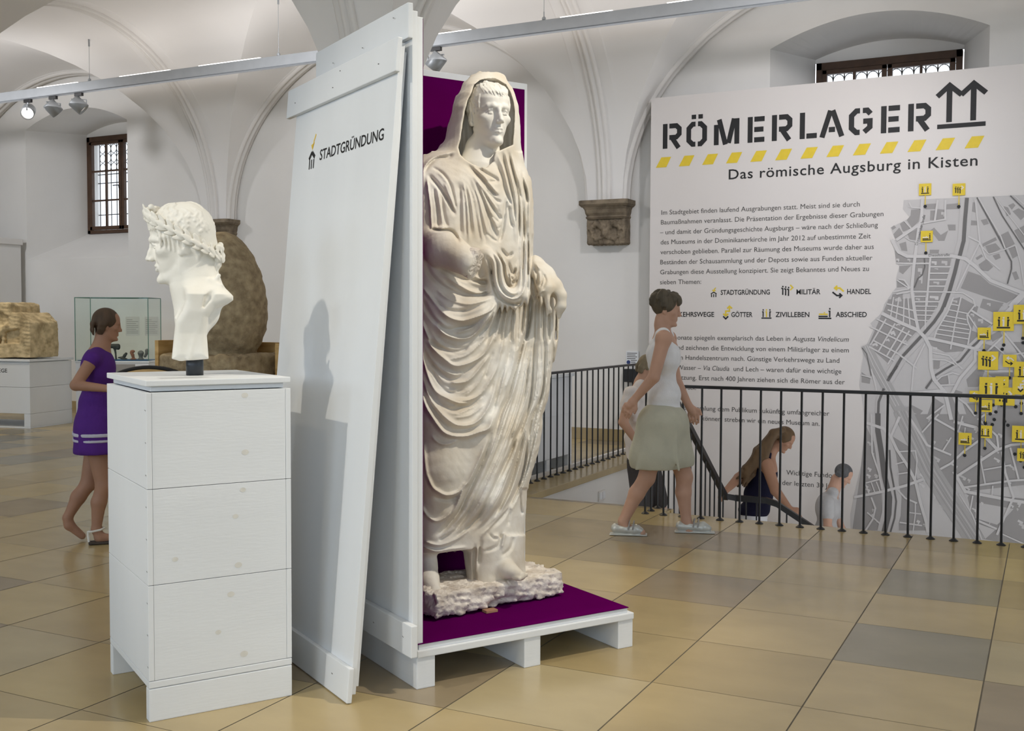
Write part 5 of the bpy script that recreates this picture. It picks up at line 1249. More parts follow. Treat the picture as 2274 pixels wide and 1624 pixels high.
def loft(v, table, tilt, k, hem=None):
    T = sm_table(table)
    ys = T[:, 0][::-1]
    zt, zb = wz(1050, T[0, 0])[2], wz(1050, T[-1, 0])[2]
    lo = (-.52, -.36, zb - .03); hi = (.52, .42, zt + .03)
    def fn(X, Y, Z):
        q = DV / (DV + Y)
        Zp = EYE + (Z - EYE) * q; W = X * q
        py = 700 + (Zp - _z0) * KZ; px = 1000 + (W - _w0) * KX
        l, r, b, y0 = (np.interp(py, T[:, 0], T[:, i]).astype(np.float32) for i in (1, 2, 3, 4))
        c, a = (l + r) / 2, (r - l) / 2
        sx = (px - c) / a; xm = (px - c) / KX
        sy = (Y - y0 - tilt * xm) / b
        n_ = np.power(np.abs(sx) ** 2.4 + np.abs(sy) ** 2.4, 1 / 2.4)
        d = (n_ - 1) * np.minimum(a / KX, b)
        cutp = py - T[-1, 0] if hem is None else py - hem(px)
        return np.maximum(d, np.maximum(T[0, 0] - py, cutp) / KX).astype(np.float32)
    v.put(lo, hi, fn, k)

stt = thing('marble_statue', 'large white marble statue of a veiled draped man standing in the purple-lined crate', 'statue', (SC.x, SC.y, 0), SR)
v = Vox((-.50, -.40, .27), (.46, .40, 2.66), .0040)
TI = .40
loft(v, OUT, TI, .0, hem=lambda px: 1231 - .00045 * np.clip(px - 935, 0, 120) ** 2 + 0 * px)
loft(v, HANG, .2, .02)
loft(v, LOW, .35, .02)
# veil: shell over the head falling onto the shoulders
HC = wz(1086, 254, .03)
def veil(mode, grow, z_lo):
    T = np.array([(164, 1060, 1108), (170, 1048, 1118), (180, 1035, 1124), (192, 1027, 1131), (209, 1018, 1141), (236, 1005, 1149), (281, 996, 1153), (311, 988, 1154), (331, 975, 1155), (350, 950, 1157), (372, 915, 1160)], float)
    T = sm_table(T)
    def fn(X, Y, Z):
        q = DV / (DV + Y); py = 700 + (EYE + (Z - EYE) * q - _z0) * KZ; px = 1000 + (X * q - _w0) * KX
        l, r = np.interp(py, T[:, 0], T[:, 1]), np.interp(py, T[:, 0], T[:, 2])
        c, a = (l + r) / 2, (r - l) / 2 - grow * KX
        b = np.interp(py, [164, 190, 240, 330, 372], [.05, .13, .165, .17, .19]) - grow
        y0 = np.interp(py, [164, 240, 372], [.08, .065, .05])
        n_ = np.sqrt(((px - c) / np.maximum(a, 3)) ** 2 + ((Y - y0 - .33 * (px - c) / KX) / b) ** 2)
        return np.maximum((n_ - 1) * np.minimum(a / KX, b), (164 - py + grow * KX) / KX * .8).astype(np.float32)
    v.put((-.45, -.25, z_lo), (.35, .35, 2.68), fn, .012 if mode == 'add' else .006, mode)
veil('add', 0, wz(1050, 372)[2])
# opening of the veil in front of the face and neck
fdir = np.array([.50, -.866, 0])                         # the way the statue faces
def opening(X, Y, Z):
    q = DV / (DV + Y); py = 700 + (EYE + (Z - EYE) * q - _z0) * KZ; px = 1000 + (X * q - _w0) * KX
    l = np.interp(py, [176, 182, 192, 207, 228, 250, 280, 310, 330, 345, 356, 366, 374], [1090, 1064, 1052, 1047, 1037, 1031, 1026, 1022, 1017, 1021, 1032, 1048, 1070])
    r = np.interp(py, [176, 182, 192, 207, 228, 250, 285, 323, 340, 360, 372], [1092, 1106, 1122, 1131, 1138, 1141, 1140, 1137, 1098, 1094, 1080])
    d2 = np.maximum(np.maximum(l - px, px - r), np.maximum(178 - py, py - 373)) / KX
    dep = (Y - np.interp(py, [176, 186, 200, 225], [.0, .04, .085, .12]) - .33 * (px - 1086) / KX)
    return np.maximum(d2, dep).astype(np.float32)
v.put((-.20, -.36, 2.12), (.25, .30, 2.64), opening, .008, 'sub')
# right upper arm in its sleeve, bare forearm broken off
v.chain([wz(940, 402, -.02), wz(925, 460, -.06), wz(930, 512, -.10)], [.10, .105, .10], .05)
v.chain([wz(944, 532, -.13), wz(985, 552, -.26), wz(1040, 584, -.335)], [.088, .088, .060], .012)
v.ball(wz(937, 528, -.10), .085, .03)
# left hand wrapped in cloth, the thumb side broken open
v.chain([wz(1186, 590, .07), wz(1207, 614, .02), wz(1228, 637, -.02), wz(1242, 655, -.03), wz(1244, 678, -.03), wz(1238, 700, -.01)], [.05, .052, .042, .030, .024, .018], .02)
v.chain([wz(1190, 602, .0), wz(1212, 640, -.06), wz(1214, 668, -.07), wz(1219, 694, -.05)], [.04, .034, .022, .014], .02)
v.ball(wz(1229, 668, -.07), (.019, .075, .036), .008, None, 'sub')
# deep swag of the overfold in front of the waist
sw = [(1082, 566), (1096, 590), (1102, 620), (1108, 645), (1124, 660), (1142, 664), (1158, 654), (1164, 625), (1166, 560)]
v.chain([wz(a, b, -.175 - .012 * math.sin(i / 8 * 3.14) + .15 * (a - 1080) / 485) for i, (a, b) in enumerate(sw)], [.030, .034, .036, .038, .040, .040, .034, .024, .010], .035)
v.chain([wz(930, 690, -.20), wz(985, 702, -.225), wz(1060, 690, -.21), wz(1100, 672, -.18)], [.03, .05, .045, .03], .06)
# forward leg under the cloth
v.chain([wz(985, 940, -.19), wz(975, 1040, -.20), wz(960, 1180, -.16)], [.10, .085, .06], .09)
v.chain([wz(1080, 950, -.12), wz(1070, 1100, -.14)], [.09, .08], .09)
# feet: left shin and foot, right foot
v.chain([wz(949, 1200, -.12), wz(949, 1262, -.13)], [.045, .042], .03)
v.chain([wz(950, 1262, -.13), wz(953, 1295, -.20), wz(966, 1318, -.25)], [.044, .044, .030], .02)
for i in range(4): v.chain([wz(947 + 6.5 * i, 1308 - 1.5 * i, -.235), wz(953 + 6.5 * i, 1319 - 1.5 * i, -.262)], [.014, .011], .006)
v.chain([wz(1106, 1256, -.08), wz(1130, 1272, -.14), wz(1158, 1286, -.19)], [.046, .038, .022], .02)
for i in range(4): v.chain([wz(1146 + 5 * i, 1291 - 3 * i, -.19 + .012 * i), wz(1155 + 5 * i, 1293 - 3 * i, -.215 + .012 * i)], [.013, .011], .006)
v.chain([wz(1048, 1240, -.02), wz(1053, 1300, -.10)], [.035, .028], .03)
# relief of the folds, fading out round the sides
def carve(v):
    f = v.f
    near = np.argwhere(np.abs(f) < .04)
    for c0 in range(0, len(near), 2000000):
        I = near[c0:c0 + 2000000]
        X, Y, Z = (v.lo[i] + v.h * I[:, i] for i in range(3))
        q = DV / (DV + Y)
        px = 1000 + (X * q - _w0) * KX - GX; py = 700 + (EYE + (Z - EYE) * q - _z0) * KZ - GY
        px = np.clip(px, 0, gw - 1.01); py = np.clip(py, 0, gh - 1.01)
        xi, yi = px.astype(int), py.astype(int); fx, fy = px - xi, py - yi
        h = fold_map[yi, xi] * (1 - fx) * (1 - fy) + fold_map[yi, xi + 1] * fx * (1 - fy) + fold_map[yi + 1, xi] * (1 - fx) * fy + fold_map[yi + 1, xi + 1] * fx * fy
        back = np.clip((.10 + .40 * X - Y) / .08, 0, 1)
        rear = .008 * np.sin(px * .35 + 2 * np.sin(Z * 3)) * (1 - back)
        f[I[:, 0], I[:, 1], I[:, 2]] -= (h * back + rear).astype(np.float32)
carve(v)
# broken end of the forearm
e1 = np.array(wz(1058, 588, -.345)); ax3 = np.array(wz(1058, 588, -.345)) - np.array(wz(1000, 560, -.28)); ax3 /= np.linalg.norm(ax3)
def brk(X, Y, Z): return -((X - e1[0]) * ax3[0] + (Y - e1[1]) * ax3[1] + (Z - e1[2]) * ax3[2]) - .003 * np.sin(90 * Z + 40 * X) * np.sin(110 * Y)
v.put(e1 - .085, e1 + .085, brk, .003, 'sub')
v.noise(.0008, .05, 21)
body = link('draped_body', v.mesh('draped_body'), M['marble'], stt)
# head and neck, a separate insert of paler marble
v = Vox((-.24, -.24, 2.02), (.30, .30, 2.64), .0030)
HR = rotm(-.04, 0, .42)
head(v, wz(1084, 261, .012), HR, .308, seed=4)
v.chain([wz(1066, 335, .03), wz(1062, 372, .02)], [.075, .095], .03)
link('head', v.mesh('head'), M['marble_clean'], stt)
# broken face of the forearm stump
bm = bmesh.new()
ring = []
e1v = Vector(wz(1056, 588, -.348)); axv = Vector(ax3); sx_ = axv.cross(Vector((0, 0, 1))).normalized(); sy_ = sx_.cross(axv).normalized()
rg = random.Random(5); N = 26
cen = bm.verts.new(e1v + axv * .008)
prev = None; rings_ = []
for rr, off in ((.45, .006), (.8, .004), (1.0, -.004), (1.03, -.02), (.95, -.05)):
    rings_.append([bm.verts.new(e1v + (sx_ * .047 * math.cos(2 * math.pi * i / N) + sy_ * .068 * math.sin(2 * math.pi * i / N)) * rr * rg.uniform(.94, 1.06) + axv * (off + rg.uniform(-.003, .003))) for i in range(N)])
for i in range(N): bm.faces.new((cen, rings_[0][i], rings_[0][(i + 1) % N]))
for A, B_ in zip(rings_, rings_[1:]):
    for i in range(N): bm.faces.new((A[i], B_[i], B_[(i + 1) % N], A[(i + 1) % N]))
bm.faces.new(rings_[-1][::-1])
finish('broken_forearm_end', bm, M['rough_marble'], stt)
# rough plinth, turned with the crate
v = Vox((-.02, -.02, -.01), (.82, .46, .14), .0065)
v.block((.02, .02, .004), (.76, .36, .112), 0, .012)
rg = random.Random(8)
for i in range(26):
    x = rg.uniform(0, .8); side = rg.random()
    if side < .6: v.ball((x, rg.uniform(-.02, .03), rg.uniform(-.01, .03)), (rg.uniform(.03, .08), .03, rg.uniform(.015, .035)), .015, None, 'sub')
    else: v.ball((rg.choice((.0, .79)), rg.uniform(0, .36), rg.uniform(0, .12)), (.03, .06, .03), .015, None, 'sub')
v.noise(.006, .06, 31); v.noise(.004, .022, 32)
pl_ = link('rough_plinth', v.mesh('rough_plinth'), M['rough_marble'], stt)
pm = Matrix.Translation(FL + Uv * .195 + Vv * .215 + Vector((0, 0, .1935))) @ Matrix.Rotation(AX_U + .11, 4, 'Z')
pl_.data.transform((Matrix.Translation((SC.x, SC.y, 0)) @ Matrix.Rotation(SR, 4, 'Z')).inverted() @ pm)
wg = tag(box('wooden_wedge', (-.03, -.02, 0), (.03, .02, .012), M['wedgewood'], None, .002), 'small wooden block wedged under the front of the statue plinth', 'wedge')
wg.location = FL + Uv * .50 + Vv * .26 + Vector((0, 0, .1868)); wg.rotation_euler = (0, 0, AX_U)
# ================================================================= LAUREL-WREATHED BUST
BPOS = PD + Uv * .263 + Vv * .30
BD = math.hypot(BPOS.x, BPOS.y)
bvd = Vector((BPOS.x / BD, BPOS.y / BD, 0)); bwd = Vector((bvd.y, -bvd.x, 0))
BRZ = math.atan2(bwd.y, bwd.x)
bu = thing('laurel_bust', 'white marble bust in profile with laurel wreath on the white box pedestal', 'bust', (BPOS.x, BPOS.y, 1.2715), BRZ)
def bz(px, py, d=0.0):
    p = on_plane(px, py, BPOS, bvd) - BPOS
    q = (BD + d) / BD
    return (p.dot(bwd) * q, d, EYE + (p.z - EYE) * q - 1.2715)
bm = bmesh.new(); b0 = bz(435, 800)
lathe(bm, [(.034, 0), (.034, b0[2] + .02)], 28)
o = finish('mount_rod', bm, pmat('dark_steel', (.035, .04, .048), .35, .05, 8, metal=.3), bu)
for p_ in o.data.polygons: p_.use_smooth = len(p_.vertices) == 4
v = Vox((-.30, -.27, .0), (.22, .27, .74), .0032)
BR = rotm(0, 0, -math.pi / 2 - .16) @ rotm(.13, 0, 0)
hs = .312
HCn = bz(403, 541)
# neck and chest fragment in profile, points in image pixels
head(v, HCn, BR, hs, hair=True, fringe=False, neck=False, seed=9)
v.chain([bz(440, 565), bz(434, 640), bz(440, 690)], [.084, .080, .086], .04)
v.chain([bz(412, 640), bz(420, 690)], [.05, .05], .03)
prof = [(458, 596), (484, 616), (499, 641), (516, 659), (516, 668), (503, 677), (478, 685), (462, 705), (459, 745), (463, 796), (430, 799), (398, 800), (382, 796), (386, 755), (391, 712), (405, 690), (412, 668), (410, 640)]
PP = np.array([bz(a, b)[::2] for a, b in prof])
def slab(X, Y, Z):
    # distance to the profile polygon, swept sideways with rounded edges
    X2, Z2 = X[:, :, 0], np.broadcast_to(Z[0], (1, Z.shape[2]))
    xs_, zs_ = X.reshape(-1, 1), Z.reshape(1, -1)
    d = np.full((xs_.size, zs_.size), 1e9); s_ = np.ones_like(d)
    n = len(PP)
    for i in range(n):
        a, b = PP[i], PP[(i + 1) % n]; e = b - a
        wx, wz_ = xs_ - a[0], zs_ - a[1]
        t = np.clip((wx * e[0] + wz_ * e[1]) / (e @ e), 0, 1)
        d = np.minimum(d, (wx - e[0] * t) ** 2 + (wz_ - e[1] * t) ** 2)
        c1 = zs_ >= a[1]; c2 = zs_ < b[1]; c3 = e[0] * wz_ > e[1] * wx
        flip = (c1 & c2 & c3) | (~c1 & ~c2 & ~c3)
        s_ = np.where(flip, -s_, s_)
    d = (s_ * np.sqrt(d))[:, None, :]
    half = np.interp(Z, [bz(0, 800)[2], bz(0, 740)[2], bz(0, 690)[2], bz(0, 650)[2], bz(0, 610)[2]], [.095, .105, .13, .14, .075])
    e_ = np.abs(Y) - half + .03
    q1, q2 = d + .03, e_
    return np.sqrt(np.maximum(q1, 0) ** 2 + np.maximum(q2, 0) ** 2) + np.minimum(np.maximum(q1, q2), 0) - .03
v.put((-.12, -.20, .04), (.20, .20, .50), slab, .03)
# drapery edge from the nape over the shoulder down the chest
for dd, pts, r in ((-.085, [(486, 612), (474, 632), (457, 660), (441, 686), (425, 718), (412, 752), (403, 794)], .013), (-.105, [(492, 634), (478, 660), (457, 692), (441, 722), (428, 760), (420, 796)], .011), (-.088, [(466, 622), (450, 648), (430, 682), (412, 704)], .007), (-.10, [(484, 632), (464, 662), (446, 692), (430, 728)], .006)):
    n = len(pts); v.chain([bz(a, b, dd + .02 * i / n) for i, (a, b) in enumerate(pts)], [r * (.35 + .65 * math.sin(math.pi * min(1, (i + .35) / (n - 1)) ** .7) if i < n - 1 else .7) for i in range(n)], .014)
v.chain([bz(476, 640, -.135), bz(462, 662, -.135), bz(452, 680, -.125)], [.010, .012, .006], .008, 'sub')
v.chain([bz(404, 690, -.05), bz(392, 706, -.06)], [.012, .008], .008)
# wavy hair over the crown
rg = random.Random(3)
def hp(p): return np.array(HCn) + BR @ (np.array(p) * hs)
# fringe below the wreath and locks in the nape
for m in (-1, 1):
    for j in range(8):
        x = .02 + .028 * j; y = 2.1 * x * x
        v.chain([hp((m * x, -.30 + y, .37)), hp((m * (x + .012), -.355 + y, .29)), hp((m * (x + .035), -.372 + y * 1.1, .215 - .008 * j))], [.007, .008, .002], .003)
    for j in range(4): v.chain([hp((m * .245, -.20 + .05 * j, .20)), hp((m * .262, -.20 + .05 * j, .08)), hp((m * .250, -.22 + .055 * j, -.05 - .02 * j))], [.008, .008, .002], .004)
    for j in range(8): v.chain([hp((m * (.245 - .033 * j), .17 + .022 * j, -.10)), hp((m * (.235 - .033 * j), .23 + .016 * j, -.18)), hp((m * (.215 - .033 * j), .20 + .016 * j, -.275 + .02 * (j % 3)))], [.010, .010, .003], .004)
link('head_and_chest', v.mesh('head_and_chest'), M['bustmarble'], bu)
# wreath: overlapping laurel leaves tied in the nape
v = Vox((-.30, -.20, .40), (.18, .20, .76), .0032)
for m in (-1, 1):
    for i in range(13):
        t = i / 12; a = (.16 + t * 2.85) * m
        for row in (-1, 1, 0):
            base = .400 - .64 * (1 - math.cos(a)) / 2 + row * .040
            rx, ry = .315, .400
            p = np.array((rx * math.sin(a), .05 - ry * math.cos(a), base))
            tan = np.array((-rx * math.cos(a) * m, -ry * math.sin(abs(a)), .30)); tan /= np.linalg.norm(tan)
            out = np.array((math.sin(a), -math.cos(a), .15)); out -= tan * out.dot(tan); out /= np.linalg.norm(out)
            acr = np.cross(out, tan)
            if acr[2] < 0: acr = -acr
            an = row * .48 + rg.uniform(-.12, .12)
            d = tan * math.cos(an) + acr * math.sin(an) + out * (.22 if row else .10); d /= np.linalg.norm(d)
            o2 = out - d * out.dot(d); o2 /= np.linalg.norm(o2); a2 = np.cross(o2, d)
            v.ball(hp(p + out * (.030 if row else .045) + d * .02), np.array((.092, .034, .013)) * hs * (1 + .12 * rg.uniform(-1, 1)), .002, BR @ np.stack([d, a2, o2], 1))
for i in range(26):
    v.ball(hp((rg.uniform(-.14, .14), -.30 + rg.uniform(-.07, .05), .40 + rg.uniform(-.05, .10))), rg.uniform(.007, .013), .003)
for m in (-1, 1):
    for i in range(8): v.ball(hp((m * rg.uniform(.0, .10), .45 + rg.uniform(-.02, .03), -.16 + rg.uniform(-.10, .10))), rg.uniform(.010, .016), .006)
    v.chain([hp((m * .04, .43, -.20)), hp((m * .06, .41, -.32)), hp((m * .05, .36, -.42))], [.012, .012, .008], .006)
link('laurel_wreath', v.mesh('laurel_wreath'), M['bustmarble'], bu)
# ================================================================= EXHIBITS ON THE LEFT
def solid_rot(rx=0, ry=0, rz=0): return Matrix.Rotation(rz, 4, 'Z') @ Matrix.Rotation(ry, 4, 'Y') @ Matrix.Rotation(rx, 4, 'X')
# white partition with a cap, far left
pt = thing('low_partition', 'white capped partition panel standing at the wall behind the relief stone', 'partition', (-15.33, 12.32, 0))
box('partition_panel', (-.03, -3.2, 0), (.03, 0, 2.70), M['plaster'], pt, .004)
box('partition_cap', (-.06, -3.22, 2.70), (.06, .02, 2.80), M['stucco'], pt, .008)

# relief stone on a white box pedestal
rp = thing('relief_pedestal', 'broad white box pedestal under the yellowish relief stone', 'pedestal', (-12.31, 10.02, 0), .20)
for k, (z0, z1) in enumerate(((.20, .555), (.558, .895))):
    box('box_frame', (-1.75, 0, z0), (0, .86, z1), WW, rp, .003)
box('lid', (-1.78, -.02, .905), (.02, .88, .935), WW, rp, .004)
box('lid_rim', (-1.72, .03, .895), (-.03, .83, .905), WW, rp, 0)
box('runner', (-.10, 0, .02), (0, .86, .198), WA, rp, .003); box('runner', (-1.75, 0, .02), (-1.65, .86, .198), WA, rp, .003)
box('foot_board', (-1.75, 0, 0), (0, .86, .019), WA, rp, .002)
put_text('lettering', 'VERKEHRSWEGE', Vector((-.98, -.0012, .755)), Vector((1, 0, 0)), Vector((0, 0, 1)), .62, .052, M['ink'], rp, bold=.008)

rs = thing('relief_stone', 'yellowish broken sandstone relief with an animal figure on the white pedestal', 'relief', (-12.31, 10.02  , .9465), .20)
v = Vox((-1.5, .0, -.02), (.02, .72, .82), .009)
v.block((-1.45, .08, .008), (-.05, .66, .62), .0, .015)
v.block((-1.45, .08, .3), (-.34, .66, .76), .02, .03)
def slope(X, Y, Z): return -((X + .40) * .64 + (Z - .775) * .77 + .03 * np.sin(9 * X + 14 * Z) * np.sin(7 * Y + 3 * X)) + 0 * Y
v.put((-.55, 0, .25), (.1, .75, .85), slope, .01, 'sub')
v.ball((-.78, .04, .46), (.44, .13, .25), .015, None, 'sub')
v.block((-1.42, .02, .20), (-.22, .145, .40), .02, .02, 'sub')
# animal walking to the right, figure above it
v.chain([(-.98, .15, .36), (-.75, .14, .365), (-.55, .15, .36)], [.075, .085, .075], .03)
for x in (-.95, -.86, -.60, -.52): v.chain([(x, .13, .32), (x + .015, .12, .25), (x, .12, .19)], [.035, .026, .03], .02)
v.chain([(-.50, .13, .40), (-.42, .12, .43), (-.36, .12, .41)], [.05, .05, .035], .02)
v.chain([(-1.22, .13, .50), (-1.18, .12, .62)], [.08, .07], .03); v.ball((-1.16, .11, .68), .055, .02)
v.chain([(-1.12, .12, .56), (-1.0, .10, .50), (-.92, .11, .46)], [.04, .035, .03], .02)
v.chain([(-1.25, .13, .22), (-1.22, .12, .40)], [.07, .09], .03)
v.chain([(-.16, .13, .20), (-.14, .12, .36)], [.05, .045], .02); v.ball((-.14, .11, .40), .035, .02)
v.noise(.005, .22, 4); v.noise(.004, .05, 5)
link('carved_stone', v.mesh('carved_stone'), M['sandstone'], rs)

# glass showcase with small finds
SCY = .50
sc = thing('glass_showcase', 'glass showcase with green edges on a white base behind the walking visitor', 'showcase', (-12.43, 10.89, 0), SCY)
LW, LD = 1.03, .62
box('base_box', (.0, 0, .06), (LW, LD, .86), WW, sc, .004)
box('plinth_board', (.03, .03, 0), (LW - .03, LD - .03, .06), BK, sc, .002)
box('base_grey_plate', (.22, -.004, .70), (.84, .001, .84), pmat('grey_plate', (.30, .29, .28), .7, .05, 8), sc, 0)  # flat grey plate on the front of the base
box('tray', (-.01, -.01, .862), (LW + .01, LD + .01, .885), WW, sc, .003)
box('blue_liner', (.02, .02, .886), (LW - .02, LD - .02, .893), pmat('blue_cloth', (.03, .11, .24), .8, .08, 40), sc, .001)
gz0, gz1 = .8855, 1.79
for nm, A_, B_ in (('front', (0, 0), (LW, 0)), ('back', (0, LD), (LW, LD)), ('left', (0, 0), (0, LD)), ('right', (LW, 0), (LW, LD))):
    bm = bmesh.new(); poly(bm, [(*A_, gz0), (*B_, gz0), (*B_, gz1), (*A_, gz1)]); finish('glass_pane', bm, M['glass'], sc)
bm = bmesh.new(); poly(bm, [(0, 0, gz1), (LW, 0, gz1), (LW, LD, gz1), (0, LD, gz1)]); finish('glass_top', bm, M['glass'], sc)
for a, b in (((0, 0), (LW, 0)), ((LW, 0), (LW, LD)), ((LW, LD), (0, LD)), ((0, LD), (0, 0))):
    bm = bmesh.new(); tube(bm, [(*a, gz1), (*b, gz1)], .006, 6); finish('glass_edge', bm, M['glassedge'], sc)
for a in ((0, 0), (LW, 0), (LW, LD), (0, LD)):
    bm = bmesh.new(); tube(bm, [(*a, gz0), (*a, gz1)], .006, 6); finish('glass_edge', bm, M['glassedge'], sc)
capgrey = pmat('pale_caption_ink', (.33, .32, .30), .6, .05, 20)
capmat = pmat('pale_caption', (.60, .585, .56), .6, .02, 10)
for x in (.52, .80):
    p = box('caption_sheet', (x, LD - .02, 1.24), (x + .20, LD - .012, 1.52), capmat, sc, 0)
    for i in range(8):
        bm = bmesh.new(); z = 1.48 - .028 * i; w_ = .17 * (1 - .18 * (i % 3 == 2)) * (.5 if i == 0 else 1)
        poly(bm, [(x + .015, LD - .0205, z), (x + .015 + w_, LD - .0205, z), (x + .015 + w_, LD - .0205, z - .009), (x + .015, LD - .0205, z - .009)]); finish('printed_line', bm, capgrey, p)
bronze = pmat('dark_bronze', (.045, .05, .045), .5, .3, 30); redclay = pmat('red_clay', (.30, .12, .07), .8, .15, 30); greyb = pmat('grey_metal_find', (.16, .16, .15), .5, .2, 30)
Rsc = Matrix.Translation((-12.43, 10.89, 0)) @ Matrix.Rotation(SCY, 4, 'Z')
def find(name, label, x, y, fn, mat):
    o = thing(name, label, 'museum find', Rsc @ Vector((x, y, .8985)), SCY)
    q = Vox((-.14, -.08, -.005), (.14, .08, .26), .006); fn(q)
    link('figure', q.mesh('figure'), mat, o)
def f_small(q): q.ball((0, 0, .012), (.05, .03, .012), .01); q.chain([(-.01, 0, .02), (.01, 0, .06), (.03, 0, .085)], [.02, .022, .02], .01); q.chain([(-.02, 0, .03), (-.08, 0, .03)], [.018, .01], .01)
def f_bird(q): q.ball((0, 0, .01), (.05, .03, .01), .01); q.chain([(.0, 0, .02), (-.01, 0, .07), (-.03, 0, .10)], [.02, .022, .02], .012); q.ball((-.01, 0, .12), (.035, .02, .022), .012)
def f_urn(q): q.chain([(0, 0, .01), (0, 0, .04), (0, 0, .09)], [.035, .025, .045], .012); q.chain([(.06, 0, .05), (.09, 0, .10), (.09, 0, .13)], [.02, .022, .03], .015); q.ball((0, 0, .01), (.05, .03, .01), .01)
def f_tripod(q):
    for a in (-.09, .07): q.chain([(a, 0, .0), (a * .9, 0, .10), (a * .7, 0, .17)], [.014, .012, .02], .01)
    q.chain([(-.10, 0, .19), (.10, 0, .20)], [.035, .03], .02); q.ball((.10, 0, .17), .03, .02)
find('bronze_figure', 'small dark figure lying on the blue cloth of the showcase', .62, .20, f_small, bronze)
find('clay_figure', 'small reddish clay figure on the blue cloth of the showcase', .76, .18, f_bird, redclay)
find('metal_vessel', 'dark grey vessel with a round knob, last in the row of showcase finds', .86, .20, f_urn, greyb)
find('bronze_stand', 'dark low bronze stand with legs in the middle of the showcase', .43, .22, f_tripod, bronze)

# egg-shaped stone in a pine box
eg = Vector((-6.56, 7.33, 0))
bx = thing('pine_crate', 'open pine wood crate around the egg-shaped stone', 'crate', eg, AX_U - math.pi / 2 + .47)
box('left_board', (-.50, -.30, .55), (-.455, .34, 1.305), M['pine'], bx, .003)
box('back_board', (-.455, .40, .55), (.75, .44, 1.285), M['pine'], bx, .003)
box('right_board', (.55, .10, .55), (.59, .40, 1.285), M['pine'], bx, .003)
box('bottom_board', (-.50, -.30, .50), (.60, .44, .549), M['pine'], bx, .003)
for a in (-.46, .46): box('runner', (a - .06, -.30, 0), (a + .06, .44, .499), M['pine'], bx, .004)
st = thing('egg_stone', 'large egg-shaped grey-brown stone on a rough stone base behind the bust', 'stone monument', eg + Vector((0, 0, .55)), AX_U - math.pi / 2 + .47)
v = Vox((-.48, -.48, .40), (.48, .48, 1.74), .012)
def egg(X, Y, Z):
    t = np.clip((Z - .66) / 1.045, 0, 1)
    r = .40 * np.sqrt(np.maximum(1 - ((t - .36) / np.where(t < .36, .52, .645)) ** 2, 0)) * (1 - .10 * t)
    q = np.sqrt((X - .03) ** 2 + Y ** 2)
    d = np.maximum(q - r, np.maximum(.62 - Z, Z - 1.71))
    return np.maximum(d * .8, -.2)
v.put((-.45, -.45, .6), (.45, .45, 1.72), egg, .02)
v.noise(.004, .12, 9); v.noise(.003, .03, 10)
link('egg_body', v.mesh('egg_body', 2), M['tuff'], st)
v = Vox((-.46, -.40, -.02), (.52, .40, .66), .014)
v.block((-.42, -.34, 0), (.45, .36, .64), 0, .03); v.noise(.012, .16, 12)
link('stone_base', v.mesh('stone_base'), M['tuff'], st)
# half-hidden round board with a black rim
rd = thing('round_board', 'oval wooden board with a black rim half hidden behind the bust pedestal', 'board', (-6.74, 6.66, .83), .47)
bm = bmesh.new()
pts = [(.42 * math.cos(t), .245 * math.sin(t)) for t in [2 * math.pi * k / 48 for k in range(48)]]
f = poly(bm, [(a, 0, b) for a, b in pts]); r_ = bmesh.ops.extrude_face_region(bm, geom=[f])
for e in r_['geom']:
    if isinstance(e, bmesh.types.BMVert): e.co.y += .03
finish('disc', bm, M['pine'], rd)
bm = bmesh.new(); tube(bm, [(.43 * math.cos(t), .015, .255 * math.sin(t)) for t in [2 * math.pi * k / 48 for k in range(49)]], .020, 8, False); finish('rim', bm, BK, rd)
box('stand', (-.06, .032, -.83), (.06, .06, .0), M['pine'], rd, .003)
# white cabinet behind the left railing
cb = thing('side_cabinet', 'white wooden cabinet box behind the bars of the left railing', 'cabinet', (-4.30, 8.80, 0), 0)
box('cabinet_body', (-.62, 0, .15), (0, 1.12, .93), M['whitewood'], cb, .004)
box('cabinet_top', (-.64, -.02, .934), (.02, 1.14, .965), WW, cb, .003)
box('seam_board', (.0, .006, .56), (.006, 1.114, .566), WW, cb, 0)
for y in (0, .52, 1.03): box('runner', (-.62, y, 0), (0, y + .09, .148), WA, cb, .003)
# ================================================================= VISITORS
SKIN = pmat('skin', (.50, .30, .215), .55, .06, 9, spec=.3)
SKIN2 = pmat('tanned_skin', (.36, .195, .125), .55, .06, 9, spec=.3)
def cloth(name, col): return pmat(name, col, .85, .06, 9, .15, 120, spec=.2)
def hair_mat(name, col): return pmat(name, col, .6, .25, 4, .3, 60, stretch=(6, 6, 1))

class Figure:
    # body drawn by joints in a local frame: x to the right of the picture, y away from the camera, z up
    def __init__(s, name, label, px, py, Y=None, floor=0.0, group=None):
        p = on_y(px, 0, Y) if Y else None
        if Y is None:
            d = ray(px, py); t = (floor - EYE) / d.z; p = Vector((d.x * t, d.y * t, floor))
        s.o = Vector((p.x, p.y, 0)); dist = math.hypot(p.x, p.y)
        s.vd = Vector((p.x / dist, p.y / dist, 0)); s.wd = Vector((s.vd.y, -s.vd.x, 0)); s.dist = dist
        s.floor = floor
        s.root = thing(name, label, 'person', (p.x, p.y, floor), math.atan2(s.wd.y, s.wd.x), group)
    def at(s, px, py, d=0.0):
        # joint seen at a place of the photograph, d metres behind the figure's own plane
        q = on_plane(px, py, s.o + s.vd * d, s.vd) - s.o
        return np.array((q.dot(s.wd), d, q.z - s.floor))
    def vox(s, h, pts, m):
        P = np.array(pts); return Vox(P.min(0) - m, P.max(0) + m, h)

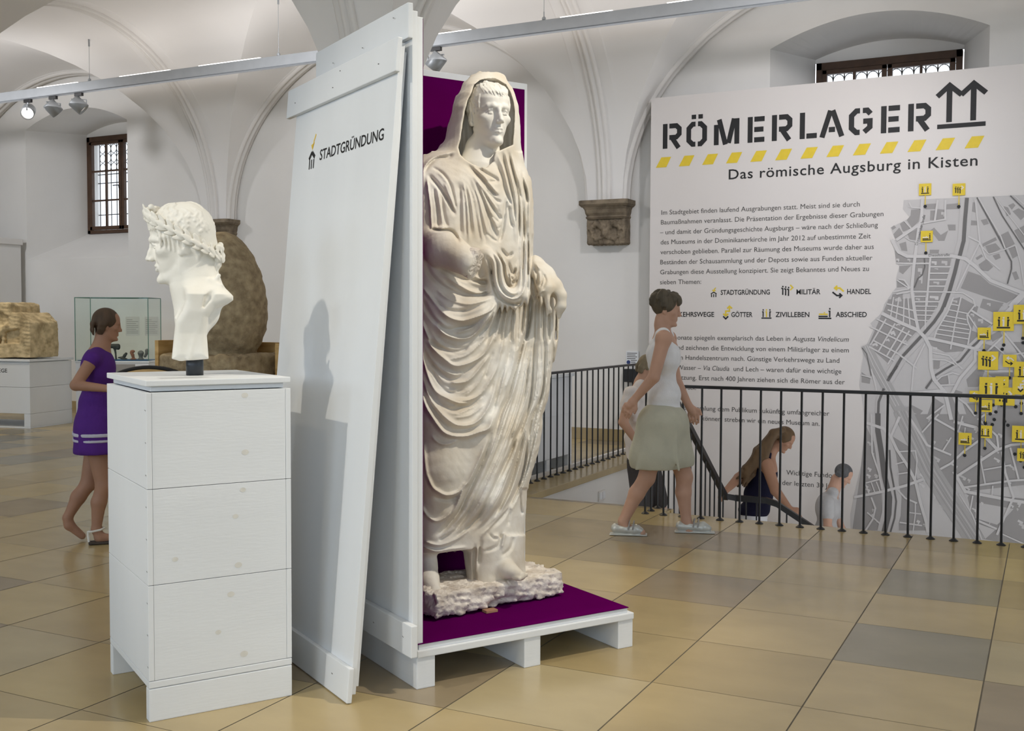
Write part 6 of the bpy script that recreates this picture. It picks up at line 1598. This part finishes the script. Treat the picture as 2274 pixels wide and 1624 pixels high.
def hand(v, wrist, palm, tip, up, k=1.0):
    # palm with four bent fingers and a thumb; palm and tip are points along the hand, up is the thumb side
    w, p, t, u = (np.array(x, float) for x in (wrist, palm, tip, up))
    u = u / np.linalg.norm(u)
    v.chain([w, (w + p) / 2, p], [.024 * k, .028 * k, .026 * k], .012)
    for i in range(4):
        o = u * (.030 - .020 * i) * k
        L = (.92, 1.0, .95, .78)[i]
        n_ = np.cross(t - p, u); n_ /= np.linalg.norm(n_) + 1e-9
        mid = p + o * 1.1 + (t - p) * .5 * L
        v.chain([p + o, mid + n_ * .004, p + o * .9 + (t - p) * L - n_ * .012], [.0105 * k, .0095 * k, .0075 * k], .004)
    v.chain([w * .6 + p * .4 + u * .02 * k, p * .9 + w * .1 + u * .050 * k, p + (t - p) * .28 + u * .055 * k], [.013 * k, .0115 * k, .009 * k], .008)

def ribbon_hair(name, F, c, R, s, strands, mat, extra=None, h=.006):
    # cap of hair with locks; strands in head units
    P = lambda p: np.array(c) + np.array(R) @ (np.array(p, float) * s)
    allp = [P(q) for st in strands for q in st] + [np.array(c) + s * .5, np.array(c) - s * .5]
    v = F.vox(h, allp, .07)
    v.ball(P((0, .06, .15)), np.array((.325, .405, .385)) * s, 0, R)
    v.ball(P((0, -.33, -.12)), np.array((.27, .30, .36)) * s, .01, R, 'sub')
    for st, r0 in zip(strands, [.045] * len(strands)):
        v.chain([P(q) for q in st], [r0 * s * 1.0, r0 * s * 1.1, r0 * s * .9, r0 * s * .4][:len(st)] if len(st) <= 4 else [r0 * s] * len(st), .012)
    if extra: extra(v)
    return link(name, v.mesh(name), mat, F.root)

def mesh_part(F, name, mat, h, pts, m, build, parent=None):
    v = F.vox(h, pts, m); build(v)
    return link(name, v.mesh(name), mat, parent or F.root)

# ---- woman walking along the railing
F = Figure('walking_woman', 'woman in white sleeveless top and beige skirt walking right in front of the railing', 1470, 1186)
A = F.at
R90 = rotm(0, 0, math.pi / 2 + .05)
hc = A(1480, 687); hR = R90 @ rotm(.12, 0, 0)
J = dict(neck=A(1470, 722), chest=A(1476, 785), waist=A(1474, 880), pel=A(1472, 930), sf=A(1474, 752, -.17), sb=A(1484, 752, .17), ef=A(1452, 838, -.23), wf=A(1412, 884, -.20), eb=A(1500, 842, .22), wb=A(1528, 898, .16),
         hf=A(1462, 945, -.085), hb=A(1484, 945, .085), kf=A(1436, 1062, -.085), af=A(1384, 1158, -.075), kb=A(1520, 1060, .085), ab=A(1524, 1156, .085))
def body(v):
    head(v, hc, hR, .238, hair=False, fringe=False, neck=False)
    v.chain([hc + hR @ np.array((0, .02, -.07)), J['neck'], J['chest'] + np.array((0, 0, .03))], [.050, .048, .07], .03)
    v.ball(J['chest'] + np.array((-.01, 0, -.01)), (.105, .165, .15), .05); v.ball(J['waist'], (.10, .135, .13), .06); v.ball(J['pel'], (.125, .170, .13), .06)
    for a, b, c in (('sf', 'ef', 'wf'), ('sb', 'eb', 'wb')):
        v.ball(J[a], .058, .04); v.chain([J[a], J[b]], [.050, .040], .02); v.chain([J[b], J[c]], [.041, .027], .01)
    hand(v, J['wf'], J['wf'] + np.array((-.045, .0, -.055)), J['wf'] + np.array((-.075, .01, -.135)), (0.5, -.1, -.3))
    hand(v, J['wb'], J['wb'] + np.array((.035, .0, -.06)), J['wb'] + np.array((.05, 0, -.145)), (1, 0, .2))
    for a, b, c in (('hf', 'kf', 'af'), ('hb', 'kb', 'ab')):
        v.chain([J[a], J[b]], [.092, .058], .04)
        mid = (J[b] * .65 + J[c] * .35) + np.array((-.012, 0, 0))
        v.chain([J[b], mid, J[c]], [.056, .054, .034], .02)
    for a in ('af', 'ab'): v.chain([J[a], J[a] + np.array((.02, 0, -.055)), J[a] + np.array((.13, 0, -.075))], [.034, .036, .026], .02)
mesh_part(F, 'body', SKIN, .0075, list(J.values()) + [hc, J['af'] + [.2, 0, -.08]], .16, body)
def top(v):
    v.ball(J['chest'] + np.array((-.008, 0, -.02)), (.120, .176, .158), 0); v.ball(J['waist'], (.117, .150, .15), .08); v.ball(J['pel'] + np.array((0, 0, .03)), (.138, .180, .07), .05)
    for a in ('sf', 'sb'): v.chain([J[a] * .45 + J['neck'] * .55 + np.array((-.005, 0, -.03)), J[a] * .80 + J['neck'] * .20 + np.array((0, 0, .004))], [.050, .050], .03)
    v.ball(hc + np.array((.04, 0, -.215)), (.10, .085, .06), .02, None, 'sub')
    v.noise(.0035, .11, 5)
mesh_part(F, 'sleeveless_top', cloth('white_jersey', (.74, .74, .76)), .008, [J['neck'], J['pel'], J['sf'], J['sb']], .22, top)
def skirt(v):
    hz = A(1470, 1036)[2]
    v.ball(J['pel'] + np.array((0, 0, -.02)), (.150, .195, .13), 0)
    v.chain([J['pel'] + np.array((0, -.05, -.06)), A(1462, 1010, -.06)], [.150, .180], .08); v.chain([J['pel'] + np.array((0, .05, -.06)), A(1466, 1010, .06)], [.150, .180], .08)
    v.chain([J['hf'], A(1446, 1022, -.09)], [.115, .13], .10); v.chain([J['hb'], A(1500, 1020, .09)], [.110, .13], .10)
    for i, x in enumerate((-.12, -.05, .03, .10)): v.chain([J['pel'] + np.array((x * .8, -.185, -.05)), np.array((J['pel'][0] + x * 1.3 - .02, -.215, hz))], [.003, .010], .03)
    lo = J['pel'] + np.array((-.5, -.5, -1)); v.block((lo[0], lo[1], hz - .5), (lo[0] + 1, lo[1] + 1, hz), 0, .002, 'sub')
    v.block((lo[0], lo[1], A(1470, 897)[2]), (lo[0] + 1, lo[1] + 1, 2), 0, .002, 'sub')
sk = mesh_part(F, 'skirt', cloth('beige_cotton', (.46, .45, .36)), .008, [J['pel'], A(1420, 1040, -.1), A(1530, 1040, .1)], .2, skirt)
SILVER = pmat('silver_leather', (.52, .53, .50), .35, .08, 20, metal=.3)
for a, (hx, hy), (tx, ty), d in (('shoe', (1362, 1172), (1430, 1186), -.075), ('shoe', (1506, 1164), (1580, 1180), .085)):
    q0, q1 = A(hx + 6, hy + 4, d), A(tx - 8, ty, d)
    def shoe(v):
        z = .03
        v.chain([np.array((q0[0], d, .045)), np.array((q0[0] + .06, d, .042)), np.array((q1[0] - .04, d, .036)), np.array((q1[0], d, .030))], [.036, .038, .042, .026], .02)
        v.block((q0[0] - .045, d - .045, -.01), (q1[0] + .05, d + .045, .010), .004, .004)
        v.ball(np.array((q0[0] + .075, d, .090)), (.075, .030, .045), .012, None, 'sub')
        v.block((-1, -1, -.2), (1, 1, .0015), 0, .0, 'sub')
    so_ = mesh_part(F, 'shoe', SILVER, .005, [q0, q1, np.array((q0[0], d, 0))], .08, shoe)
    for k in (.085, .115):
        bm = bmesh.new(); tube(bm, [(q0[0] + k + .01 * math.sin(t), d + .046 * math.cos(t), .045 + .055 * max(0, math.sin(t))) for t in [math.pi * i / 10 for i in range(11)]], .005, 6)
        finish('strap', bm, pmat('grey_strap', (.30, .29, .28), .6, .1, 20), so_)
st = []
rg = random.Random(21)
for i in range(34):
    a = rg.uniform(-2.9, 2.9); e = rg.uniform(.3, 1.3)
    if abs(a) < .6 and e < .6: continue
    f = lambda e_, g: (.33 * g * math.cos(e_) * math.sin(a), .06 - .41 * g * math.cos(e_) * math.cos(a), .15 + .40 * g * math.sin(e_))
    st.append([f(e, 1.0), f(e - .25, 1.08), f(e - .5, 1.10), f(e - .75, 1.02)])
ribbon_hair('hair', F, hc, hR, .240, st, hair_mat('short_grey_brown_hair', (.085, .068, .045)))

# ---- companion going down the first steps behind her
F = Figure('descending_companion', 'person in pale short-sleeved shirt and dark shorts stepping down the stairs behind the walking woman', 1430, 0, 8.60, -.525)
A = F.at
hc = A(1440, 818); hR = rotm(0, 0, 1.2) @ rotm(.25, 0, 0)
J = dict(neck=A(1424, 850), chest=A(1414, 900), waist=A(1420, 975), pel=A(1428, 1025), sf=A(1402, 876, -.17), sb=A(1432, 872, .17), ef=A(1384, 938, -.22), wf=A(1416, 985, -.24), eb=A(1440, 940, .2), wb=A(1462, 985, .18), hf=A(1422, 1045, -.08), hb=A(1440, 1045, .08))
J['kf'] = J['hf'] + np.array((.03, .0, -.42)); J['af'] = np.array((J['hf'][0] - .02, J['hf'][1], .085)); J['kb'] = J['hb'] + np.array((.12, .02, -.40)); J['ab'] = np.array((J['hb'][0] + .10, J['hb'][1] + .02, .085))
def body(v):
    head(v, hc, hR, .222, hair=False, fringe=False, neck=False)
    v.chain([hc + hR @ np.array((0, .02, -.07)), J['neck'], J['chest']], [.056, .055, .08], .03)
    v.ball(J['chest'], (.11, .17, .15), .05); v.ball(J['waist'], (.11, .15, .13), .06); v.ball(J['pel'], (.125, .17, .13), .06)
    for a, b, c in (('sf', 'ef', 'wf'), ('sb', 'eb', 'wb')):
        v.ball(J[a], .056, .04); v.chain([J[a], J[b]], [.050, .040], .02); v.chain([J[b], J[c]], [.040, .027], .01)
        hand(v, J[c], J[c] + np.array((.04, 0, -.05)), J[c] + np.array((.08, 0, -.11)), (.3, -.2, 1))
    for a, b, c in (('hf', 'kf', 'af'), ('hb', 'kb', 'ab')):
        v.chain([J[a], J[b]], [.090, .056], .04); v.chain([J[b], J[b] * .6 + J[c] * .4, J[c]], [.055, .052, .034], .02)
        v.chain([J[c], J[c] + np.array((.03, 0, -.055)), J[c] + np.array((.13, 0, -.062))], [.034, .034, .024], .02)
mesh_part(F, 'body', SKIN, .0085, list(J.values()) + [hc, J['ab'] + [.2, 0, -.06]], .15, body)
def shirt(v):
    v.ball(J['chest'], (.126, .188, .165), 0); v.ball(J['waist'], (.130, .172, .15), .08); v.ball(J['pel'] + np.array((0, 0, .05)), (.142, .185, .09), .06)
    for a, b in (('sf', 'ef'), ('sb', 'eb')): v.chain([J[a], J[a] * .55 + J[b] * .45], [.070, .066], .03)
    v.chain([J['neck'] + np.array((0, -.05, -.03)), J['neck'] + np.array((0, .05, -.03))], [.06, .06], .03)
    v.noise(.0035, .11, 5)
mesh_part(F, 'shirt', cloth('pale_rose_shirt', (.70, .66, .65)), .008, [J['neck'], J['pel'], J['sf'], J['sb'], J['ef']], .2, shirt)
def shorts(v):
    v.ball(J['pel'], (.138, .182, .13), 0)
    for a, b in (('hf', 'kf'), ('hb', 'kb')): v.chain([J[a], J[a] * .35 + J[b] * .65], [.108, .092], .04)
mesh_part(F, 'shorts', cloth('dark_shorts', (.05, .045, .045)), .008, [J['pel'], J['kf'], J['kb']], .17, shorts)
ribbon_hair('hair', F, hc, hR, .222, [[(m * .26, .05 * j, .2), (m * .31, .10 + .05 * j, 0), (m * .29, .12 + .05 * j, -.15), (m * .27, .12 + .05 * j, -.22)] for m in (-1, 1) for j in range(4)] + [[(x, .36, .2), (x, .42, 0), (x, .40, -.15), (x, .36, -.24)] for x in (-.18, -.06, .06, .18)], hair_mat('grey_blond_hair', (.19, .155, .10)))

# ---- woman with long hair on the landing
F = Figure('long_haired_woman', 'woman with long brown hair and navy top bending down the stairs at the handrail', 1700, 0, 10.62, -1.22)
A = F.at
hc = A(1741, 976); hR = rotm(0, 0, math.pi / 2 - .15) @ rotm(.62, 0, 0)
rail = lambda px, py: A(px, py, -.36)
J = dict(neck=A(1712, 1004), chest=A(1698, 1046), waist=A(1684, 1100), pel=A(1674, 1140), sf=A(1702, 1030, -.17), sb=A(1690, 1024, .17), ef=A(1722, 1090, -.30), wf=A(1752, 1128, -.38), eb=A(1640, 1062, -.08), wb=A(1612, 1090, -.30),
         hf=A(1672, 1160, -.085), hb=A(1680, 1160, .085))
J['kf'] = J['hf'] + np.array((.06, 0, -.42)); J['af'] = np.array((J['hf'][0] - .02, J['hf'][1], .085)); J['kb'] = J['hb'] + np.array((.16, 0, -.38)); J['ab'] = np.array((J['hb'][0] + .14, J['hb'][1], .085))
def body(v):
    head(v, hc, hR, .245, hair=False, fringe=False, neck=False)
    v.chain([hc + hR @ np.array((0, .03, -.07)), J['neck'], J['chest']], [.052, .052, .08], .03)
    v.ball(J['chest'], (.125, .175, .15), .05); v.ball(J['waist'], (.125, .15, .14), .06); v.ball(J['pel'], (.125, .175, .13), .06)
    for a, b, c in (('sf', 'ef', 'wf'), ('sb', 'eb', 'wb')):
        v.ball(J[a], .052, .04); v.chain([J[a], J[b]], [.060, .050], .02); v.chain([J[b], J[c]], [.050, .030], .01)
    hand(v, J['wf'], J['wf'] + np.array((.055, -.01, -.045)), J['wf'] + np.array((.115, .0, -.115)), (.5, .3, .6))
    hand(v, J['wb'], J['wb'] + np.array((-.035, -.02, -.035)), J['wb'] + np.array((-.06, -.04, -.10)), (-.4, .3, .6))
    for a, b, c in (('hf', 'kf', 'af'), ('hb', 'kb', 'ab')):
        v.chain([J[a], J[b]], [.088, .055], .04); v.chain([J[b], J[c]], [.053, .034], .02)
        v.chain([J[c], J[c] + np.array((.03, 0, -.055)), J[c] + np.array((.13, 0, -.062))], [.034, .034, .024], .02)
mesh_part(F, 'body', SKIN2, .0085, list(J.values()) + [hc, J['ab'] + [.2, 0, -.06], J['wf'] + [.13, 0, -.14]], .15, body)
def vest(v):
    v.ball(J['chest'] + np.array((-.01, 0, -.03)), (.138, .182, .15), 0); v.ball(J['waist'], (.145, .170, .16), .08); v.ball(J['pel'] + np.array((0, 0, .03)), (.155, .192, .09), .06)
    for y in (-.09, .09): v.chain([J['chest'] + np.array((.02, y, .06)), J['neck'] + np.array((-.01, y * .9, -.01))], [.03, .018], .02)
mesh_part(F, 'navy_top', cloth('dark_navy_jersey', (.006, .006, .022)), .008, [J['neck'], J['pel'], J['chest']], .22, vest)
def trousers(v):
    v.ball(J['pel'] + np.array((0, 0, -.03)), (.136, .184, .11), 0)
    for a, b, c in (('hf', 'kf', 'af'), ('hb', 'kb', 'ab')): v.chain([J[a], J[b], J[c] + np.array((0, 0, .1))], [.104, .075, .065], .04)
mesh_part(F, 'white_trousers', cloth('white_cotton', (.66, .66, .68)), .009, [J['pel'], J['af'], J['ab'], J['kb']], .16, trousers)
def locks(v):
    rg = random.Random(4)
    for i in range(26):
        y = -.13 + .26 * rg.random()
        p = [A(1738, 956, y * .7), A(1722 + 6 * rg.uniform(-1, 1), 962, y), A(1690 + 10 * rg.uniform(-1, 1), 1008 + 8 * rg.uniform(-1, 1), y * 1.1 - .04), A(1662 + 12 * rg.uniform(-1, 1), 1046 + 8 * rg.uniform(-1, 1), y * 1.1 - .06), A(1646 + 14 * rg.uniform(-1, 1), 1072 + 10 * rg.uniform(-1, 1), y - .06)]
        v.chain(p, [.026, .034, .036, .030, .010], .014)
P = [A(1640, 1080), A(1770, 930), A(1650, 1030, -.2), A(1650, 1030, .2)]
v = F.vox(.0075, P, .1)
v.ball(hc + hR @ np.array((0, .013, .033)), np.array((.325, .405, .385)) * .248, 0, hR); v.ball(hc + hR @ np.array((0, -.078, -.03)), np.array((.28, .31, .36)) * .248, .01, hR, 'sub'); locks(v)
link('long_hair', v.mesh('long_hair'), hair_mat('long_brown_hair', (.10, .058, .025)), F.root)

# ---- person further down the stairs
F = Figure('grey_haired_visitor', 'grey-haired person in a pale shirt lowest on the stairs, in front of the map edge', 1862, 0, 11.25, -1.73)
A = F.at
hc = A(1872, 1056); hR = rotm(0, 0, math.pi / 2 - .2) @ rotm(.55, 0, 0)
J = dict(neck=A(1852, 1086), chest=A(1838, 1128), waist=A(1834, 1185), pel=A(1836, 1225), sf=A(1838, 1116, -.18), sb=A(1850, 1112, .18), ef=A(1838, 1170, -.26), wf=A(1868, 1200, -.30), eb=A(1866, 1170, .2), wb=A(1892, 1205, .1), hf=A(1834, 1245, -.085), hb=A(1840, 1245, .085))
J['kf'] = J['hf'] + np.array((.05, 0, -.40)); J['af'] = np.array((J['hf'][0], J['hf'][1], .085)); J['kb'] = J['hb'] + np.array((.14, 0, -.38)); J['ab'] = np.array((J['hb'][0] + .12, J['hb'][1], .085))
def body(v):
    head(v, hc, hR, .225, hair=False, fringe=False, neck=False)
    v.chain([hc + hR @ np.array((0, .03, -.07)), J['neck'], J['chest']], [.058, .058, .08], .03)
    v.ball(J['chest'], (.11, .18, .15), .05); v.ball(J['waist'], (.11, .15, .13), .06); v.ball(J['pel'], (.125, .175, .13), .06)
    for a, b, c in (('sf', 'ef', 'wf'), ('sb', 'eb', 'wb')):
        v.ball(J[a], .056, .04); v.chain([J[a], J[b]], [.052, .042], .02); v.chain([J[b], J[c]], [.042, .028], .01)
        hand(v, J[c], J[c] + np.array((.05, 0, -.04)), J[c] + np.array((.11, 0, -.08)), (.3, 0, 1))
    for a, b, c in (('hf', 'kf', 'af'), ('hb', 'kb', 'ab')):
        v.chain([J[a], J[b]], [.090, .056], .04); v.chain([J[b], J[c]], [.054, .035], .02)
        v.chain([J[c], J[c] + np.array((.03, 0, -.055)), J[c] + np.array((.13, 0, -.062))], [.034, .034, .024], .02)
mesh_part(F, 'body', SKIN, .009, list(J.values()) + [hc, J['ab'] + [.2, 0, -.06], J['wb'] + [.13, 0, -.1]], .15, body)
def shirt(v):
    v.ball(J['chest'], (.126, .195, .165), 0); v.ball(J['waist'], (.130, .172, .15), .08); v.ball(J['pel'] + np.array((0, 0, .05)), (.142, .188, .09), .06)
    for a, b in (('sf', 'ef'), ('sb', 'eb')): v.chain([J[a], J[a] * .5 + J[b] * .5], [.070, .066], .03)
    v.chain([J['neck'] + np.array((-.01, -.05, -.03)), J['neck'] + np.array((-.01, .05, -.03))], [.058, .058], .03)
mesh_part(F, 'shirt', cloth('pale_grey_shirt', (.44, .43, .43)), .009, [J['neck'], J['pel'], J['sf'], J['sb'], J['ef']], .2, shirt)
def trousers(v):
    v.ball(J['pel'] + np.array((0, 0, -.02)), (.136, .184, .12), 0)
    for a, b, c in (('hf', 'kf', 'af'), ('hb', 'kb', 'ab')): v.chain([J[a], J[b], J[c] + np.array((0, 0, .06))], [.104, .075, .065], .04)
mesh_part(F, 'trousers', cloth('grey_trousers', (.12, .12, .13)), .009, [J['pel'], J['af'], J['ab'], J['kb']], .16, trousers)
ribbon_hair('hair', F, hc, hR, .225, [[(m * .28, .0 + .06 * j, .2), (m * .31, .05 + .06 * j, .05), (m * .29, .07 + .06 * j, -.06), (m * .27, .08 + .06 * j, -.10)] for m in (-1, 1) for j in range(4)], hair_mat('dark_grey_hair', (.10, .10, .105)))

# ---- visitor in purple behind the pedestal
F = Figure('purple_dressed_visitor', 'person in a purple dress and white sandals walking past behind the bust pedestal', 214, 1204)
A = F.at
hc = A(238, 722); hR = rotm(0, 0, math.pi / 2 + .1) @ rotm(.10, 0, 0)
J = dict(neck=A(226, 766), chest=A(218, 815), waist=A(216, 895), pel=A(216, 940), sf=A(206, 798, -.15), sb=A(228, 796, .15), ef=A(168, 856, -.21), wf=A(246, 864, -.28), eb=A(246, 862, .18), wb=A(282, 850, .10), hf=A(210, 960, -.08), hb=A(220, 960, .08), kf=A(230, 1078, -.08), af=A(214, 1176, -.075), kb=A(196, 1075, .08))
J['ab'] = A(150, 1150, .085)
def body(v):
    head(v, hc, hR, .215, hair=False, fringe=False, neck=False)
    v.chain([hc + hR @ np.array((0, .02, -.07)), J['neck'], J['chest'] + np.array((0, 0, .03))], [.050, .048, .065], .03)
    v.ball(J['chest'], (.095, .145, .14), .05); v.ball(J['waist'], (.09, .12, .12), .06); v.ball(J['pel'], (.11, .15, .12), .06)
    for a, b, c in (('sf', 'ef', 'wf'), ('sb', 'eb', 'wb')):
        v.ball(J[a], .048, .04); v.chain([J[a], J[b]], [.042, .035], .02); v.chain([J[b], J[c]], [.035, .023], .01)
    hand(v, J['wf'], J['wf'] + np.array((.055, 0, .005)), J['wf'] + np.array((.14, .02, .0)), (.1, .1, 1))
    hand(v, J['wb'], J['wb'] + np.array((.05, 0, .01)), J['wb'] + np.array((.13, -.02, .02)), (.1, -.1, 1))
    for a, b, c in (('hf', 'kf', 'af'), ('hb', 'kb', 'ab')):
        v.chain([J[a], J[b]], [.080, .050], .04); v.chain([J[b], J[b] * .62 + J[c] * .38 + np.array((-.012, 0, 0)), J[c]], [.049, .048, .030], .02)
    v.chain([J['af'], J['af'] + np.array((.02, 0, -.055)), J['af'] + np.array((.14, 0, -.070))], [.030, .031, .024], .02)
    for i in range(5): v.chain([J['af'] + np.array((.13, -.028 + .014 * i, -.075)), J['af'] + np.array((.168 - .006 * i, -.030 + .015 * i, -.080))], [.011, .009], .004)
    v.chain([J['ab'], J['ab'] + np.array((.01, 0, -.05)), J['ab'] + np.array((.09, 0, -.13))], [.030, .032, .024], .02)
mesh_part(F, 'body', SKIN2, .0075, list(J.values()) + [hc, J['af'] + [.2, 0, -.08], J['wb'] + [.15, 0, 0]], .14, body)
PUR = cloth('purple_cotton', (.085, .022, .20))
def dress(v):
    v.ball(J['chest'] + np.array((0, 0, -.01)), (.112, .160, .15), 0); v.ball(J['waist'], (.108, .138, .14), .08)
    for a in ('sf', 'sb'): v.chain([J[a], J['neck'] * .4 + J[a] * .6], [.058, .04], .03)
    for y in (-.06, 0, .06): v.chain([J['waist'] + np.array((0, y, -.02)), J['pel'] + np.array((0, y * 1.3, -.02)), A(212, 1000, y * 1.6)], [.10, .13, .135], .05)
    for i in range(7): v.chain([J['pel'] + np.array((-.10 + .035 * i, -.16, .0)), A(180 + 11 * i, 1002, -.20)], [.003, .012], .03)
    v.block((-.6, -.6, -.5), (.6, .6, A(214, 1003)[2]), 0, .002, 'sub')
mesh_part(F, 'dress', PUR, .008, [J['neck'], J['chest'], A(150, 1010), A(270, 1010), A(214, 900, .2), A(214, 900, -.2)], .1, dress)
def hem(v):
    for y in (-.06, 0, .06): v.chain([J['waist'] + np.array((0, y, -.02)), J['pel'] + np.array((0, y * 1.3, -.02)), A(212, 1000, y * 1.6)], [.106, .136, .141], .05)
    for z0, z1 in ((A(0, 1100)[2], A(0, 984)[2]), (A(0, 978)[2], A(0, 972)[2]), (A(0, 964)[2], A(0, 800)[2])): v.block((-.6, -.6, z0), (.6, .6, z1), 0, .001, 'sub')
mesh_part(F, 'white_band', cloth('white_band_cloth', (.52, .50, .58)), .006, [A(150, 1010), A(270, 1010), A(214, 900, .2), A(214, 900, -.2)], .12, hem)
WL = pmat('white_sandal_leather', (.70, .68, .62), .5, .05, 20)
for d, a in ((-.075, 'af'),):
    x0 = J[a][0] - .035
    def sandal(v):
        v.block((x0 - .015, d - .042, .002), (x0 + .225, d + .042, .020), 0, .008)
    so_ = mesh_part(F, 'sandal', pmat('dark_sole', (.06, .045, .035), .7, .1, 20), .005, [np.array((x0, d, 0)), np.array((x0 + .22, d, .05))], .06, sandal)
    for pts in ([(x0 + .12, d - .045, .02), (x0 + .13, d - .03, .055), (x0 + .14, d, .066), (x0 + .15, d + .03, .055), (x0 + .16, d + .045, .02)], [(x0 + .17, d - .045, .018), (x0 + .165, d, .052), (x0 + .15, d + .045, .02)], [(x0 - .015, d, .085), (x0 + .01, d - .036, .092), (x0 + .06, d - .034, .100), (x0 + .085, d, .106), (x0 + .06, d + .034, .1), (x0 + .01, d + .036, .092), (x0 - .015, d, .085)], [(x0 - .012, d - .02, .02), (x0 - .018, d, .085), (x0 - .012, d + .02, .02)]):
        bm = bmesh.new(); tube(bm, pts, .0075, 6); finish('strap', bm, WL, so_)
ribbon_hair('hair', F, hc, hR, .215, [[(m * .26, .05 * j, .2), (m * .31, .10 + .05 * j, 0), (m * .29, .12 + .05 * j, -.15), (m * .25, .14 + .05 * j, -.30)] for m in (-1, 1) for j in range(4)] + [[(x, .36, .2), (x, .43, 0), (x, .42, -.2), (x, .36, -.36)] for x in (-.18, -.06, .06, .18)], hair_mat('brown_hair', (.075, .045, .025)))
